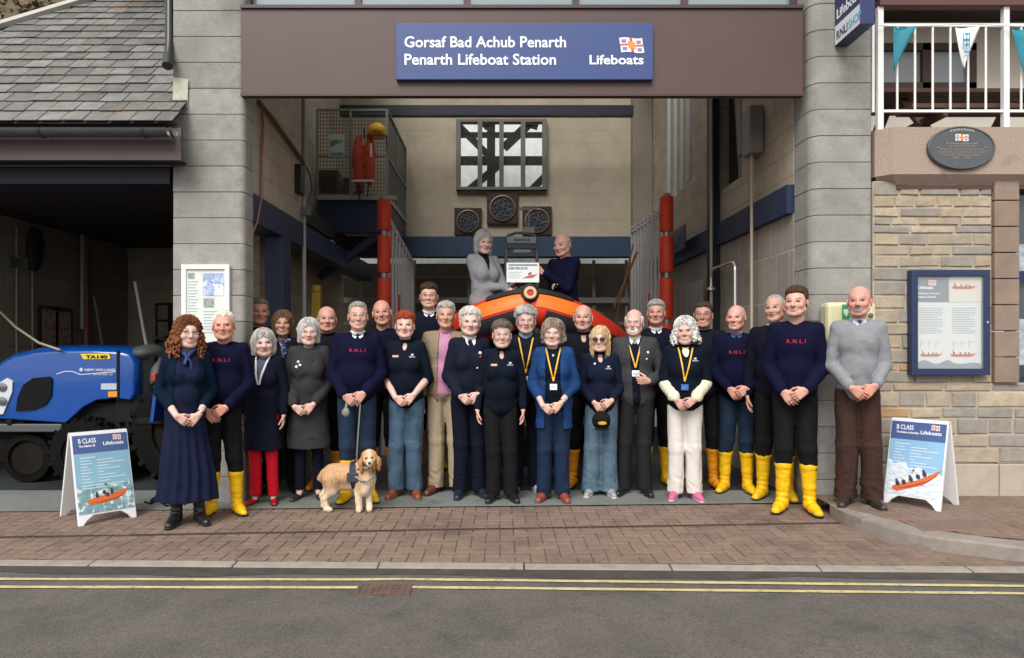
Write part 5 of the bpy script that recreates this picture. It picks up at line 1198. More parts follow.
    def strands(s,parent,col,n,L,t,oh,ow,part=0,amp=.003,freq=55,n_pt=11,rad=.0015,short=False,flare=0,jit=.005,oy=-.118):
        """fine locks lying over the hair mass and flying off it a little"""
        r=random.Random(s.seed+9); m=MB(); op=Ell((part,oy,-.042),(ow,.082,oh))
        E=(.074+t,.092+t,.083+t); cen=(0,.020,.034)
        for q in range(n):
            az=r.uniform(0,2*math.pi); p0=r.uniform(.05,1.2); p1=1.75+r.uniform(-.1,.1); end=-L*r.uniform(.82,1.04) if not short else 0
            ph=r.uniform(0,6.28); off=r.uniform(-.001,jit); pts=[]; tot=(p1-p0)*.09+max(0,-end); fx=r.uniform(.7,1.3)
            for k in range(n_pt):
                u=k/(n_pt-1)*(1 if not short else .55)*tot
                if u<(p1-p0)*.09:
                    pl=p0+u/.09; x=math.sin(pl)*math.cos(az); y=math.sin(pl)*math.sin(az); z=math.cos(pl)
                    P_=[cen[0]+x*(E[0]+off),cen[1]+y*(E[1]+off),cen[2]+z*(E[2]+off)]; nx_,ny_=math.cos(az),math.sin(az)
                else:
                    v=u-(p1-p0)*.09; x=math.sin(p1)*math.cos(az); y=math.sin(p1)*math.sin(az)
                    fl=1+flare*6*v/max(L,.05)
                    P_=[cen[0]+x*(E[0]+off)*fl,cen[1]+y*(E[1]+off)*(1+flare*3*v/max(L,.05)),cen[2]+math.cos(p1)*E[2]-v]
                a=amp*fx*min(1,.3+k/5); P_[0]+=a*math.sin(freq*u+ph)*-ny_ + a*.7*math.cos(freq*u+ph)*nx_; P_[1]+=a*math.sin(freq*u+ph)*nx_+a*.7*math.cos(freq*u+ph)*ny_
                if float(op.d(np.float32(P_[0]),np.float32(P_[1]),np.float32(P_[2])))<.001: break
                pts.append(P_)
            if len(pts)>3: m.tube(pts,[rad*(.6+.4*math.sin(math.pi*min(1,(k+1)/len(pts)))) for k in range(len(pts))],3,caps=False)
        if m.v: return s.mb('hair_strands',m,hairmat(col),parent,head=True,fix=False)
    def beard(s,col,t=.008,full=True):
        pr=[Ell((0,-.038,-.072),(.045+t,.047+t,.036+t)),Ell((0,-.022,-.018),(.062+t*.4,.070+t*.4,.082+t*.5))]
        f=Field(pr,.0042,pad=.02,k=.015)
        f.cut(lambda x,y,z:z+.040-.5*np.maximum(np.abs(x)-.035,0)-0*y); f.cut(lambda x,y,z:y-.012+0*x)
        f.sub(Ell((0,-.10,-.0615),(.024,.03,.0085)),k=.004)
        f.add(lambda x,y,z:.002*wob(x,y,z,220,s.seed))
        return s.piece('beard',f,hairmat(col),head=True)
    def moustache(s,col):
        f=Field([Cap((0,-.100,-.045),(i*.026,-.088,-.052),.0065,.004) for i in (-1,1)],.002,k=.004,pad=.01)
        return s.piece('moustache',f,hairmat(col),head=True)
    def glasses(s,col=(.05,.04,.04),sun=False,w=.0190,h=.0130):
        m=MB()
        for i in (-1,1):
            pts=[(i*.0325+math.cos(a)*w*(1-.06*math.sin(a)),-.1060-.004*abs(math.cos(a))*0,.000+math.sin(a)*h) for a in [2*math.pi*j/14 for j in range(15)]]
            m.tube(pts,.0012,6)
            m.tube([(i*.052,-.105,.004),(i*.070,-.085,.005),(i*.080,.0,.002)],.0014,6)
        m.tube([(-.0128,-.1060,.003),(0,-.110,.006),(.0128,-.1060,.003)],.0013,6)
        g=s.mb('glasses',m,plain(col,.35),head=True)
        for i in (-1,1):
            q=MB(); n=14; q.add([(i*.0325+math.cos(2*math.pi*j/n)*w*.96,-.1058,math.sin(2*math.pi*j/n)*h*.96) for j in range(n)]+[(i*.0325+math.cos(2*math.pi*j/n)*w*.96,-.1048,math.sin(2*math.pi*j/n)*h*.96) for j in range(n)],
                [tuple(range(n)),tuple(reversed(range(n,2*n)))]+[(j,j+n,(j+1)%n+n,(j+1)%n) for j in range(n)])
            mm=plain((.03,.015,.01),.12) if sun else mat('spectacle_lens',(.9,.92,.95),.05,alpha=.05,spec=.5)
            s.mb('lens',q,mm,g,head=True)
        return g
    # ---- clothes
    def garment(s,name,m,t=.012,hem=.86,sleeve=.93,skirt=None,opening=None,fold=.0040,arms=True,sl=.010,vneck=None,parent=None,cuff=0,pleat=0,top=None,h=.0085,ff=26):
        pr=[p.grow(t) for p in s.torso]
        if skirt: pr+=[Cap((0,.005,a),(0,.0+.005,b),ra,rb,(1,.74,1),k=.04) for a,b,ra,rb in skirt]
        f=Field(pr,h,k=.03,pad=.03,lo=(-.48,-.36 if not skirt else -.36,(hem-.03)),hi=(.48,.27,1.56))
        if pleat: f.add(lambda x,y,z:pleat*np.clip((1.02-z)/.5,0,1)*np.sin(13*np.arctan2(x,y+.001)+2*np.sin(3*z+s.seed)))
        if opening: f.cut(lambda x,y,z:-np.maximum(np.abs(x-.004*np.sin(9*z))-opening(z),y-.0))
        if not skirt or True: f.sub(Ell((0,-.050,1.500),(.056,.070,.045)),k=.006)
        if vneck: f.sub(Ell((0,-.13,1.50),(vneck[0],.125,vneck[1])),k=.004)
        f.cut(lambda x,y,z:hem-z+.004*np.sin(14*x+s.seed)+0*y)
        if top: f.cut(lambda x,y,z:z-top+0*x+0*y)
        if arms:
            for a,e,w,i in s.arm:
                r0=.046+t*.6+sl*.4; bf=.005*s.fat
                f.u(Cap(a,a+(e-a)*min(1,sleeve*2.05),r0+bf,.041+t*.5+sl*.8+bf,k=.018))
                if sleeve>.5:
                    u=(sleeve-.5)*2; p=e+(w-e)*u
                    f.u(Cap(e,p,.040+t*.5+sl*.8+bf,.029+t*.4+sl*.6,k=.012))
                    if cuff: f.u(Cap(p+(e-p)*.08,p,.034+t*.4+sl,.034+t*.4+sl*.8,k=.004))
        if fold: 
            f.add(lambda x,y,z:fold*1.5*(np.abs(wob(x*1.0+.3*z,y,z*.9+.4*np.abs(x),ff*.8,s.seed+GARM[0]))-.3)+fold*.5*(np.abs(wob(x,y,z*1.6,ff*2.1,s.seed+9))-.3))
        GARM[0]+=1; s.last=f
        return s.piece(name,f,m,parent)
    def trousers(s,m,name='trousers',kn=.066,an=.062,bottom=.055,fold=.004,t=.0):
        pr=[Ell((0,.012,.955),(.160*(1 if s.m else .95)*s.wide+.022*s.fat+.008,.112+.03*s.fat+.006,.125))]
        for i in (-1,1):
            b=s.an[i]-v3(0,0,.08)
            pr+=[Cap(s.hip[i]+v3(0,0,-.02),s.kn[i],.090+.010*s.fat,kn,k=.022),Cap(s.kn[i],v3(b.x,b.y,bottom-.03),kn,an,k=.02)]
        f=Field(pr,.0085,k=.02,pad=.03,lo=(-.26,-.2,bottom-.03),hi=(.26,.22,1.10))
        f.cut(lambda x,y,z:bottom-z+.003*np.sin(30*x)+0*y)
        f.add(lambda x,y,z:fold*1.1*(np.abs(wob(x*1.7,y*1.5,z*.40,24,s.seed+31))-.3)+fold*1.1*(np.abs(wob(x*.7+.35*z,y*.7,z*1.5,44,s.seed+33))-.3)*(np.exp(-((z-.16)/.11)**2)+.55*np.exp(-((z-.50)/.08)**2)+.35*np.exp(-((z-.83)/.06)**2)+.12))
        return s.piece(name,f,m)
    def shoes(s,m,name='shoe',sole=(.02,.02,.02),boot=None,h=.0065,size=1.0,out=14,solem=None,ankle=.0,low=False):
        for i in (-1,1):
            a=math.radians(out)*i; d=v3(math.sin(a),-math.cos(a),0)*size; c=v3(s.ft[i].x,.035,0)
            k=1.12 if boot else 1
            pr=[Cap(c+v3(0,.01,.042),c+d*.10+v3(0,0,.042),.040*k,.040*k),Cap(c+d*.10+v3(0,0,.040),c+d*.195+v3(0,0,.030),.042*k,.030*k,k=.015)]
            if boot: pr+=[Cap(c+v3(0,-.005,.06),v3(s.an[i].x,.024,.20),.050,.052,k=.03),Cap((s.an[i].x,.024,.20),(s.kn[i].x*.5+s.an[i].x*.5,.016,boot),.054,.069,k=.02),Cap((s.kn[i].x*.5+s.an[i].x*.5,.016,boot-.012),(s.kn[i].x*.5+s.an[i].x*.5,.016,boot-.008),.073,.073,k=.004)]
            elif ankle: pr+=[Cap(c+v3(0,0,.05),c+v3(0,0,ankle),.044,.046,k=.02)]
            elif not low: pr+=[Cap(c+v3(0,0,.05),c+v3(0,-.0,.085),.040,.036,k=.02)]
            if low:   # open-topped court shoe
                pr=[Cap(c+v3(0,.01,.024),c+d*.10+v3(0,0,.020),.032,.034),Cap(c+d*.10+v3(0,0,.022),c+d*.19+v3(0,0,.02),.034,.022,k=.01)]
            f=Field(pr,h,k=.02); f.cut(lambda x,y,z:.016-z+0*x+0*y)
            if boot: f.cut(lambda x,y,z:z-boot-.004+0*x+0*y); f.add(lambda x,y,z:.0034*np.abs(wob(x,y,z*1.8,38,s.seed+i))+.0022*np.sin(150*z+12*x)*np.exp(-((z-.13)/.045)**2))
            b=s.piece('boot' if (boot or ankle) else name,f,m)
            f=Field([p.grow(.004) for p in pr[:2]],h*.8,k=.02,lo=(c.x-.16,-.26,-.02),hi=(c.x+.16,.14,.06)); f.cut(lambda x,y,z:z-.022+0*x+0*y); f.cut(lambda x,y,z:.0-z+0*x+0*y)
            s.piece('sole',f,solem or plain(sole,.7),b)
    def collar(s,m,r=.011,name='collar',z=1.466,rad=.062,front=.062,open_=0):
        q=MB(); pts=[]
        for j in range(17):
            a=math.pi/2+2*math.pi*j/16; ww=max(0,-math.sin(a))
            pts.append((math.cos(a)*rad*(1-.0*ww),.020+math.sin(a)*rad*1.05-.012*ww,z-front*.55*ww*ww*ww))
        q.tube(pts,r,8,sy=1.5)
        return s.mb(name,q,m)
    def flaps(s,m,name='collar',z=1.480,w=.058,l=.070,gap=.003):
        """pointed shirt collar: band and two flaps lying on the chest"""
        q=MB(); f=s.last
        pts=[(math.cos(a)*.059,.020+math.sin(a)*.062,z+.004-.016*max(0,-math.sin(a))) for a in [math.pi/2+2*math.pi*j/16 for j in range(17)]]
        q.tube(pts,.0085,8,sy=1.7)
        for i in (-1,1):
            def at(x,z_,o): return Vector((x,min(f.front(x,z_),-.045 if z_>1.44 else 0)-o,z_))
            A_=[Vector((i*gap,-.060,z-.030)),Vector((i*.052,-.030,z-.002)),at(i*.046,z-l*.62,.004),at(i*(gap+.017),z-l*.90,.005)]
            B_=[v+Vector((0,.006,0)) for v in A_]
            q.add(A_+B_,[(0,1,2,3),(7,6,5,4),(0,4,5,1),(1,5,6,2),(2,6,7,3),(3,7,4,0)])
        return s.mb(name,q,m)
    def tie(s,m,z=1.455,l=.05):
        q=MB(); f=s.last; y0=min(f.front(0,z),-.05)-.010
        q.add([(-.017,y0,z+.012),(.017,y0,z+.012),(.012,y0-.004,z-.022),(-.012,y0-.004,z-.022),(-.017,y0+.02,z+.012),(.017,y0+.02,z+.012),(.012,y0+.02,z-.022),(-.012,y0+.02,z-.022)],
              [(0,3,2,1),(4,5,6,7),(0,1,5,4),(1,2,6,5),(2,3,7,6),(3,0,4,7)])
        return s.mb('tie',q,m)
    def chest_text(s,txt='R.N.L.I',size=.034,z=1.30,col=(.50,.015,.03),x=0,name='lettering',bold=.0012,space=1.15):
        f=s.last; y=min(f.front(x+dx,z+.01) for dx in (-.05,0,.05))-.003
        o=text_obj(name,txt,size,(0,0,0),m=plain(col,.8),parent=s.o,align='CENTER',depth=.0008,bold=bold*.4,space=space,M=Matrix.Identity(4))
        V=np.empty(len(o.data.vertices)*3,np.float32); o.data.vertices.foreach_get('co',V); V=V.reshape(-1,3)
        N_=np.zeros_like(V); N_[:,0]=V[:,0]+x; N_[:,2]=V[:,1]+z
        for j in range(len(V)): N_[j,1]=f.front(N_[j,0],N_[j,2])-.0035-V[j,2]
        V=s.tr(N_).astype(np.float32); o.data.vertices.foreach_set('co',V.ravel()); o.data.update(); return o
    def badge(s,x,z,w,h,m,name='badge',th=.004,M2=None,parent=None):
        f=s.last; q=MB(); y=min(f.front(x-w/2,z),f.front(x+w/2,z),f.front(x,z+h/2),f.front(x,z-h/2))-.003
        q.box(x-w/2,x+w/2,y-th,y,z-h/2,z+h/2); return s.mb(name,q,m,parent)
    def pin(s,x,z,r,m,name='brooch'):
        f=s.last; y=f.front(x,z); q=MB(); q.lathe([(r*.9,0),(r,.003),(r*.6,.006),(.001,.007)],(x,y+.001,z),(0,-1,0),10); return s.mb(name,q,m)
    def emblem(s,x=.085,z=1.30,sc=1.0):
        """small flag over a line of white lettering, stitched on the chest"""
        a=s.badge(x,z+.014*sc,.024*sc,.014*sc,plain((.75,.72,.72),.8),'flag_emblem',.0015)
        f=s.last; q=MB(); y=f.front(x,z+.014*sc)-.006
        q.box(x-.002,x+.002,y-.0005,y,z+.008*sc,z+.020*sc); q.box(x-.011*sc,x+.011*sc,y-.0005,y,z+.0125*sc,z+.0155*sc); s.mb('cross',q,plain((.6,.06,.04),.8),a)
        return s.chest_text('Lifeboats',.0165*sc,z-.010*sc,(.8,.8,.82),x,'lettering',.0006,1.0)
    def lanyard(s,zb=1.12,m=None,card=None,xo=0):
        f=s.last; m=m or plain((.80,.42,.03),.6); q=MB()
        for i in (-1,1):
            pts=[(i*.030,.085,1.47),(i*.062,.05,1.49),(i*.072,.0,1.475)]
            for u in np.linspace(0,1,9):
                x=i*.070*(1-u)+xo*u; z=1.455-(1.455-zb-.03)*u; y=f.front(x,z)-.007
                pts.append((x,min(y,-.03) if u>.1 else y,z))
            for a,b in zip(pts,pts[1:]): q.beam(a,b,.014,.0022,up=(0,-1,.2))
        o=s.mb('lanyard',q,m)
        y=min(f.front(xo-.03,zb),f.front(xo+.03,zb))-.010
        q=MB(); q.box(xo-.036,xo+.036,y-.003,y,zb-.052,zb+.004); c=s.mb('badge_card',q,card or plain((.82,.84,.88),.4),o)
        q=MB(); q.box(xo-.026,xo+.020,y-.0042,y-.0032,zb-.024,zb-.020); q.box(xo-.026,xo+.010,y-.0042,y-.0032,zb-.036,zb-.032); s.mb('card_text',q,plain((.25,.30,.45),.6),c)
    def belt(s): pass
    def watch(s,i=1,m=None):
        w=s.wr[i]; d=(s.el[i]-w).normalized(); q=MB(); q.lathe([(.0285,-.009),(.0305,-.009),(.0305,.009),(.0285,.009)],w+d*.022,d,14,closed=True)
        o=s.mb('watch',q,m or plain((.03,.03,.03),.4)); q=MB(); a=w+d*.022; n=Vector((0,-1,0)); n=(n-d*n.dot(d)).normalized()
        q.lathe([(.016,0),(.016,.006),(.013,.008)],a+n*.028,n,14); s.mb('watch_face',q,plain((.7,.7,.68),.25,metal=.5),o)
def cuffs_in_boots(p,col): pass
# ---------------------------------------------------------------- the 28 people
YEL=fabric((0.8,0.47,0.008),'rubber'); AMB=fabric((0.72,0.27,0.01),'rubber')
JUMP=fabric((0.006,0.0066,0.0252),'knit'); JUMP2=fabric((0.0072,0.0078,0.018),'knit'); NPOLO=fabric((0.0048,0.0084,0.0168)); BLK=fabric((0.01,0.01,0.011)); CHAR=fabric((0.018,0.018,0.02))
JEAN=fabric((0.035,0.085,0.17),'denim'); JEAND=fabric((.010,.022,.046),'denim'); JEANL=fabric((.09,.145,.20),'denim'); WHT=fabric((0.72,0.72,0.74)); NTR=fabric((0.006,0.0078,0.018))
GREY=(.40,.40,.39); WHITEH=(.62,.60,.56)
def jumper(p,m=JUMP,txt=True,collar=None,z=1.30,hem=.84,t=.013):
    g=p.garment('jumper',m,t,hem,.95,cuff=1,fold=.0034,sl=.014)
    p.collar(m,.012,'neckband')
    if txt: p.chest_text('R.N.L.I',.040,z,space=1.3)
    if collar: p.flaps(WHT,l=.062); 
    return g
# back rows first
def person_back(px,H,Y,label,**k): return Person(label,px,H,Y,pose='down',**k)

p=Person('woman with long curly red hair and glasses in a long navy dress and teal cardigan',188,1.60,5.42,sex='f',fat=.45,yaw=10,skin=(.66,.40,.32),hy=3,ht=2)
p.body(smile=1,brow=(.20,.09,.04),lip=(.52,.12,.12)); p.curls((.185,.070,.030),n=520,R=.122,L=.18,size=.0095,amp=1.3); p.glasses((.03,.015,.015))
p.garment('dress',fabric((0.0096,0.0132,0.0372)),.010,.20,skirt=[(1.08,.19,.135,.262)],arms=False,pleat=.010,fold=.003)
p.garment('cardigan',fabric((0.0036,0.0108,0.0252),'knit'),.016,.93,.80,opening=lambda z:.085+.10*np.clip(1.15-z,0,1)+.02*np.clip(z-1.35,0,1),fold=.004)
q=MB(); 
for i in (-1,1): q.tube([(0,.075,1.50),(i*.062,.03,1.50),(i*.060,-.055,1.475),(i*.012,-.115,1.43),(i*.008-.0,-.125,1.41)],[.012,.016,.018,.020,.012],8)
q.tube([(.0,-.135,1.42),(.03,-.140,1.37),(.045,-.135,1.31)],[.018,.026,.030],8,sy=.45); q.tube([(-.0,-.135,1.42),(-.012,-.142,1.38),(-.02,-.150,1.35)],[.016,.022,.018],8,sy=.45)
p.mb('neck_scarf',q,mat('scarf_navy',(.02,.035,.14),.7,stain=((.5,.35,.3),55,.62,.64)))
p.shoes(fabric((0.012,0.012,0.013),'leather'),boot=.30,size=1.08); p.watch(1)

p=Person('white haired man in navy jumper and yellow boots, in front of the left pillar',224,1.665,5.72,sex='m',fat=.75,yaw=4,skin=(.62,.29,.20),hy=-10,ht=-2)
p.body(smile=.3,teeth=False,brow=(.5,.45,.40),rosy=.45); p.hair('short',(.60,.55,.48),t=.008,top=.012,L=.045,oh=.098,ow=.066)
jumper(p,z=1.31); p.trousers(BLK,kn=.076,an=.064,bottom=.33,fold=.005); p.shoes(YEL,boot=.365,out=20); p.watch(1,plain((.5,.5,.5),.3,metal=.8))

p=person_back(259,1.825,6.62,'tanned man with swept back hair at the back, right beside the left pillar',fat=.3,skin=(.45,.20,.13),hy=8)
p.body(smile=.4,teeth=False); p.hair('short',(.16,.11,.085),t=.010,top=.016,L=.05,oh=.095); p.garment('jacket',fabric((0.0078,0.0108,0.0156)),.022,.82); p.flaps(fabric((0.0072,0.0084,0.012)),l=.05); p.trousers(BLK); p.shoes(BLK)

p=Person('short grey haired woman in a long navy coat, red trousers and red shoes',264,1.52,6.10,sex='f',fat=.35,yaw=-6,pose='down',skin=(.64,.41,.34),hy=8,ht=-3)
p.body(smile=.7,teeth=False,brow=(.35,.3,.28),lip=(.50,.12,.12)); p.hair('bob',(.42,.40,.38),t=.020,top=.022,L=.085,oh=.086,ow=.062,curl=.004,cf=50,flare=.008)
p.garment('blouse',fabric((0.1,0.12,0.18)),.008,.95,arms=False); 
p.garment('coat',fabric((0.006,0.0078,0.018)),.020,.545,skirt=[(1.1,.53,.155,.205)],opening=lambda z:np.clip((z-1.20)*.20,0,.05)-.004,fold=.004)
q=MB()
for i in (-1,1):
    pts=[]
    for u in np.linspace(0,1,10):
        z=1.46-.26*u; x=i*(.060*(1-u)+.006); pts.append((x,p.last.front(x+i*.012,z)-.004,z))
    q.tube([(i*.05,.07,1.49),(i*.066,.02,1.49)]+pts,.011,6,sy=.6)
p.mb('lapel_trim',q,WHT); p.trousers(fabric((0.5,0.01,0.022)),kn=.064,an=.056,bottom=.075); p.shoes(fabric((0.42,0.008,0.015),'leather'),low=True,sole=(.03,.01,.01))

p=person_back(283,1.71,6.60,'smiling woman with a brown bob and patterned scarf in the back row',sex='f',fat=.35,skin=(.52,.27,.19),hy=-2)
p.body(smile=1); p.hair('bob',(.15,.085,.05),t=.018,top=.020,L=.10,oh=.080,ow=.058,flare=.012,curl=.003); p.garment('jacket',fabric((0.006,0.0072,0.0144)),.02,.80)
q=MB(); q.tube([(math.cos(a)*.074,.015+math.sin(a)*.085,1.465-.02*max(0,-math.sin(a))) for a in [2*math.pi*j/16 for j in range(17)]],.024,8,caps=False); q.tube([(.0,-.085,1.45),(.03,-.12,1.38),(.045,-.135,1.30),(.05,-.13,1.2)],[.028,.036,.040,.04],8,sy=.5)
p.mb('scarf',q,mat('scarf_red',(.02,.03,.09),.8,stain=((.65,.55,.6),38,.56,.58),)); p.trousers(BLK); p.shoes(BLK)

p=Person('grey haired woman with glasses in a knee length charcoal coat with white brooches',309,1.62,6.29,sex='f',fat=.5,yaw=0,skin=(.66,.42,.35))
p.body(smile=.5,teeth=False,brow=(.4,.36,.33),lip=(.50,.16,.15)); p.hair('bob',(.47,.46,.45),t=.022,top=.026,L=.075,oh=.082,ow=.060,flare=.006,part=.006); p.glasses((.35,.28,.25))
p.garment('coat',fabric((.036,.034,.037),'tweed'),.026,.50,skirt=[(1.1,.48,.17,.235)],fold=.005,sl=.016); 
q=MB(); q.tube([(math.cos(a)*.080,.015+math.sin(a)*.088,1.47-.035*max(0,-math.sin(a))) for a in [2*math.pi*j/16 for j in range(17)]],.024,8,caps=False,sy=1.3)
q.tube([(.02,-.105,1.41),(.05,-.150,1.34),(.03,-.175,1.26)],[.03,.04,.02],8,sy=.3); p.mb('shawl_collar',q,fabric((.036,.034,.037),'tweed'))
for x,z in ((-.085,1.33),(-.065,1.30),(-.100,1.285)): p.pin(x,z,.014,plain((.8,.8,.78),.4))
p.trousers(NTR,kn=.062,an=.052,bottom=.09); p.shoes(fabric((0.03,0.025,0.02),'leather'),low=True)

p=person_back(327,1.76,6.75,'bald man in a dark open necked jacket, behind the charcoal coat woman',fat=.35,skin=(.56,.28,.20),hy=3)
p.body(smile=.5,teeth=False); p.hair('ring',(.30,.24,.2),t=.004); p.garment('jacket',fabric((0.0072,0.0084,0.0132)),.022,.82); p.flaps(fabric((0.0072,0.0084,0.0132)),l=.05); p.trousers(BLK,kn=.076,an=.064,bottom=.33,fold=.005); p.shoes(AMB,boot=.36)

p=Person('man with glasses, navy jumper, jeans and yellow boots, holding the dog lead',358,1.765,6.20,fat=.55,yaw=5,skin=(.60,.33,.25),hy=-2)
p.body(smile=.9); p.hair('short',(.26,.23,.20),t=.009,top=.014,L=.048,oh=.098); p.glasses((.25,.25,.28))
jumper(p,z=1.31,collar=True); p.tie(plain((.01,.01,.02),.7)); p.trousers(JEAND if 0 else fabric((.013,.028,.055),'denim'),kn=.076,an=.064,bottom=.33,fold=.005); p.shoes(YEL,boot=.365); dogman=p

p=person_back(382,1.83,6.90,'bald smiling man in a navy jumper beside the left red roller post',fat=.35,skin=(.56,.27,.19),ht=-6,hy=-4)
p.body(smile=.8,teeth=False); p.hair('ring',(.25,.2,.17),t=.003); jumper(p,JUMP2,False); p.trousers(BLK,kn=.076,an=.064,bottom=.33,fold=.005); p.shoes(AMB,boot=.36)

p=Person('woman with short red hair in a short sleeved navy polo and blue jeans',405,1.685,6.35,sex='f',fat=.5,yaw=-4,skin=(.68,.42,.34),hy=2)
p.body(smile=.5,teeth=False,brow=(.35,.15,.08)); p.hair('short',(.26,.055,.022),t=.015,top=.024,L=.055,oh=.088,ow=.062,curl=.005,cf=60)
p.garment('polo_shirt',NPOLO,.014,.845,.50,fold=.003,sl=.016,vneck=(.044,.125)); p.flaps(NPOLO,l=.06,gap=.024); p.emblem(.085,1.33); p.badge(-.080,1.33,.060,.018,plain((.75,.45,.30),.7),'name_badge')
p.trousers(fabric((.055,.098,.155),'denim'),kn=.082,an=.078,bottom=.07,fold=.005); p.shoes(fabric((0.2,0.055,0.022),'leather'),sole=(.25,.12,.06),ankle=.13)

p=person_back(429,1.83,6.95,'young dark haired man with glasses and white collar, highest head left of the boat',z=.165,fat=.25,skin=(.60,.32,.24),hy=-3)
p.body(smile=.9,brow=(.05,.03,.02)); p.hair('short',(.045,.025,.018),t=.010,top=.024,L=.045,oh=.090); p.glasses((.02,.02,.02)); jumper(p,JUMP2,False,True); p.trousers(BLK,kn=.076,an=.064,bottom=.33,fold=.005); p.shoes(AMB,boot=.36)

p=Person('grey haired man in an open beige jacket, pink shirt and stone chinos',446,1.785,6.52,fat=.3,yaw=-6,pose='down',skin=(.55,.29,.20),hy=6)
p.body(smile=.5,teeth=False,brow=(.2,.16,.13)); p.hair('short',(.34,.32,.29),t=.012,top=.022,L=.05,oh=.092,curl=.003)
p.garment('shirt',fabric((0.46,0.22,0.34)),.008,.90,arms=False,fold=.003); p.flaps(fabric((0.46,0.22,0.34)),l=.075,gap=.02)
p.garment('jacket',fabric((0.25,0.19,0.13)),.024,.80,opening=lambda z:.050+.02*np.clip(1.3-z,0,1),fold=.006,sl=.014); p.trousers(fabric((0.36,0.29,0.2)),kn=.080,an=.074,bottom=.055,fold=.006); p.shoes(fabric((0.12,0.03,0.018),'leather'))
q=MB(); q.box(-.05,.05,-.14,.14,0,.01); 

p=Person('white haired woman in a navy sweatshirt with a white collar and navy trousers',470,1.715,6.36,sex='f',fat=.45,yaw=8,skin=(.66,.42,.35),hy=-5,pose='clasp')
p.body(smile=.6,teeth=False,brow=(.5,.45,.42)); p.hair('short',(.55,.53,.50),t=.019,top=.026,L=.060,oh=.088,ow=.062,curl=.005,cf=48)
p.garment('sweatshirt',fabric((0.0084,0.0108,0.024)),.018,.86,.94,fold=.005,sl=.014,cuff=1); p.flaps(WHT,l=.085,gap=.01); p.pin(.085,1.335,.016,plain((.8,.8,.8),.4)); p.pin(.088,1.30,.012,plain((.5,.03,.03),.4)); p.pin(.055,1.20,.009,plain((.7,.7,.7),.4))
p.trousers(NTR,kn=.076,an=.072,bottom=.05); p.shoes(fabric((0.012,0.018,0.036),'leather'))

p=Person('woman with short dark grey hair, long sleeved navy top and black trousers, arms hanging down',502,1.595,6.20,sex='f',fat=.55,yaw=2,pose='down',skin=(.62,.37,.29),hy=0)
p.body(smile=1,brow=(.2,.16,.14)); p.hair('short',(.13,.11,.10),t=.014,top=.026,L=.045,oh=.088,curl=.006,cf=60); p.glasses((.35,.3,.28))
p.garment('polo_shirt',NPOLO,.017,.80,.93,fold=.0045,vneck=(.044,.125)); p.flaps(NPOLO,l=.06,gap=.024); p.emblem(.085,1.33); p.badge(-.080,1.325,.062,.020,plain((.75,.45,.30),.7),'name_badge'); p.trousers(BLK,kn=.078,an=.076,bottom=.055); p.shoes(fabric((0.012,0.012,0.013),'leather'))

p=person_back(526,1.735,6.56,'tall grey haired woman with pale blue roll neck, below the boat bow',sex='f',fat=.4,skin=(.62,.37,.30),hy=2)
p.body(smile=.4,teeth=False,brow=(.35,.3,.28)); p.hair('short',(.38,.38,.37),t=.024,top=.032,L=.065,oh=.084,ow=.060,curl=.010,cf=45); p.glasses((.4,.35,.3))
p.garment('gilet',fabric((0.0084,0.0096,0.018)),.022,.82,.93,vneck=(.05,.06)); q=MB(); q.tube([(0,.02,1.44),(0,.012,1.545)],[.072,.060],16); p.mb('roll_neck',q,fabric((0.35,0.47,0.6))); p.lanyard(1.10)
p.trousers(NTR); p.shoes(fabric((0.4,0.42,0.44),'leather'),sole=(.6,.6,.6))

p=Person('woman with wavy grey brown hair, a bright blue cardigan, gold lanyard and blue trousers',553,1.61,6.22,sex='f',fat=.6,yaw=-3,skin=(.66,.40,.32),hy=-2,ht=3)
p.body(smile=1,brow=(.3,.24,.2)); p.hair('bob',(.24,.19,.155),t=.026,top=.030,L=.072,oh=.082,ow=.060,curl=.012,cf=45,flare=.004); p.glasses((.4,.3,.25))
p.garment('polo_shirt',NPOLO,.010,.84,arms=False); p.pin(.0,1.40,.012,plain((.5,.7,.72),.4)); p.lanyard(1.13)
p.garment('cardigan',fabric((0.014,0.05,0.155),'knit'),.024,.70,.78,skirt=[(1.05,.68,.165,.195)],opening=lambda z:.075+.05*np.clip(1.2-z,0,1),fold=.005,sl=.016); p.watch(1)
p.trousers(fabric((.008,.020,.052),'denim'),kn=.080,an=.076,bottom=.06,fold=.005); p.shoes(fabric((0.25,0.055,0.035),'leather'),sole=(.15,.08,.05))

p=person_back(583,1.775,6.80,'bald man in a dark open collared shirt, below the man on the boat',fat=.35,skin=(.55,.30,.23),hy=-4)
p.body(smile=.3,teeth=False); p.hair('ring',(.4,.36,.32),t=.004); p.garment('polo_shirt',fabric((0.006,0.0078,0.0132)),.016,.82,.93,vneck=(.05,.12)); p.flaps(fabric((0.006,0.0078,0.0132)),l=.06,gap=.03); p.trousers(BLK,kn=.076,an=.064,bottom=.33,fold=.005); p.shoes(AMB,boot=.36)

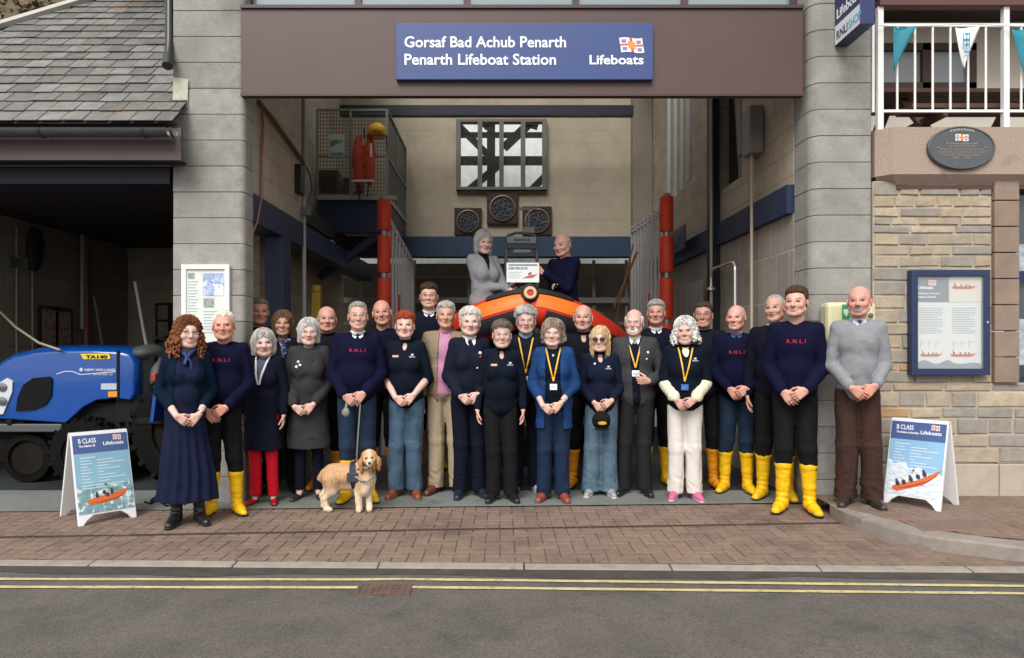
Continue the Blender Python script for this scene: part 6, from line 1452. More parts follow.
p=Person('blonde woman with sunglasses in a navy top and wide pale jeans, holding a dark cap',600,1.555,6.42,sex='f',fat=.4,yaw=-3,skin=(.64,.38,.29),hy=-3)
p.body(smile=.7); p.hair('long',(.58,.42,.24),t=.014,top=.018,L=.185,oh=.080,ow=.056,flare=.010,curl=.003); p.glasses((.03,.02,.02),sun=True,w=.024,h=.019)
p.garment('polo_shirt',fabric((0.0072,0.0108,0.027)),.014,.84,.92,fold=.004,vneck=(.046,.13)); p.flaps(fabric((0.0072,0.0108,0.027)),l=.06,gap=.026); p.emblem(.085,1.32); p.pin(-.06,1.36,.014,plain((.75,.75,.75),.4))
p.trousers(JEANL,kn=.092,an=.108,bottom=.05,fold=.006); p.shoes(fabric((0.28,0.29,0.31),'leather'),sole=(.7,.7,.7)); capw=p

p=Person('white bearded man with glasses in a dark grey blazer and gold lanyard',634,1.715,6.46,fat=.25,yaw=-4,skin=(.60,.35,.27),hy=-4,pose='x',
   el=[(-.255,.02,1.125),(.27,.03,1.13)],wr=[(-.265,-.03,.885),(.12,-.20,1.08)],hands=[((0,-.12,-1),(1,0,0),1,.45),((-.85,-.4,.05),(-.3,.8,.3),-1,1.1)])
p.body(smile=.2,teeth=False,brow=(.55,.52,.48)); p.hair('ring',WHITEH,t=.009,L=.05); p.beard((.66,.64,.60),.010); p.glasses((.35,.3,.26))
p.garment('jumper',fabric((0.0072,0.0108,0.024),'knit'),.008,.86,arms=False,vneck=(.05,.10)); p.flaps(WHT,l=.075,gap=.012); p.lanyard(1.17)
p.garment('blazer',fabric((0.045,0.046,0.05),'tweed'),.026,.78,.93,opening=lambda z:.035+.16*np.clip(1.12-z,-.05,.3)*0+.05*np.clip(z-1.1,0,.4),fold=.005,sl=.012)
p.pin(.125,1.34,.012,plain((.85,.85,.85),.4)); p.pin(.11,1.28,.008,plain((.8,.8,.8),.4)); p.trousers(CHAR,kn=.072,an=.068,bottom=.05); p.shoes(fabric((0.014,0.013,0.013),'leather'))

p=person_back(656,1.83,6.92,'grey haired man with a white collar and yellow boots beside the right red roller post',fat=.3,skin=(.52,.26,.19),hy=-3)
p.body(smile=.6,teeth=False); p.hair('short',(.25,.24,.23),t=.012,top=.022,L=.045,oh=.092); jumper(p,JUMP2,False,True); p.trousers(BLK,kn=.076,an=.064,bottom=.33,fold=.005); p.shoes(YEL,boot=.36)

p=Person('woman with big curly white hair, cream sleeves, white trousers and pink trainers',685,1.63,6.27,sex='f',fat=.4,yaw=-2,skin=(.60,.34,.27),hy=-2,ht=-3)
p.body(smile=1,brow=(.55,.5,.45)); p.curls((.66,.65,.62),n=480,R=.118,L=.10,size=.0105,amp=1.6)
p.garment('cream_top',fabric((0.7,0.68,0.5)),.016,.98,.93,fold=.006,sl=.022,cuff=1); p.garment('polo_shirt',NPOLO,.024,.86,.47,fold=.003,sl=.026,vneck=(.046,.13)); p.flaps(NPOLO,l=.06,gap=.024); p.emblem(.09,1.34); p.lanyard(1.11,card=plain((.03,.12,.42),.5),xo=-.015); p.watch(1)
p.trousers(fabric((0.66,0.62,0.58)),kn=.080,an=.080,bottom=.06,fold=.006); p.shoes(fabric((0.52,0.13,0.26)),sole=(.75,.55,.6))

p=person_back(703,1.80,6.78,'dark haired man with glasses in a navy coat and amber boots',fat=.3,skin=(.46,.22,.16),hy=-4)
p.body(smile=.7,brow=(.06,.04,.03)); p.hair('short',(.05,.035,.03),t=.008,top=.016,L=.045,oh=.094); p.glasses((.03,.03,.03)); p.garment('jacket',fabric((0.0072,0.009,0.0156)),.026,.80); p.flaps(fabric((0.0072,0.009,0.0156)),l=.06,gap=.02); p.trousers(BLK,kn=.076,an=.064,bottom=.33,fold=.005); p.shoes(AMB,boot=.37)

p=Person('bald man in navy jumper with red lettering, dark jeans and yellow boots',736,1.765,6.58,fat=.6,yaw=-8,skin=(.62,.31,.24),hy=-6)
p.body(smile=.8,rosy=.45,brow=(.4,.3,.25)); p.hair('ring',(.45,.38,.32),t=.004); jumper(p,z=1.29,t=.015); p.flaps(fabric((0.1,0.16,0.3)),l=.05); p.trousers(JEAND,kn=.076,an=.064,bottom=.33,fold=.005); p.shoes(YEL,boot=.375)

p=Person('moustached man with receding grey hair in a plain navy jumper and yellow boots',775,1.84,6.29,fat=.45,yaw=-10,pose='down',skin=(.55,.29,.22),hy=-8,ht=-4)
p.body(smile=.4,teeth=False); p.hair('short',(.33,.31,.29),t=.006,top=.004,L=.045,oh=.108,ow=.070); p.moustache((.45,.43,.40)); jumper(p,JUMP2,False,True); p.trousers(BLK,kn=.076,an=.064,bottom=.33,fold=.005); p.shoes(YEL,boot=.375)

p=Person('young brown haired man in navy jumper with red lettering and bright yellow boots',796,1.865,5.80,fat=.15,yaw=-8,skin=(.62,.33,.25),hy=-4,wide=.97)
p.body(smile=.9,brow=(.10,.06,.04)); p.hair('short',(.060,.032,.018),t=.008,top=.022,L=.042,oh=.094); jumper(p,z=1.31,t=.015); p.trousers(BLK,kn=.076,an=.064,bottom=.33,fold=.005); p.shoes(YEL,boot=.375,size=1.08)

p=Person('bald bearded man in a pale grey jumper and brown trousers by the right pillar',859,1.775,5.62,z=.085,fat=.2,yaw=-4,skin=(.60,.28,.21),hy=-2,wide=.95)
p.body(smile=.1,teeth=False,brow=(.2,.13,.10),rosy=.35); p.beard((.27,.22,.20),.010); 
p.garment('jumper',fabric((0.235,0.245,0.265),'knit'),.014,.80,.93,cuff=1,fold=.0045,sl=.012,vneck=(.055,.055)); p.flaps(fabric((0.5,0.55,0.68)),l=.055); p.tie(plain((.012,.015,.03),.6),z=1.46)
p.trousers(fabric((0.05,0.026,0.022)),kn=.088,an=.086,bottom=.06,fold=.008); p.shoes(fabric((0.035,0.026,0.022),'leather'))

# on the boat: the two who hold the certificate
CERT=Vector((.232,7.10,2.115))
def loc_on(p,w):   # world point -> person 1.75 space
    v=Vector(w)-p.loc; v.rotate(Euler((0,0,-p.yaw))); return v/p.s
def boat_person(label,px,H,Y,z,yaw,targets,el,hands,**k):
    p=Person(label,px,H,Y,z=z,yaw=yaw,pose='x',el=el,wr=[(0,0,1)]*2,hands=hands,group='people standing up in the lifeboat',**k)
    for i,t in zip((-1,1),targets): p.wr[i]=loc_on(p,t)
    for i in (-1,1):   # elbows by two bone reach
        a=p.sh[i]; w=p.wr[i]; d=w-a; L=min(d.length,.60)
        if d.length>.60: p.wr[i]=a+d*(.60/d.length); w=p.wr[i]; d=w-a
        hgt=math.sqrt(max(.0,.31**2-(L/2)**2)); n=Vector((i*.35,.25,-1)); n=(n-d.normalized()*n.dot(d.normalized())).normalized(); p.el[i]=a+d*.5+n*hgt
    p.arm=[(p.sh[i],p.el[i],p.wr[i],i) for i in (-1,1)]; return p
p=boat_person('woman with a grey bob and pale grey blazer standing up in the boat',483,1.66,7.40,.93,28,[(.055,7.28,1.985),(.115,7.12,1.93)],[(0,0,1)]*2,
   [((.9,-.3,.25),(.2,-.2,1),1,.5),((1,-.15,.12),(-.1,0,1),-1,.35)],sex='f',fat=.2,skin=(.66,.40,.32),hy=-8,hp=8)
p.body(smile=.6,teeth=False,brow=(.3,.25,.22)); p.hair('bob',(.40,.40,.39),t=.018,top=.020,L=.100,oh=.080,ow=.056,flare=.002)
p.garment('roll_neck_top',BLK,.008,.86,arms=False); q=MB(); q.tube([(0,.02,1.44),(0,.010,1.535)],[.062,.055],16); p.mb('roll_neck',q,BLK)
p.garment('blazer',fabric((.27,.28,.30),'tweed'),.022,.74,.90,opening=lambda z:-.02+.30*np.clip(z-1.22,0,.3),fold=.005,sl=.014); p.trousers(BLK); p.shoes(BLK)
p=boat_person('bald man in a navy jumper standing up in the boat, reaching for the certificate',563,1.66,7.36,.90,-40,[(.62,7.25,1.99),(.435,7.16,2.12)],[(0,0,1)]*2,
   [((-.9,-.2,.2),(0,0,1),1,.6),((-.85,-.3,.25),(0,.9,-.3),-1,.9)],sex='m',fat=.55,skin=(.62,.32,.25),hy=8,hp=12)
p.hn[-1]=((-.2,-.9,.1),(.6,0,-.8),1,.7); p.hn[1]=((-.3,-.9,.25),(-.9,.3,0),-1,.7)
p.body(smile=.3,teeth=False); p.hair('ring',(.30,.25,.22),t=.003); jumper(p,JUMP,False); p.trousers(BLK); p.shoes(BLK)
# ================================================================ A-BOARDS
def aboard(label,c,yaw,H,wid,lean,spread,group,rescue):
    """c: middle of the front panel's foot on the ground, faces -Y turned by yaw"""
    o=empty('pavement_sign',c,label,'sign',group,rz=math.radians(yaw)); w=wid/2; L=H/math.cos(lean)
    WH=plain((.74,.75,.77),.4); th=.028
    def panel(name,sgn):
        M=(Matrix.Rotation(sgn*-lean,4,'X')) if sgn>0 else (Matrix.Translation((0,spread+.062,0))@Matrix.Rotation(lean,4,'X'))
        m=MB(); ft=.10
        # panel with two feet cut out of the bottom edge
        poly=[(-w,0),(-w+.035,0),(-w+.06,.035),(-w+.11,ft*.72),(w-.11,ft*.72),(w-.06,.035),(w-.035,0),(w,0),(w,L),(-w,L)]
        m.prism(poly,0 if sgn>0 else -th,th if sgn>0 else 0,0,M); return m.build(name,WH,o,bevel=.004),M
    f,M=panel('front_panel',1); b,_=panel('rear_panel',-1)
    def flat(name,x0,x1,z0,z1,off,mt,parent=f):
        m=MB(); m.box(x0,x1,-off,-.0005,z0,z1,M=M); return m.build(name,mt,parent)
    b_=.009
    sky_=mat('poster_sky_a' if rescue else 'poster_sky_b',(.22,.42,.56) if rescue else (.25,.45,.66),.5,var=.08,vscale=3)
    pst=flat('poster',-w+b_,w-b_,.085,L-.02,.002,sky_)
    hd=flat('header_band',-w+b_,w-b_,L-.165,L-.02,.003,mat('poster_header',(.055,.10,.26),.5,var=.05),pst)
    def tx(s_,x0,x1,z,size,mt,p):
        t=fit_text('lettering',s_,x0,x1,z,size,-.0035,mt,p,.0006,.0006); t.data.transform(M); return t
    tx('B CLASS',-w+.05,-w+.05+wid*.30,L-.085,.055,SW,hd)
    tx('The Atlantic 85' if rescue else 'The fastest in the fleet',-w+.05,-w+.05+wid*(.28 if rescue else .40),L-.115,.022,SW,hd); tx('Lifeboats',w-.19,w-.04,L-.112,.040,SW,hd)
    flag(hd,w-.115,w-.055,L-.075,L-.035,-.0035,M=M)
    m=MB(); pale=plain((.62,.70,.76),.6)
    for k in range(9):
        z=L-.205-k*.024
        if k in(0,): m.box(-w+.05,-w+.16,-.0035,-.002,z,z+.007,M=M); continue
        m.box(-w+.05,-w+.10+.015*(k%3),-.0035,-.002,z,z+.006,M=M); m.box(-w+.17,min(-w+.21+.04*((k*2)%5),w-.05),-.0035,-.002,z,z+.006,M=M)
    for k in range(2): m.box(-w+.05,w-.06-.05*k,-.0035,-.002,L-.425-k*.02,L-.419-k*.02,M=M)
    m.build('printed_text',pale,pst)
    # sea with waves
    m=MB(); top=.29 if rescue else .26; pts=[(-w+b_,.085),(w-b_,.085)]
    n=18
    for k in range(n+1): pts.append((w-b_-(wid-2*b_)*k/n, top+.018*math.sin(k*1.1)+.012*math.sin(k*2.7)+(0 if rescue else -.0+.10*(k/n))))
    m.prism(pts,-.003,-.002,0,M)
    sea=m.build('sea_picture',mat('poster_sea_a' if rescue else 'poster_sea_b',(.16,.30,.34) if rescue else (.60,.68,.75),.5,var=.35,vscale=18,stretch=(1,1,3),stain=((.70,.78,.80) ,22 if rescue else 9,.52,.60)),pst)
    m=MB(); z0=.19 if rescue else .20; cx=.01 if rescue else .02
    R=Matrix.Rotation(-.10 if rescue else -.38,4,'Y'); T=M@Matrix.Translation((cx,0,z0))@R; s_=.155 if rescue else .19
    hull=[(-1,.06),(-.85,-.16),(-.3,-.24),(.45,-.18),(.9,.08),(1.0,.26),(.55,.22),(0,.16),(-.6,.14)] if rescue else [(-1,-.05),(-.8,-.2),(.2,-.2),(.8,.0),(1.08,.22),(.8,.17),(.1,.05),(-.9,.08)]
    m.prism([(x*s_,z*s_) for x,z in hull],-.0045,-.003,0,T)
    m.prism([(x*s_*.92,z*s_-.012) for x,z in [(-.9,-.02),(-.3,-.10),(.5,-.05),(.9,.12),(.5,.0),(-.3,-.04)]],-.0055,-.0046,2,T)
    for k,(x,z) in enumerate(((-.45,.2),(-.1,.30),(.25,.24),(.02,.16)) if rescue else ((-.7,.12),(-.45,.10),(-.15,.14),(.15,.18),(.42,.22))):
        m.prism([(x*s_+math.cos(a)*s_*.085,z*s_+math.sin(a)*s_*.12) for a in [2*math.pi*j/8 for j in range(8)]],-.0052-.0003*k,-.003,1,T)
        m.prism([(x*s_+math.cos(a)*s_*.05,z*s_+s_*.14+math.sin(a)*s_*.055) for a in [2*math.pi*j/8 for j in range(8)]],-.0060-.0003*k,-.003,3 if k%2 else 1,T)
    m.build('boat_picture',[plain((.62,.13,.03),.5),plain((.03,.04,.07),.5),plain((.30,.05,.02),.5),plain((.55,.42,.25),.5)],sea)
    # strut
    m=MB(); 
    m.tube([(0,spread*.12,H*.42),(.0,spread*.85,H*.42)],.005,6); m.build('hinge_cord',plain((.05,.05,.05),.6),o)
    m=MB(); m.box(-w,w,spread/2+.012,spread/2+.05,H-.02,H+.004); m.build('hinge',WH,o)
    return o
# left board: front foot corners px(79,527)-(136,517)
a=G(81,526.5); b=G(135,517.5); c=(a+b)/2; yw=math.degrees(math.atan2(b.y-a.y,b.x-a.x)); wd=(b-a).length+.03
aboard('white pavement sign with a rescue dinghy at sea, beside the tractor',c,yw,.685,wd,math.radians(18),.445,'pavement signs either side of the opening',True)
a=G(884.5,502.5,.10); b=G(938,511.5,.10); c=(a+b)/2; yw=math.degrees(math.atan2(b.y-a.y,b.x-a.x)); wd=(b-a).length+.03
aboard('white pavement sign with a large orange rescue boat, beside the stone wall',c,yw,.675,wd,math.radians(14),.33,'pavement signs either side of the opening',False)

# ================================================================ TRACTOR
TB=mat('tractor_blue',(.003,.062,.31),.22,coat=.6,var=.03); TK=plain((.010,.010,.011),.7,spec=.15); TYR=mat('tyre_rubber',(.007,.0065,.006),.9,spec=.1,var=.3,vscale=20,bump=.4); TG=plain((.012,.012,.013),.75,spec=.15)
TY=6.95   # near side of bonnet
tr=empty('tractor',(X_(60,TY),TY+.35,0),'blue compact tractor with yellow number plate, parked in the left bay','tractor')
ox,oy=X_(60,TY),TY+.35
def tp(px,py,Y=TY): p=P(px,py,Y); return (p.x-ox,p.z)
# bonnet: side profile lofted across its width with crowned top
side=[tp(-12,418),tp(-14,395),tp(-9,372),tp(-2,361),tp(12,353.5),tp(34,349),tp(60,347.5),tp(95,347.5),tp(122,349),tp(131,352),tp(136,362),tp(136.5,392),tp(133,400),tp(118,398),tp(98,400),tp(84,407),tp(73,417),tp(66,423)]
def loft(poly,ys,scales,cx,cz,mt,name,parent,bev=.0):
    m=MB(); n=len(poly); vs=[]
    for y,s_ in zip(ys,scales): vs+=[(cx+(x-cx)*(1-(1-s_)*.5),y,(z-cz)*(1-(1-s_)) +cz if z>cz else z) for x,z in poly]
    k=len(ys); m.add(vs,[(i+j*n,(i+1)%n+j*n,(i+1)%n+(j+1)*n,i+(j+1)*n) for j in range(k-1) for i in range(n)]+[tuple(range(n)),tuple(reversed(range((k-1)*n,k*n)))],0,True)
    o=m.build(name,mt,parent); o.modifiers.new('b','BEVEL').width=.012; o.modifiers['b'].segments=3; o.modifiers['b'].limit_method='ANGLE'; o.modifiers['b'].angle_limit=math.radians(25); return o
zc=tp(60,400)[1]
loft(side,[-.35,-.335,-.29,-.18,0,.18,.29,.335,.35],[.90,.95,1.0,1.04,1.055,1.04,1.0,.95,.90],0,zc,TB,'bonnet',tr)
def tside(name,poly,mt,off=.004,depth=.006,parent=tr):
    m=MB(); m.prism([tp(*p) for p in poly],-.35-off-depth,-.352,0); return m.build(name,mt,parent)
tside('side_grille',[(17,411),(18.5,398),(24,385),(34,378),(50,376.5),(53,379),(52,396),(46,405),(34,410)],mat('grille_mesh',(.006,.006,.007),.7,spec=.15,bump=.6,bscale=300),.012)
tside('trim_line',[(117,350),(119.5,350),(119.5,399),(117,399)],TK,.003)
hl=tside('headlight',[(-6,414),(-6,392),(0,383),(8,378),(13.5,381.5),(13,392),(8,404),(4,414)],mat('headlight_glass',(.62,.66,.70),.12,spec=.8,coat=1),.010)
m=MB(); 
for z_ in (387,401): 
    q=tp(4,z_); m.lathe([(.04,0),(.045,.008),(.02,.012)],(q[0],-.368,q[1]),(0,-1,0),14)
m.build('lamp_bowl',plain((.25,.26,.28),.2,metal=.8),hl)
pl=tside('number_plate',[(81,353.8),(109.5,353.6),(111,357.5),(110.5,359),(84,359.2)],plain((.78,.56,.02),.5),.004)
fit_text('lettering','TA140',tp(86.5,0)[0],tp(108,0)[0],tp(0,358.3)[1],.042,-.3625,TK,pl,.0018,.001)
t=fit_text('lettering','NEW HOLLAND',tp(85,0)[0],tp(116,0)[0],tp(0,371)[1],.033,-.3555,plain((.62,.66,.75),.4),tr,.0008,.001)
fit_text('lettering','BOOMER 50',tp(94,0)[0],tp(113,0)[0],tp(0,375.2)[1],.024,-.3555,plain((.45,.52,.66),.4),tr,.0004,.001)
m=MB(); pts=[tp(57,374),(tp(66,371.2)),tp(73,371.5),tp(81,374.6),tp(116,371.6)]
for a_,b_2 in zip(pts,pts[1:]): m.beam((a_[0],-.3555,a_[1]),(b_2[0],-.3555,b_2[1]),.009,.004,up=(0,1,0))
q=tp(81.5,369.6); m.lathe([(.018,0),(.018,.003),(.001,.0035)],(q[0],-.354,q[1]),(0,-1,0),12); m.build('stripe_decal',plain((.55,.60,.72),.4),tr)
tside('white_sticker',[(101.5,383.5),(117.5,383.2),(117.5,389.5),(101.5,389.5)],plain((.42,.50,.56),.5),.003)
tside('side_lamp',[(109,391.5),(118,391.2),(118,396.8),(109,396.8)],plain((.75,.30,.02),.3),.012)
q=tp(16,402); tside('bonnet_mark',[(40,397),(52,388),(52,391),(42,401)],plain((.02,.10,.36),.3),.002)
m=MB(); q=tp(10,422); m.lathe([(.03,0),(.03,.02),(.015,.025)],(q[0]+.0,-.35,q[1]),(0,-1,0),12); m.build('front_lamp',TK,tr)
# chassis, bumper, engine underside
m=MB(); x0=tp(-25,0)[0]; x1=tp(175,0)[0]; m.box(x0,x1,-.20,.20,.42,.60); m.box(tp(60,0)[0],tp(140,0)[0],-.26,.26,.45,.80); m.box(x0-.05,tp(20,0)[0],-.30,.30,.50,.66); m.box(tp(112,0)[0],tp(150,0)[0],-.30,.30,.60,.88)
m.build('chassis',TG,tr,bevel=.015)
m=MB()
for k in range(7): a_=tp(70+k*9,425+3*math.sin(k*2)); m.tube([(a_[0],-.30,a_[1]),(a_[0]+.06,-.33,a_[1]-.08),(a_[0]+.10,-.30,a_[1]-.2)],.014,6)
m.build('hose',TK,tr)
m=MB(); m.box(tp(-20,0)[0],tp(62,0)[0],-.36,-.30,tp(0,432)[1],tp(0,424)[1]); m.build('bumper',plain((.10,.11,.11),.4,metal=.3),tr,bevel=.01)
def wheel(cx,cy,r,wdt,parent,lugs=18):
    o=MB(); prof=[(r*.58,-wdt/2),(r*.80,-wdt/2),(r*.95,-wdt*.42),(r*.98,0),(r*.95,wdt*.42),(r*.80,wdt/2),(r*.58,wdt/2)]
    o.lathe(prof,(cx,cy,r),(0,1,0),36,closed=True)
    for k in range(lugs):
        for s_ in (-1,1):
            a=2*math.pi*(k+(.5 if s_>0 else 0))/lugs; d=Vector((math.cos(a),0,math.sin(a))); a2=a+.14
            d2=Vector((math.cos(a2),0,math.sin(a2)))
            o.beam(Vector((cx,cy+s_*wdt*.46,r))+d*r*.95,Vector((cx,cy+s_*wdt*.04,r))+d2*r*.985,.035*r/.36,.05,up=tuple(d))
    t=o.build('tyre',TYR,parent)
    o=MB(); o.lathe([(r*.60,-wdt*.38),(r*.58,-wdt*.40),(r*.52,-wdt*.30),(r*.46,-wdt*.10),(r*.20,-wdt*.12),(r*.14,-wdt*.34),(.001,-wdt*.36)],(cx,cy,r),(0,1,0),28); rim=o.build('rim',mat('rim_grey',(.013,.011,.009),.8,spec=.1,var=.3),t); return t
wheel(tp(90,0,TY)[0],-.40,.33,.22,tr); wheel(tp(90,0,TY)[0],.40,.33,.22,tr)
wheel(tp(196,0,TY)[0],-.42,.56,.34,tr,20); wheel(tp(196,0,TY)[0],.52,.56,.34,tr,20)
# front roller / drum seen under the nose
o=MB(); q=tp(23,459); o.lathe([(.18,-.09),(.24,-.08),(.25,0),(.24,.08),(.18,.09)],(q[0],-.22,.25),(0,1,0),30,closed=True); t=o.build('guide_wheel',TYR,tr); o=MB(); o.lathe([(.19,-.06),(.17,-.08),(.16,-.02),(.05,-.03),(.001,-.06)],(q[0],-.22,.25),(0,1,0),24); o.build('rim',mat('rim_grey',(.013,.011,.009)),t)
# seat, steering wheel, roll bar, console
m=MB(); m.box(tp(136,0)[0],tp(150,0)[0],-.26,.26,.80,1.28,0,.03); m.build('console',TG,tr)
f_=Field([Cap((tp(182,0)[0],-.18,1.0),(tp(182,0)[0],.18,1.0),.09),Cap((tp(196,0)[0],-.16,1.05),(tp(199,0)[0],-.16,1.4),.07),Cap((tp(196,0)[0],.16,1.05),(tp(199,0)[0],.16,1.4),.07)],.02,k=.06); V,Fc=f_.mesh(); mesh_obj('seat',V,Fc,plain((.03,.03,.032),.7),tr,smooth=True)
m=MB(); c_=Vector((tp(158,0)[0],0,1.48)); ax=Vector((-.35,0,1)).normalized(); m.lathe([(.19+.016*math.cos(t),.016*math.sin(t)) for t in [2*math.pi*k/8 for k in range(8)]],c_,ax,28,closed=True); 
for k in range(3): a,b,_=frame(ax); d=a*math.cos(k*2.1)+b*math.sin(k*2.1); m.tube([c_-ax*.03,c_+d*.19],.012,6)
m.tube([c_,c_-ax*.42],.03,8); m.build('steering_wheel',TK,tr)
f_=Field([Ell((tp(137,0)[0],-.05,1.30),(.16,.28,.09)),Ell((tp(152,0)[0],-.1,1.05),(.10,.22,.20))],.02,k=.05); V,Fc=f_.mesh(); mesh_obj('dashboard_cowl',V,Fc,plain((.075,.075,.08),.6),tr,smooth=True)
m=MB(); m.box(tp(151,0)[0],tp(155,0)[0],-.34,-.28,1.02,1.10,0,.01); m.build('red_lever',plain((.45,.03,.02),.4),tr)
m=MB(); m.box(tp(150,0)[0],tp(208,0)[0],-.60,-.24,.62,.68,0,.01); m.build('footplate',TK,tr)
m=MB(); m.tube([(tp(212,0)[0],s_*.5,.9) for s_ in (-1,)]+[(tp(212,0)[0],-.5,2.3),(tp(212,0)[0],.5,2.3),(tp(212,0)[0],.5,.9)],.03,8); m.build('roll_bar',TK,tr)
q=[(tp(172,0)[0],-.58,.66),(tp(176,0)[0],-.58,1.0),(tp(196,0)[0],-.58,1.18),(tp(218,0)[0],-.58,1.05)]
m=MB(); 
for a_,b_2 in zip(q,q[1:]): m.beam(a_,b_2,.03,.36,up=(0,1,0))
m.build('fender',TB,tr)
# slack rope, broom handle, floor cable
m=MB(); a_=P(-6,306,7.6); b_2=P(60,350,6.9); m.tube([a_-a_,(b_2-a_)*.35+Vector((0,0,-.07)),(b_2-a_)*.7+Vector((0,0,-.07)),b_2-a_],.012,6); o=m.build('rope',plain((.40,.34,.26),.8),label='pale rope slanting down to the top of the tractor bonnet',cat='rope'); o.location=a_
m=MB(); a_=P(151,372,7.9); b_2=P(135,282,8.3); m.tube([Vector((0,0,0)),b_2-a_],.018,8); o=m.build('leaning_pole',plain((.55,.55,.52),.5),label='pale pole leaning behind the tractor seat',cat='pole'); o.location=a_
m=MB(); a_=P(107,372,9.5); b_2=P(94,296,9.7); m.tube([Vector((0,0,0)),b_2-a_],.018,8); o=m.build('leaning_pole',plain((.22,.21,.20),.5),label='dim thin pole standing behind the tractor bonnet below the exit sign',cat='pole'); o.location=a_
r=random.Random(4); m=MB(); pts=[G(145+4*k+2*math.sin(k*2.1),500+4*math.sin(k*1.3+.5),.012) for k in range(14)]; c_=pts[0].copy(); m.tube([p-c_ for p in pts],.009,6)
pts2=[G(152+3*k,503-3*math.sin(k*.9),.014) for k in range(12)]; m.tube([p-c_ for p in pts2],.008,6); o=m.build('floor_cable',TK,label='black cable heaped on the floor by the tractor bay opening',cat='cable'); o.location=c_

# ================================================================ LIFEBOAT
BX=.30; B0=6.98
bt=empty('lifeboat',(BX,B0,0),'orange and black inflatable rescue boat with its bow pointing at the group','boat')
RED=mat('sponson_red',(.70,.035,.012),.45,var=.06,vscale=5,bump=.1,bscale=30); ORG=mat('sponson_orange',(.80,.17,.012),.5,var=.05); HYP=mat('hypalon_black',(.018,.018,.020),.6,var=.15,vscale=8,bump=.2); HULL=mat('hull_grey',(.06,.06,.065),.45)
R_=.215
# centreline of the tube: bow tip, sweeping aft and down
def tube_path(s_):
    base=[(0,.16,1.77),(.12,.17,1.745),(.33,.25,1.67),(.57,.42,1.575),(.80,.70,1.47),(.98,1.10,1.39),(1.10,1.65,1.34),(1.16,2.3,1.32),(1.18,3.2,1.31),(1.18,4.6,1.31)]
    return [Vector((s_*x,y,z)) for x,y,z in base]
def smooth_path(p,n=4):
    out=[]
    for i in range(len(p)-1):
        p0=p[max(i-1,0)];p1=p[i];p2=p[i+1];p3=p[min(i+2,len(p)-1)]
        for k in range(n):
            t=k/n; out.append(.5*((2*p1)+(p2-p0)*t+(2*p0-5*p1+4*p2-p3)*t*t+(3*p1-p0-3*p2+p3)*t**3))
    return out+[p[-1]]
for s_ in (-1,1):
    pts=smooth_path(tube_path(s_)); m=MB(); rs=[R_*.80+R_*.20*min(1,i/8) for i in range(len(pts)-2)]+[R_*.7,R_*.3]
    m.tube(pts,rs,22); m.build('sponson',RED,bt)
    # black wear patch over the nose and rubbing strake along the outer side, orange strip above it
    def strip(a0,a1,i0,i1,rr,mt,name,th=.02):
        m=MB(); vs=[]; K=6; N=0
        for i in range(i0,i1+1):
            p=pts[i]; d=(pts[min(i+1,len(pts)-1)]-pts[max(i-1,0)]).normalized(); h=Vector((0,0,1)); out=Vector((d.y,-d.x,0)).normalized()*s_ ; out=out if out.x*s_>=-.2 or out.y<0 else -out; up_=out.cross(d)*(-s_); up_=up_ if up_.z>0 else -up_
            r_=rs[min(i,len(rs)-1)]*rr; N+=1
            for k in range(K+1):
                a=a0+(a1-a0)*k/K; 
                for q in (0,th): vs.append(p+out*math.cos(a)*(r_+q)+up_*math.sin(a)*(r_+q))
        st_=2*(K+1)
        fs=[]
        for i in range(N-1):
            for k in range(K):
                b=i*st_+k*2; fs.append((b+1,b+3,b+st_+3,b+st_+1))
            b=i*st_; fs.append((b,b+1,b+st_+1,b+st_)); b=i*st_+2*K; fs.append((b,b+st_,b+st_+1,b+1))
        m.add(vs,fs,0,True); return m.build(name,mt,bt)
    strip(.0,.75,2,10,1.005,ORG,'orange_strip',.006)
    strip(.80,2.3,0,8,1.0,HYP,'wear_patch',.018)
    strip(-.75,-.10,4,len(pts)-4,1.0,HYP,'rubbing_strake',.03)
    m=MB()
    for i in range(12,len(pts)-4,4):
        p=pts[i]+Vector((s_*.04,0,R_+.00)); q=pts[min(i+4,len(pts)-1)]+Vector((s_*.04,0,R_)); m.tube([p,(p+q)/2+Vector((s_*.10,0,-.03)),q],.010,6)
    m.build('grab_line',plain((.05,.05,.05),.8),bt)
# nose cone plate with towing eye
f_=Field([Ell((0,.09,1.855),(.12,.13,.085)),Cap((-.34,.30,1.80),(0,.13,1.905),.055,.085,k=.05),Cap((.34,.30,1.80),(0,.13,1.905),.055,.085,k=.05)],.014,k=.06); V,Fc=f_.mesh(); mesh_obj('bow_guard',V,Fc,HYP,bt,smooth=True)
m=MB(); m.lathe([(.030,0),(.062,.0),(.066,.010),(.058,.022),(.036,.022),(.030,.012)],(0,-.050,1.895),(0,-1,.15),24,closed=True); e=m.build('towing_eye',plain((.70,.40,.22),.4),bt); m=MB(); m.lathe([(.030,.0),(.022,.012),(.001,.012)],(0,-.048,1.895),(0,-1,.15),14); m.build('eye_centre',plain((.42,.03,.02),.4),e)
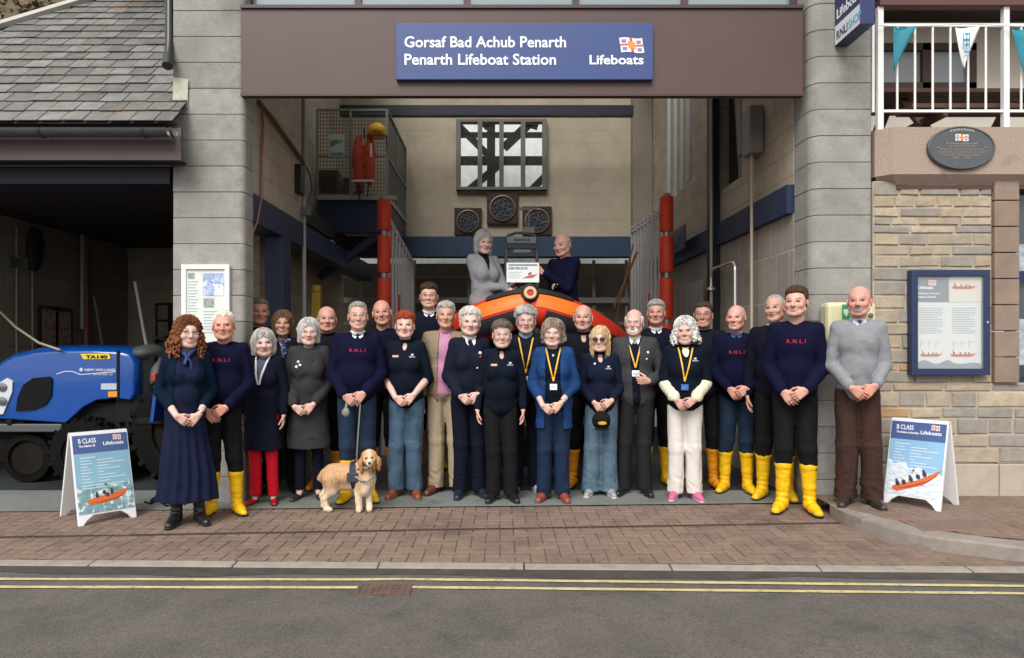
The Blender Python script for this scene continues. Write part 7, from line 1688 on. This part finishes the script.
# rigid hull
m=MB(); secs=[]
for y,hw_,zk in ((.05,.02,1.62),(.4,.30,1.25),(1.0,.60,1.02),(2.0,.80,.86),(3.2,.85,.80),(4.6,.85,.80)):
    secs.append([(-hw_,y,1.50),(-hw_*.85,y,1.22 if y>.3 else 1.55),(0,y,zk),(hw_*.85,y,1.22 if y>.3 else 1.55),(hw_,y,1.50)])
vs=[v for s2 in secs for v in s2]; m.add(vs,[(i*5+k,i*5+k+1,(i+1)*5+k+1,(i+1)*5+k) for i in range(5) for k in range(4)]+[(0,1,2,3,4),(29,28,27,26,25)],0,True); h_=m.build('hull',HULL,bt)
m=MB(); m.box(-.55,.55,.35,4.5,.90,.94); m.build('deck',plain((.10,.10,.10),.8),bt)
# cockpit console and roll frame behind the crew
m=MB(); m.box(-.30,.30,1.55,2.3,.94,1.75,0,.04); m.build('console',plain((.10,.11,.12),.5),bt)
m=MB()
yy=1.55; X0=X_(506,B0+yy)-BX; X1=X_(537,B0+yy)-BX
zt_=Z_(233,B0+yy)
for x in (X0,X1): m.tube([(x,yy,1.3),(x,yy,zt_-.12)],.020,8)
m.tube([(X0,yy,zt_-.12),(X0+.03,yy,zt_-.03),(X0+.12,yy,zt_),(X1-.12,yy,zt_),(X1-.03,yy,zt_-.03),(X1,yy,zt_-.12)],.020,8)
for x in (X0+.09,X1-.09): m.tube([(x,yy,1.6),(x,yy,zt_-.35)],.012,6)
m.build('roll_frame',plain((.20,.20,.20),.4,metal=.5),bt)
m=MB(); m.box(X0+.01,X1-.01,yy-.05,yy+.10,Z_(244,B0+yy),Z_(237,B0+yy),0,.01); m.build('electronics_box',plain((.34,.40,.50),.4),bt)
m=MB(); 
for k in range(7): m.box(X0+.10+k*.028,X0+.118+k*.028,yy-.053,yy-.049,Z_(241.8,B0+yy),Z_(239.4,B0+yy))
m.build('box_marks',plain((.06,.07,.12),.5),bt)
m=MB(); m.box(X0+.015,X1-.015,yy-.04,yy+.06,Z_(249,B0+yy),Z_(244.6,B0+yy)); m.build('blue_screen',plain((.008,.015,.06),.3),bt)
m=MB(); m.box(X0+.09,X1-.08,yy-.05,yy+.02,Z_(253,B0+yy),Z_(250,B0+yy)); m.build('light_bar',plain((.40,.42,.46),.4),bt)
m=MB(); m.tube([(.05,yy,zt_),(.05,yy,zt_+.22)],.010,6); m.box(-.02,.12,yy-.03,yy+.03,zt_+.0,zt_+.07); m.box(-.07,.15,yy-.01,yy+.01,zt_+.28,zt_+.31); m.tube([(.05,yy,zt_+.2),(.05,yy,zt_+.3)],.008,6); m.build('mast_light',plain((.38,.36,.34),.5),bt)
# carriage under the boat
cr=empty('boat_carriage',(BX,B0+.4,0),'steel launching carriage carrying the rescue boat','carriage')
m=MB()
for x in (-.55,.55): m.beam((x,.0,.62),(x,4.2,.62),.10,.14)
for y in (.2,1.6,3.2): m.beam((-.75,y,.56),(.75,y,.56),.10,.10); 
for y in (1.0,3.0):
    for s_ in (-1,1): m.beam((s_*.55,y,.66),(s_*.42,y,1.02),.06,.10,up=(0,1,0))
m.build('frame',plain((.12,.13,.14),.5,metal=.4),cr)
for y in (1.6,3.2):
    for x in (-.85,.85):
        m=MB(); m.lathe([(.16,-.10),(.34,-.10),(.38,-.05),(.38,.05),(.34,.10),(.16,.10)],(x,y,.38),(1,0,0),28,closed=True); wv=m.build('wheel',TYR,cr); m=MB(); m.lathe([(.20,-.07),(.18,-.09),(.05,-.06),(.001,-.09)],(x,y,.38),(1,0,0),20); m.build('rim',plain((.3,.3,.3),.5),wv)
# step block under the tall young man
m=MB(); m.box(-.24,.24,-.20,.20,0,.163,0,.01); o=m.build('step_block',mat('step_wood',(.12,.09,.06),.8,var=.2),label='low wooden step behind the front row, left of the boat',cat='step'); o.location=(X_(429,6.95),6.95,.001)
# ---- guide posts with red rollers and aluminium rails
def guide(px,tops,n,Yn,Yf,pf,label,topz):
    x=X_(px,Yn); o=empty('guide_frame',(x,Yn,0),label,'guide frame','roller guide frames either side of the boat')
    RO=mat('roller_red',(.78,.060,.020),.5,var=.08,vscale=4,bump=.15,bscale=12)
    m=MB(); m.tube([(0,0,0),(0,0,tops[0]+.03)],.045,10); m.build('post',plain((.35,.36,.36),.4,metal=.5),o)
    for z1,z0 in zip(tops,tops[1:]):
        m=MB(); m.lathe([(.03,z0+.05),(.080,z0+.055),(.086,z0+.07),(.086,z1-.03),(.080,z1-.012),(.03,z1-.008)],(0,0,0),(0,0,1),20); m.build('roller',RO,o)
    xf=X_(pf,Yf)-x; m=MB(); K=9
    for k in range(1,K+1):
        t=k/K; y=(Yf-Yn)*t; xx_=xf*t*0+ (xf if abs(xf)<.05 else xf*t); zt_=topz[0]*(1-t)+topz[1]*t
        m.beam((xx_,y,.3),(xx_,y,zt_),.022,.035)
    for dz in (0,-.06): m.beam((0,.05,topz[0]+dz),(xf,Yf-Yn,topz[1]+dz),.04,.03)
    for z in (.5,): m.beam((0,0,z),(xf,Yf-Yn,z),.05,.05)
    m.build('rails',mat('aluminium_rail',(.68,.69,.70),.5,metal=.1,var=.1),o)
    m=MB(); m.box(xf*.45-.02,xf*.45+.02,(Yf-Yn)*.45-.03,(Yf-Yn)*.45+.03,1.6,2.1); m.build('red_buffer',RO,o)
    return o
YN=8.8; zz_=lambda py: Z_(py,YN)
guide(384,[zz_(199),zz_(235),zz_(277),zz_(318),zz_(360),zz_(402)],4,YN,11.6,413,'upright guide frame with red rollers left of the boat',(zz_(210),Z_(262,11.6)))
guide(666.5,[zz_(196),zz_(236),zz_(277),zz_(323),zz_(366),zz_(408)],4,YN,10.9,632,'upright guide frame with red rollers right of the boat',(zz_(206),Z_(228,10.9)))
# ropes and poles by the right frame
m=MB(); a_=P(614,308,9.6); b_2=P(637,252,9.6); m.tube([Vector(),b_2-a_],.018,6); m.tube([Vector((.05,.2,-.2)),Vector((.30,.2,.9))],.012,6); o=m.build('boat_hook',plain((.30,.15,.06),.6),label='brown boat hook leaning against the right guide frame',cat='boat hook'); o.location=a_

# ================================================================ DOG
dg=None
def dog():
    Y=5.86; X=X_(352,Y); s=1.0
    gold=np.array((.50,.30,.155)); cream=np.array((.66,.52,.37))
    # dog frame: +x right in the picture = towards the head; z up; turned a little towards the camera
    B=[Ell((-.15,.02,.285),(.105,.085,.100)),Ell((-.03,.0,.290),(.14,.092,.098)),Ell((.085,-.01,.285),(.095,.090,.115)),Ell((.13,-.05,.255),(.065,.06,.085)),
       Cap((.10,-.02,.35),(.15,-.05,.43),.070,.056,k=.04)]
    f=Field(B,.007,k=.05,pad=.04,lo=(-.36,-.24,-.01),hi=(.34,.22,.58))
    # hind legs: thigh, shank, hock, foot
    for y in (-.055,.075):
        dx=.0 if y<0 else -.055
        f.u(Cap((-.165+dx,y,.27),(-.155+dx,y-.005,.175),.070,.046,k=.04)); f.u(Cap((-.145+dx,y-.005,.175),(-.215+dx,y,.105),.036,.024,k=.02)); f.u(Cap((-.215+dx,y,.105),(-.198+dx,y-.005,.03),.023,.022,k=.012)); f.u(Cap((-.198+dx,y-.01,.022),(-.165+dx,y-.025,.020),.024,.022,k=.012))
    for x,y in ((.075,-.075),(.155,-.045)):
        f.u(Cap((x-.005,y+.03,.26),(x-.01,y+.012,.15),.046,.032,k=.035)); f.u(Cap((x-.01,y+.012,.15),(x,y,.035),.030,.025,k=.012)); f.u(Cap((x,y-.003,.022),(x+.004,y-.034,.020),.027,.024,k=.012))
    f.u(Cap((-.235,.03,.30),(-.285,.04,.25),.026,.018,k=.03))
    # feathering on chest and belly
    f.u(Ell((.12,-.085,.205),(.045,.035,.075)),.03); f.u(Ell((-.02,0,.205),(.12,.05,.045)),.04)
    f.add(lambda x,y,z:.0035*wob(x*1.3,y*1.3,z*.5,110,4)+.0025*wob(x*1.6,y,z*.4,260,8))
    V,Fc=f.mesh(); c=np.tile(gold,(len(V),1)); w=np.clip((.24-V[:,2])/.10,0,1)+np.clip((V[:,0]-.10)/.05,0,1)*np.clip((.33-V[:,2])/.06,0,1)*(V[:,1]<-.03); w=np.clip(w,0,1)[:,None]; c=c*(1-w)+cream*w
    parts=[(V,Fc,c)]
    # head
    h0=np.array((.165,-.105,.455)); 
    H=[Ell((0,.02,.012),(.058,.066,.052)),Ell((0,-.03,-.016),(.036,.050,.034),k=.03),Cap((0,-.045,-.020),(0,-.088,-.026),.030,.026,k=.02),Ell((0,-.06,-.045),(.024,.036,.014),k=.012),Ell((.03,-.03,-.01),(.022,.026,.024),k=.02),Ell((-.03,-.03,-.01),(.022,.026,.024),k=.02)]
    f=Field(H,.0045,k=.02,pad=.03,lo=(-.11,-.15,-.16),hi=(.11,.12,.10))
    for i in (-1,1): f.sub(Ell((i*.026,-.058,.014),(.014,.014,.010)),k=.01)
    f.sub(Cap((-.02,-.105,-.037),(.02,-.105,-.037),.004),k=.006)
    f.add(lambda x,y,z:.0016*wob(x,y,z,150,3))
    V,Fc=f.mesh(); c=np.tile(gold*1.08,(len(V),1)); w=np.exp(-(V[:,0]/.018)**2)[:,None]*.7; c=c*(1-w)+cream*w; w=np.clip((-V[:,1]-.06)/.02,0,1)[:,None]; c=c*(1-w)+cream*w
    Rm=np.array(Euler((math.radians(8),math.radians(-4),math.radians(10))).to_matrix()); tfm=lambda Q:Q@Rm.T+h0
    parts.append((tfm(V),Fc,c))
    for i in (-1,1):
        E=Field([Cap((i*.050,.010,.018),(i*.072,.0,-.045),.022,.030,sc=(.55,1,1)),Cap((i*.072,.0,-.045),(i*.070,-.01,-.105),.030,.022,sc=(.55,1,1))],.0045,k=.02); E.add(lambda x,y,z:.004*wob(x,y,z*.6,150,7+i)); V,Fc=E.mesh(); parts.append((tfm(V),Fc,np.tile(np.array((.42,.20,.085)),(len(V),1))))
        E=Field([Ell((i*.0255,-.054,.012),(.0085,.008,.0085))],.002,pad=.006); V,Fc=E.mesh(); parts.append((tfm(V),Fc,np.tile(np.array((.018,.009,.006)),(len(V),1))))
    E=Field([Ell((0,-.113,-.012),(.014,.010,.010))],.0025,pad=.008); V,Fc=E.mesh(); parts.append((tfm(V),Fc,np.tile(np.array((.05,.022,.018)),(len(V),1))))
    V,Fc,Cc=merge(parts)
    o=mesh_obj('dog',V,Fc,mat('dog_fur',(.5,.3,.2),.85,attr=True,var=.22,vscale=60,bump=.8,bscale=170,stretch=(1,1,.4),bdist=.004),smooth=True,cols=Cc)
    o.location=(X,Y,0); setp(o,'golden cocker spaniel in a dark harness standing on the brick paving','dog')
    NV=plain((.012,.015,.032),.7)
    m=MB(); m.lathe([(.112,-.028),(.118,-.025),(.118,.025),(.112,.028)],(.03,-.0,.285),(1,.0,.12),24,closed=True)
    m.v=[Vector((v.x,v.y*.92-.001,.285+(v.z-.285)*1.05)) for v in m.v]
    h=m.build('harness',NV,o)
    m=MB(); m.tube([(.05,-.10,.30),(.10,-.135,.275),(.15,-.145,.265),(.20,-.10,.30),(.20,-.02,.35)],.012,8,sy=.7); m.tube([(.06,-.09,.36),(.115,-.115,.375),(.16,-.13,.37)],.012,8,sy=.7); m.build('chest_strap',plain((.25,.27,.30),.6),h)
    m=MB(); m.box(-.02,.075,-.112,-.10,.25,.33,0,.006); m.build('harness_panel',plain((.03,.035,.06),.6),h)
    m=MB(); m.lathe([(.012,0),(.016,.004),(.012,.008),(.008,.004)],(.04,-.0,.405),(0,1,0),12,closed=True); m.build('harness_ring',plain((.4,.4,.4),.3,metal=.8),h)
    return o
dg=dog()
# lead from the man's hands to the harness
def world(p,v): 
    q=Vector(v)*p.s; q.rotate(Euler((0,0,p.yaw))); return q+p.loc
hnd=world(dogman,(.02,-.245,.87)); a_=Vector((dg.location.x+.04,5.86,.41))
pts=[]
for k in range(13):
    t=k/12; q=hnd.lerp(a_,t); q.z-=.07*math.sin(math.pi*t); q.y-=.04*math.sin(math.pi*t); pts.append(q)
m=MB(); c_=pts[0].copy(); m.tube([Vector((-.05,0,.03)),Vector((-.02,-.01,-.02))]+[p-c_ for p in pts],.0065,6); o=m.build('dog_lead',plain((.16,.16,.17),.7),label='thin grey dog lead running from the man\'s hands to the harness',cat='lead'); o.location=c_
m=MB(); c_=world(dogman,(-.10,-.235,.80)); f_=Field([Ell((0,0,0),(.034,.028,.040)),Cap((0,0,.02),(.01,0,.09),.012)],.006,k=.01); f_.add(lambda x,y,z:.003*wob(x,y,z,120,3)); V,Fc=f_.mesh(); o=mesh_obj('bag_dispenser',V,Fc,plain((.22,.21,.20),.6),smooth=True); o.location=c_; setp(o,'small grey lead bag hanging from the hands of the man with the dog','bag')
# cap held by the blonde woman
c_=world(capw,(.01,-.235,.80)); o=empty('cap',c_,'dark cap with a yellow badge held in front of the blonde woman','cap')
f_=Field([Ell((0,0,0),(.082,.062,.085))],.006); f_.add(lambda x,y,z:.003*wob(x,y,z,50,3)); f_.cut(lambda x,y,z:-z-.062+0*x+0*y); V,Fc=f_.mesh(); mesh_obj('crown',V,Fc,fabric((.010,.010,.010)),o,smooth=True)
f_=Field([Ell((0,-.035,-.072),(.070,.060,.010))],.004,pad=.01); V,Fc=f_.mesh(); mesh_obj('peak',V,Fc,fabric((.012,.010,.010)),o,smooth=True)
m=MB(); m.tube([(.035*math.cos(a),-.063-.0*a,-.018+.012*math.sin(a)) for a in [2*math.pi*k/12 for k in range(13)]],.004,5); m.box(-.022,.022,-.068,-.058,-.024,-.012); m.build('badge',plain((.62,.42,.03),.5),o)
# certificate
o=empty('certificate',CERT,'white framed certificate held up between the two people in the boat','certificate'); w,h=.165,.10; zr_=math.radians(2)
m=MB(); m.box(-w,w,-.004,.004,-h,h); b=m.build('board',plain((.78,.82,.84),.35),o,bevel=.001)
m=MB(); m.box(-w+.02,w-.02,-.0058,-.0045,h-.030,h-.018); m.build('top_line',plain((.10,.12,.16),.6),b)
fit_text('lettering','CERTIFICATE',-w+.018,-w+.21,h-.068,.030,-.0052,plain((.04,.16,.28),.6),b,.001,.001)
m=MB(); 
for k in range(4): m.box(-w+.02,-w+.15-.02*(k%2),-.0055,-.0045,h-.10-k*.018,h-.095-k*.018)
m.build('printed_text',plain((.45,.52,.58),.6),b)
m=MB(); m.prism([(-.01,-.06),(.10,-.055),(.15,-.015),(.06,-.03)],-.0058,-.0045); m.build('boat_picture',plain((.60,.12,.08),.6),b); m=MB(); m.prism([(.05,-.028),(.09,-.02),(.085,.005),(.06,.0)],-.0058,-.0045); m.build('crew_picture',plain((.25,.12,.12),.6),b)
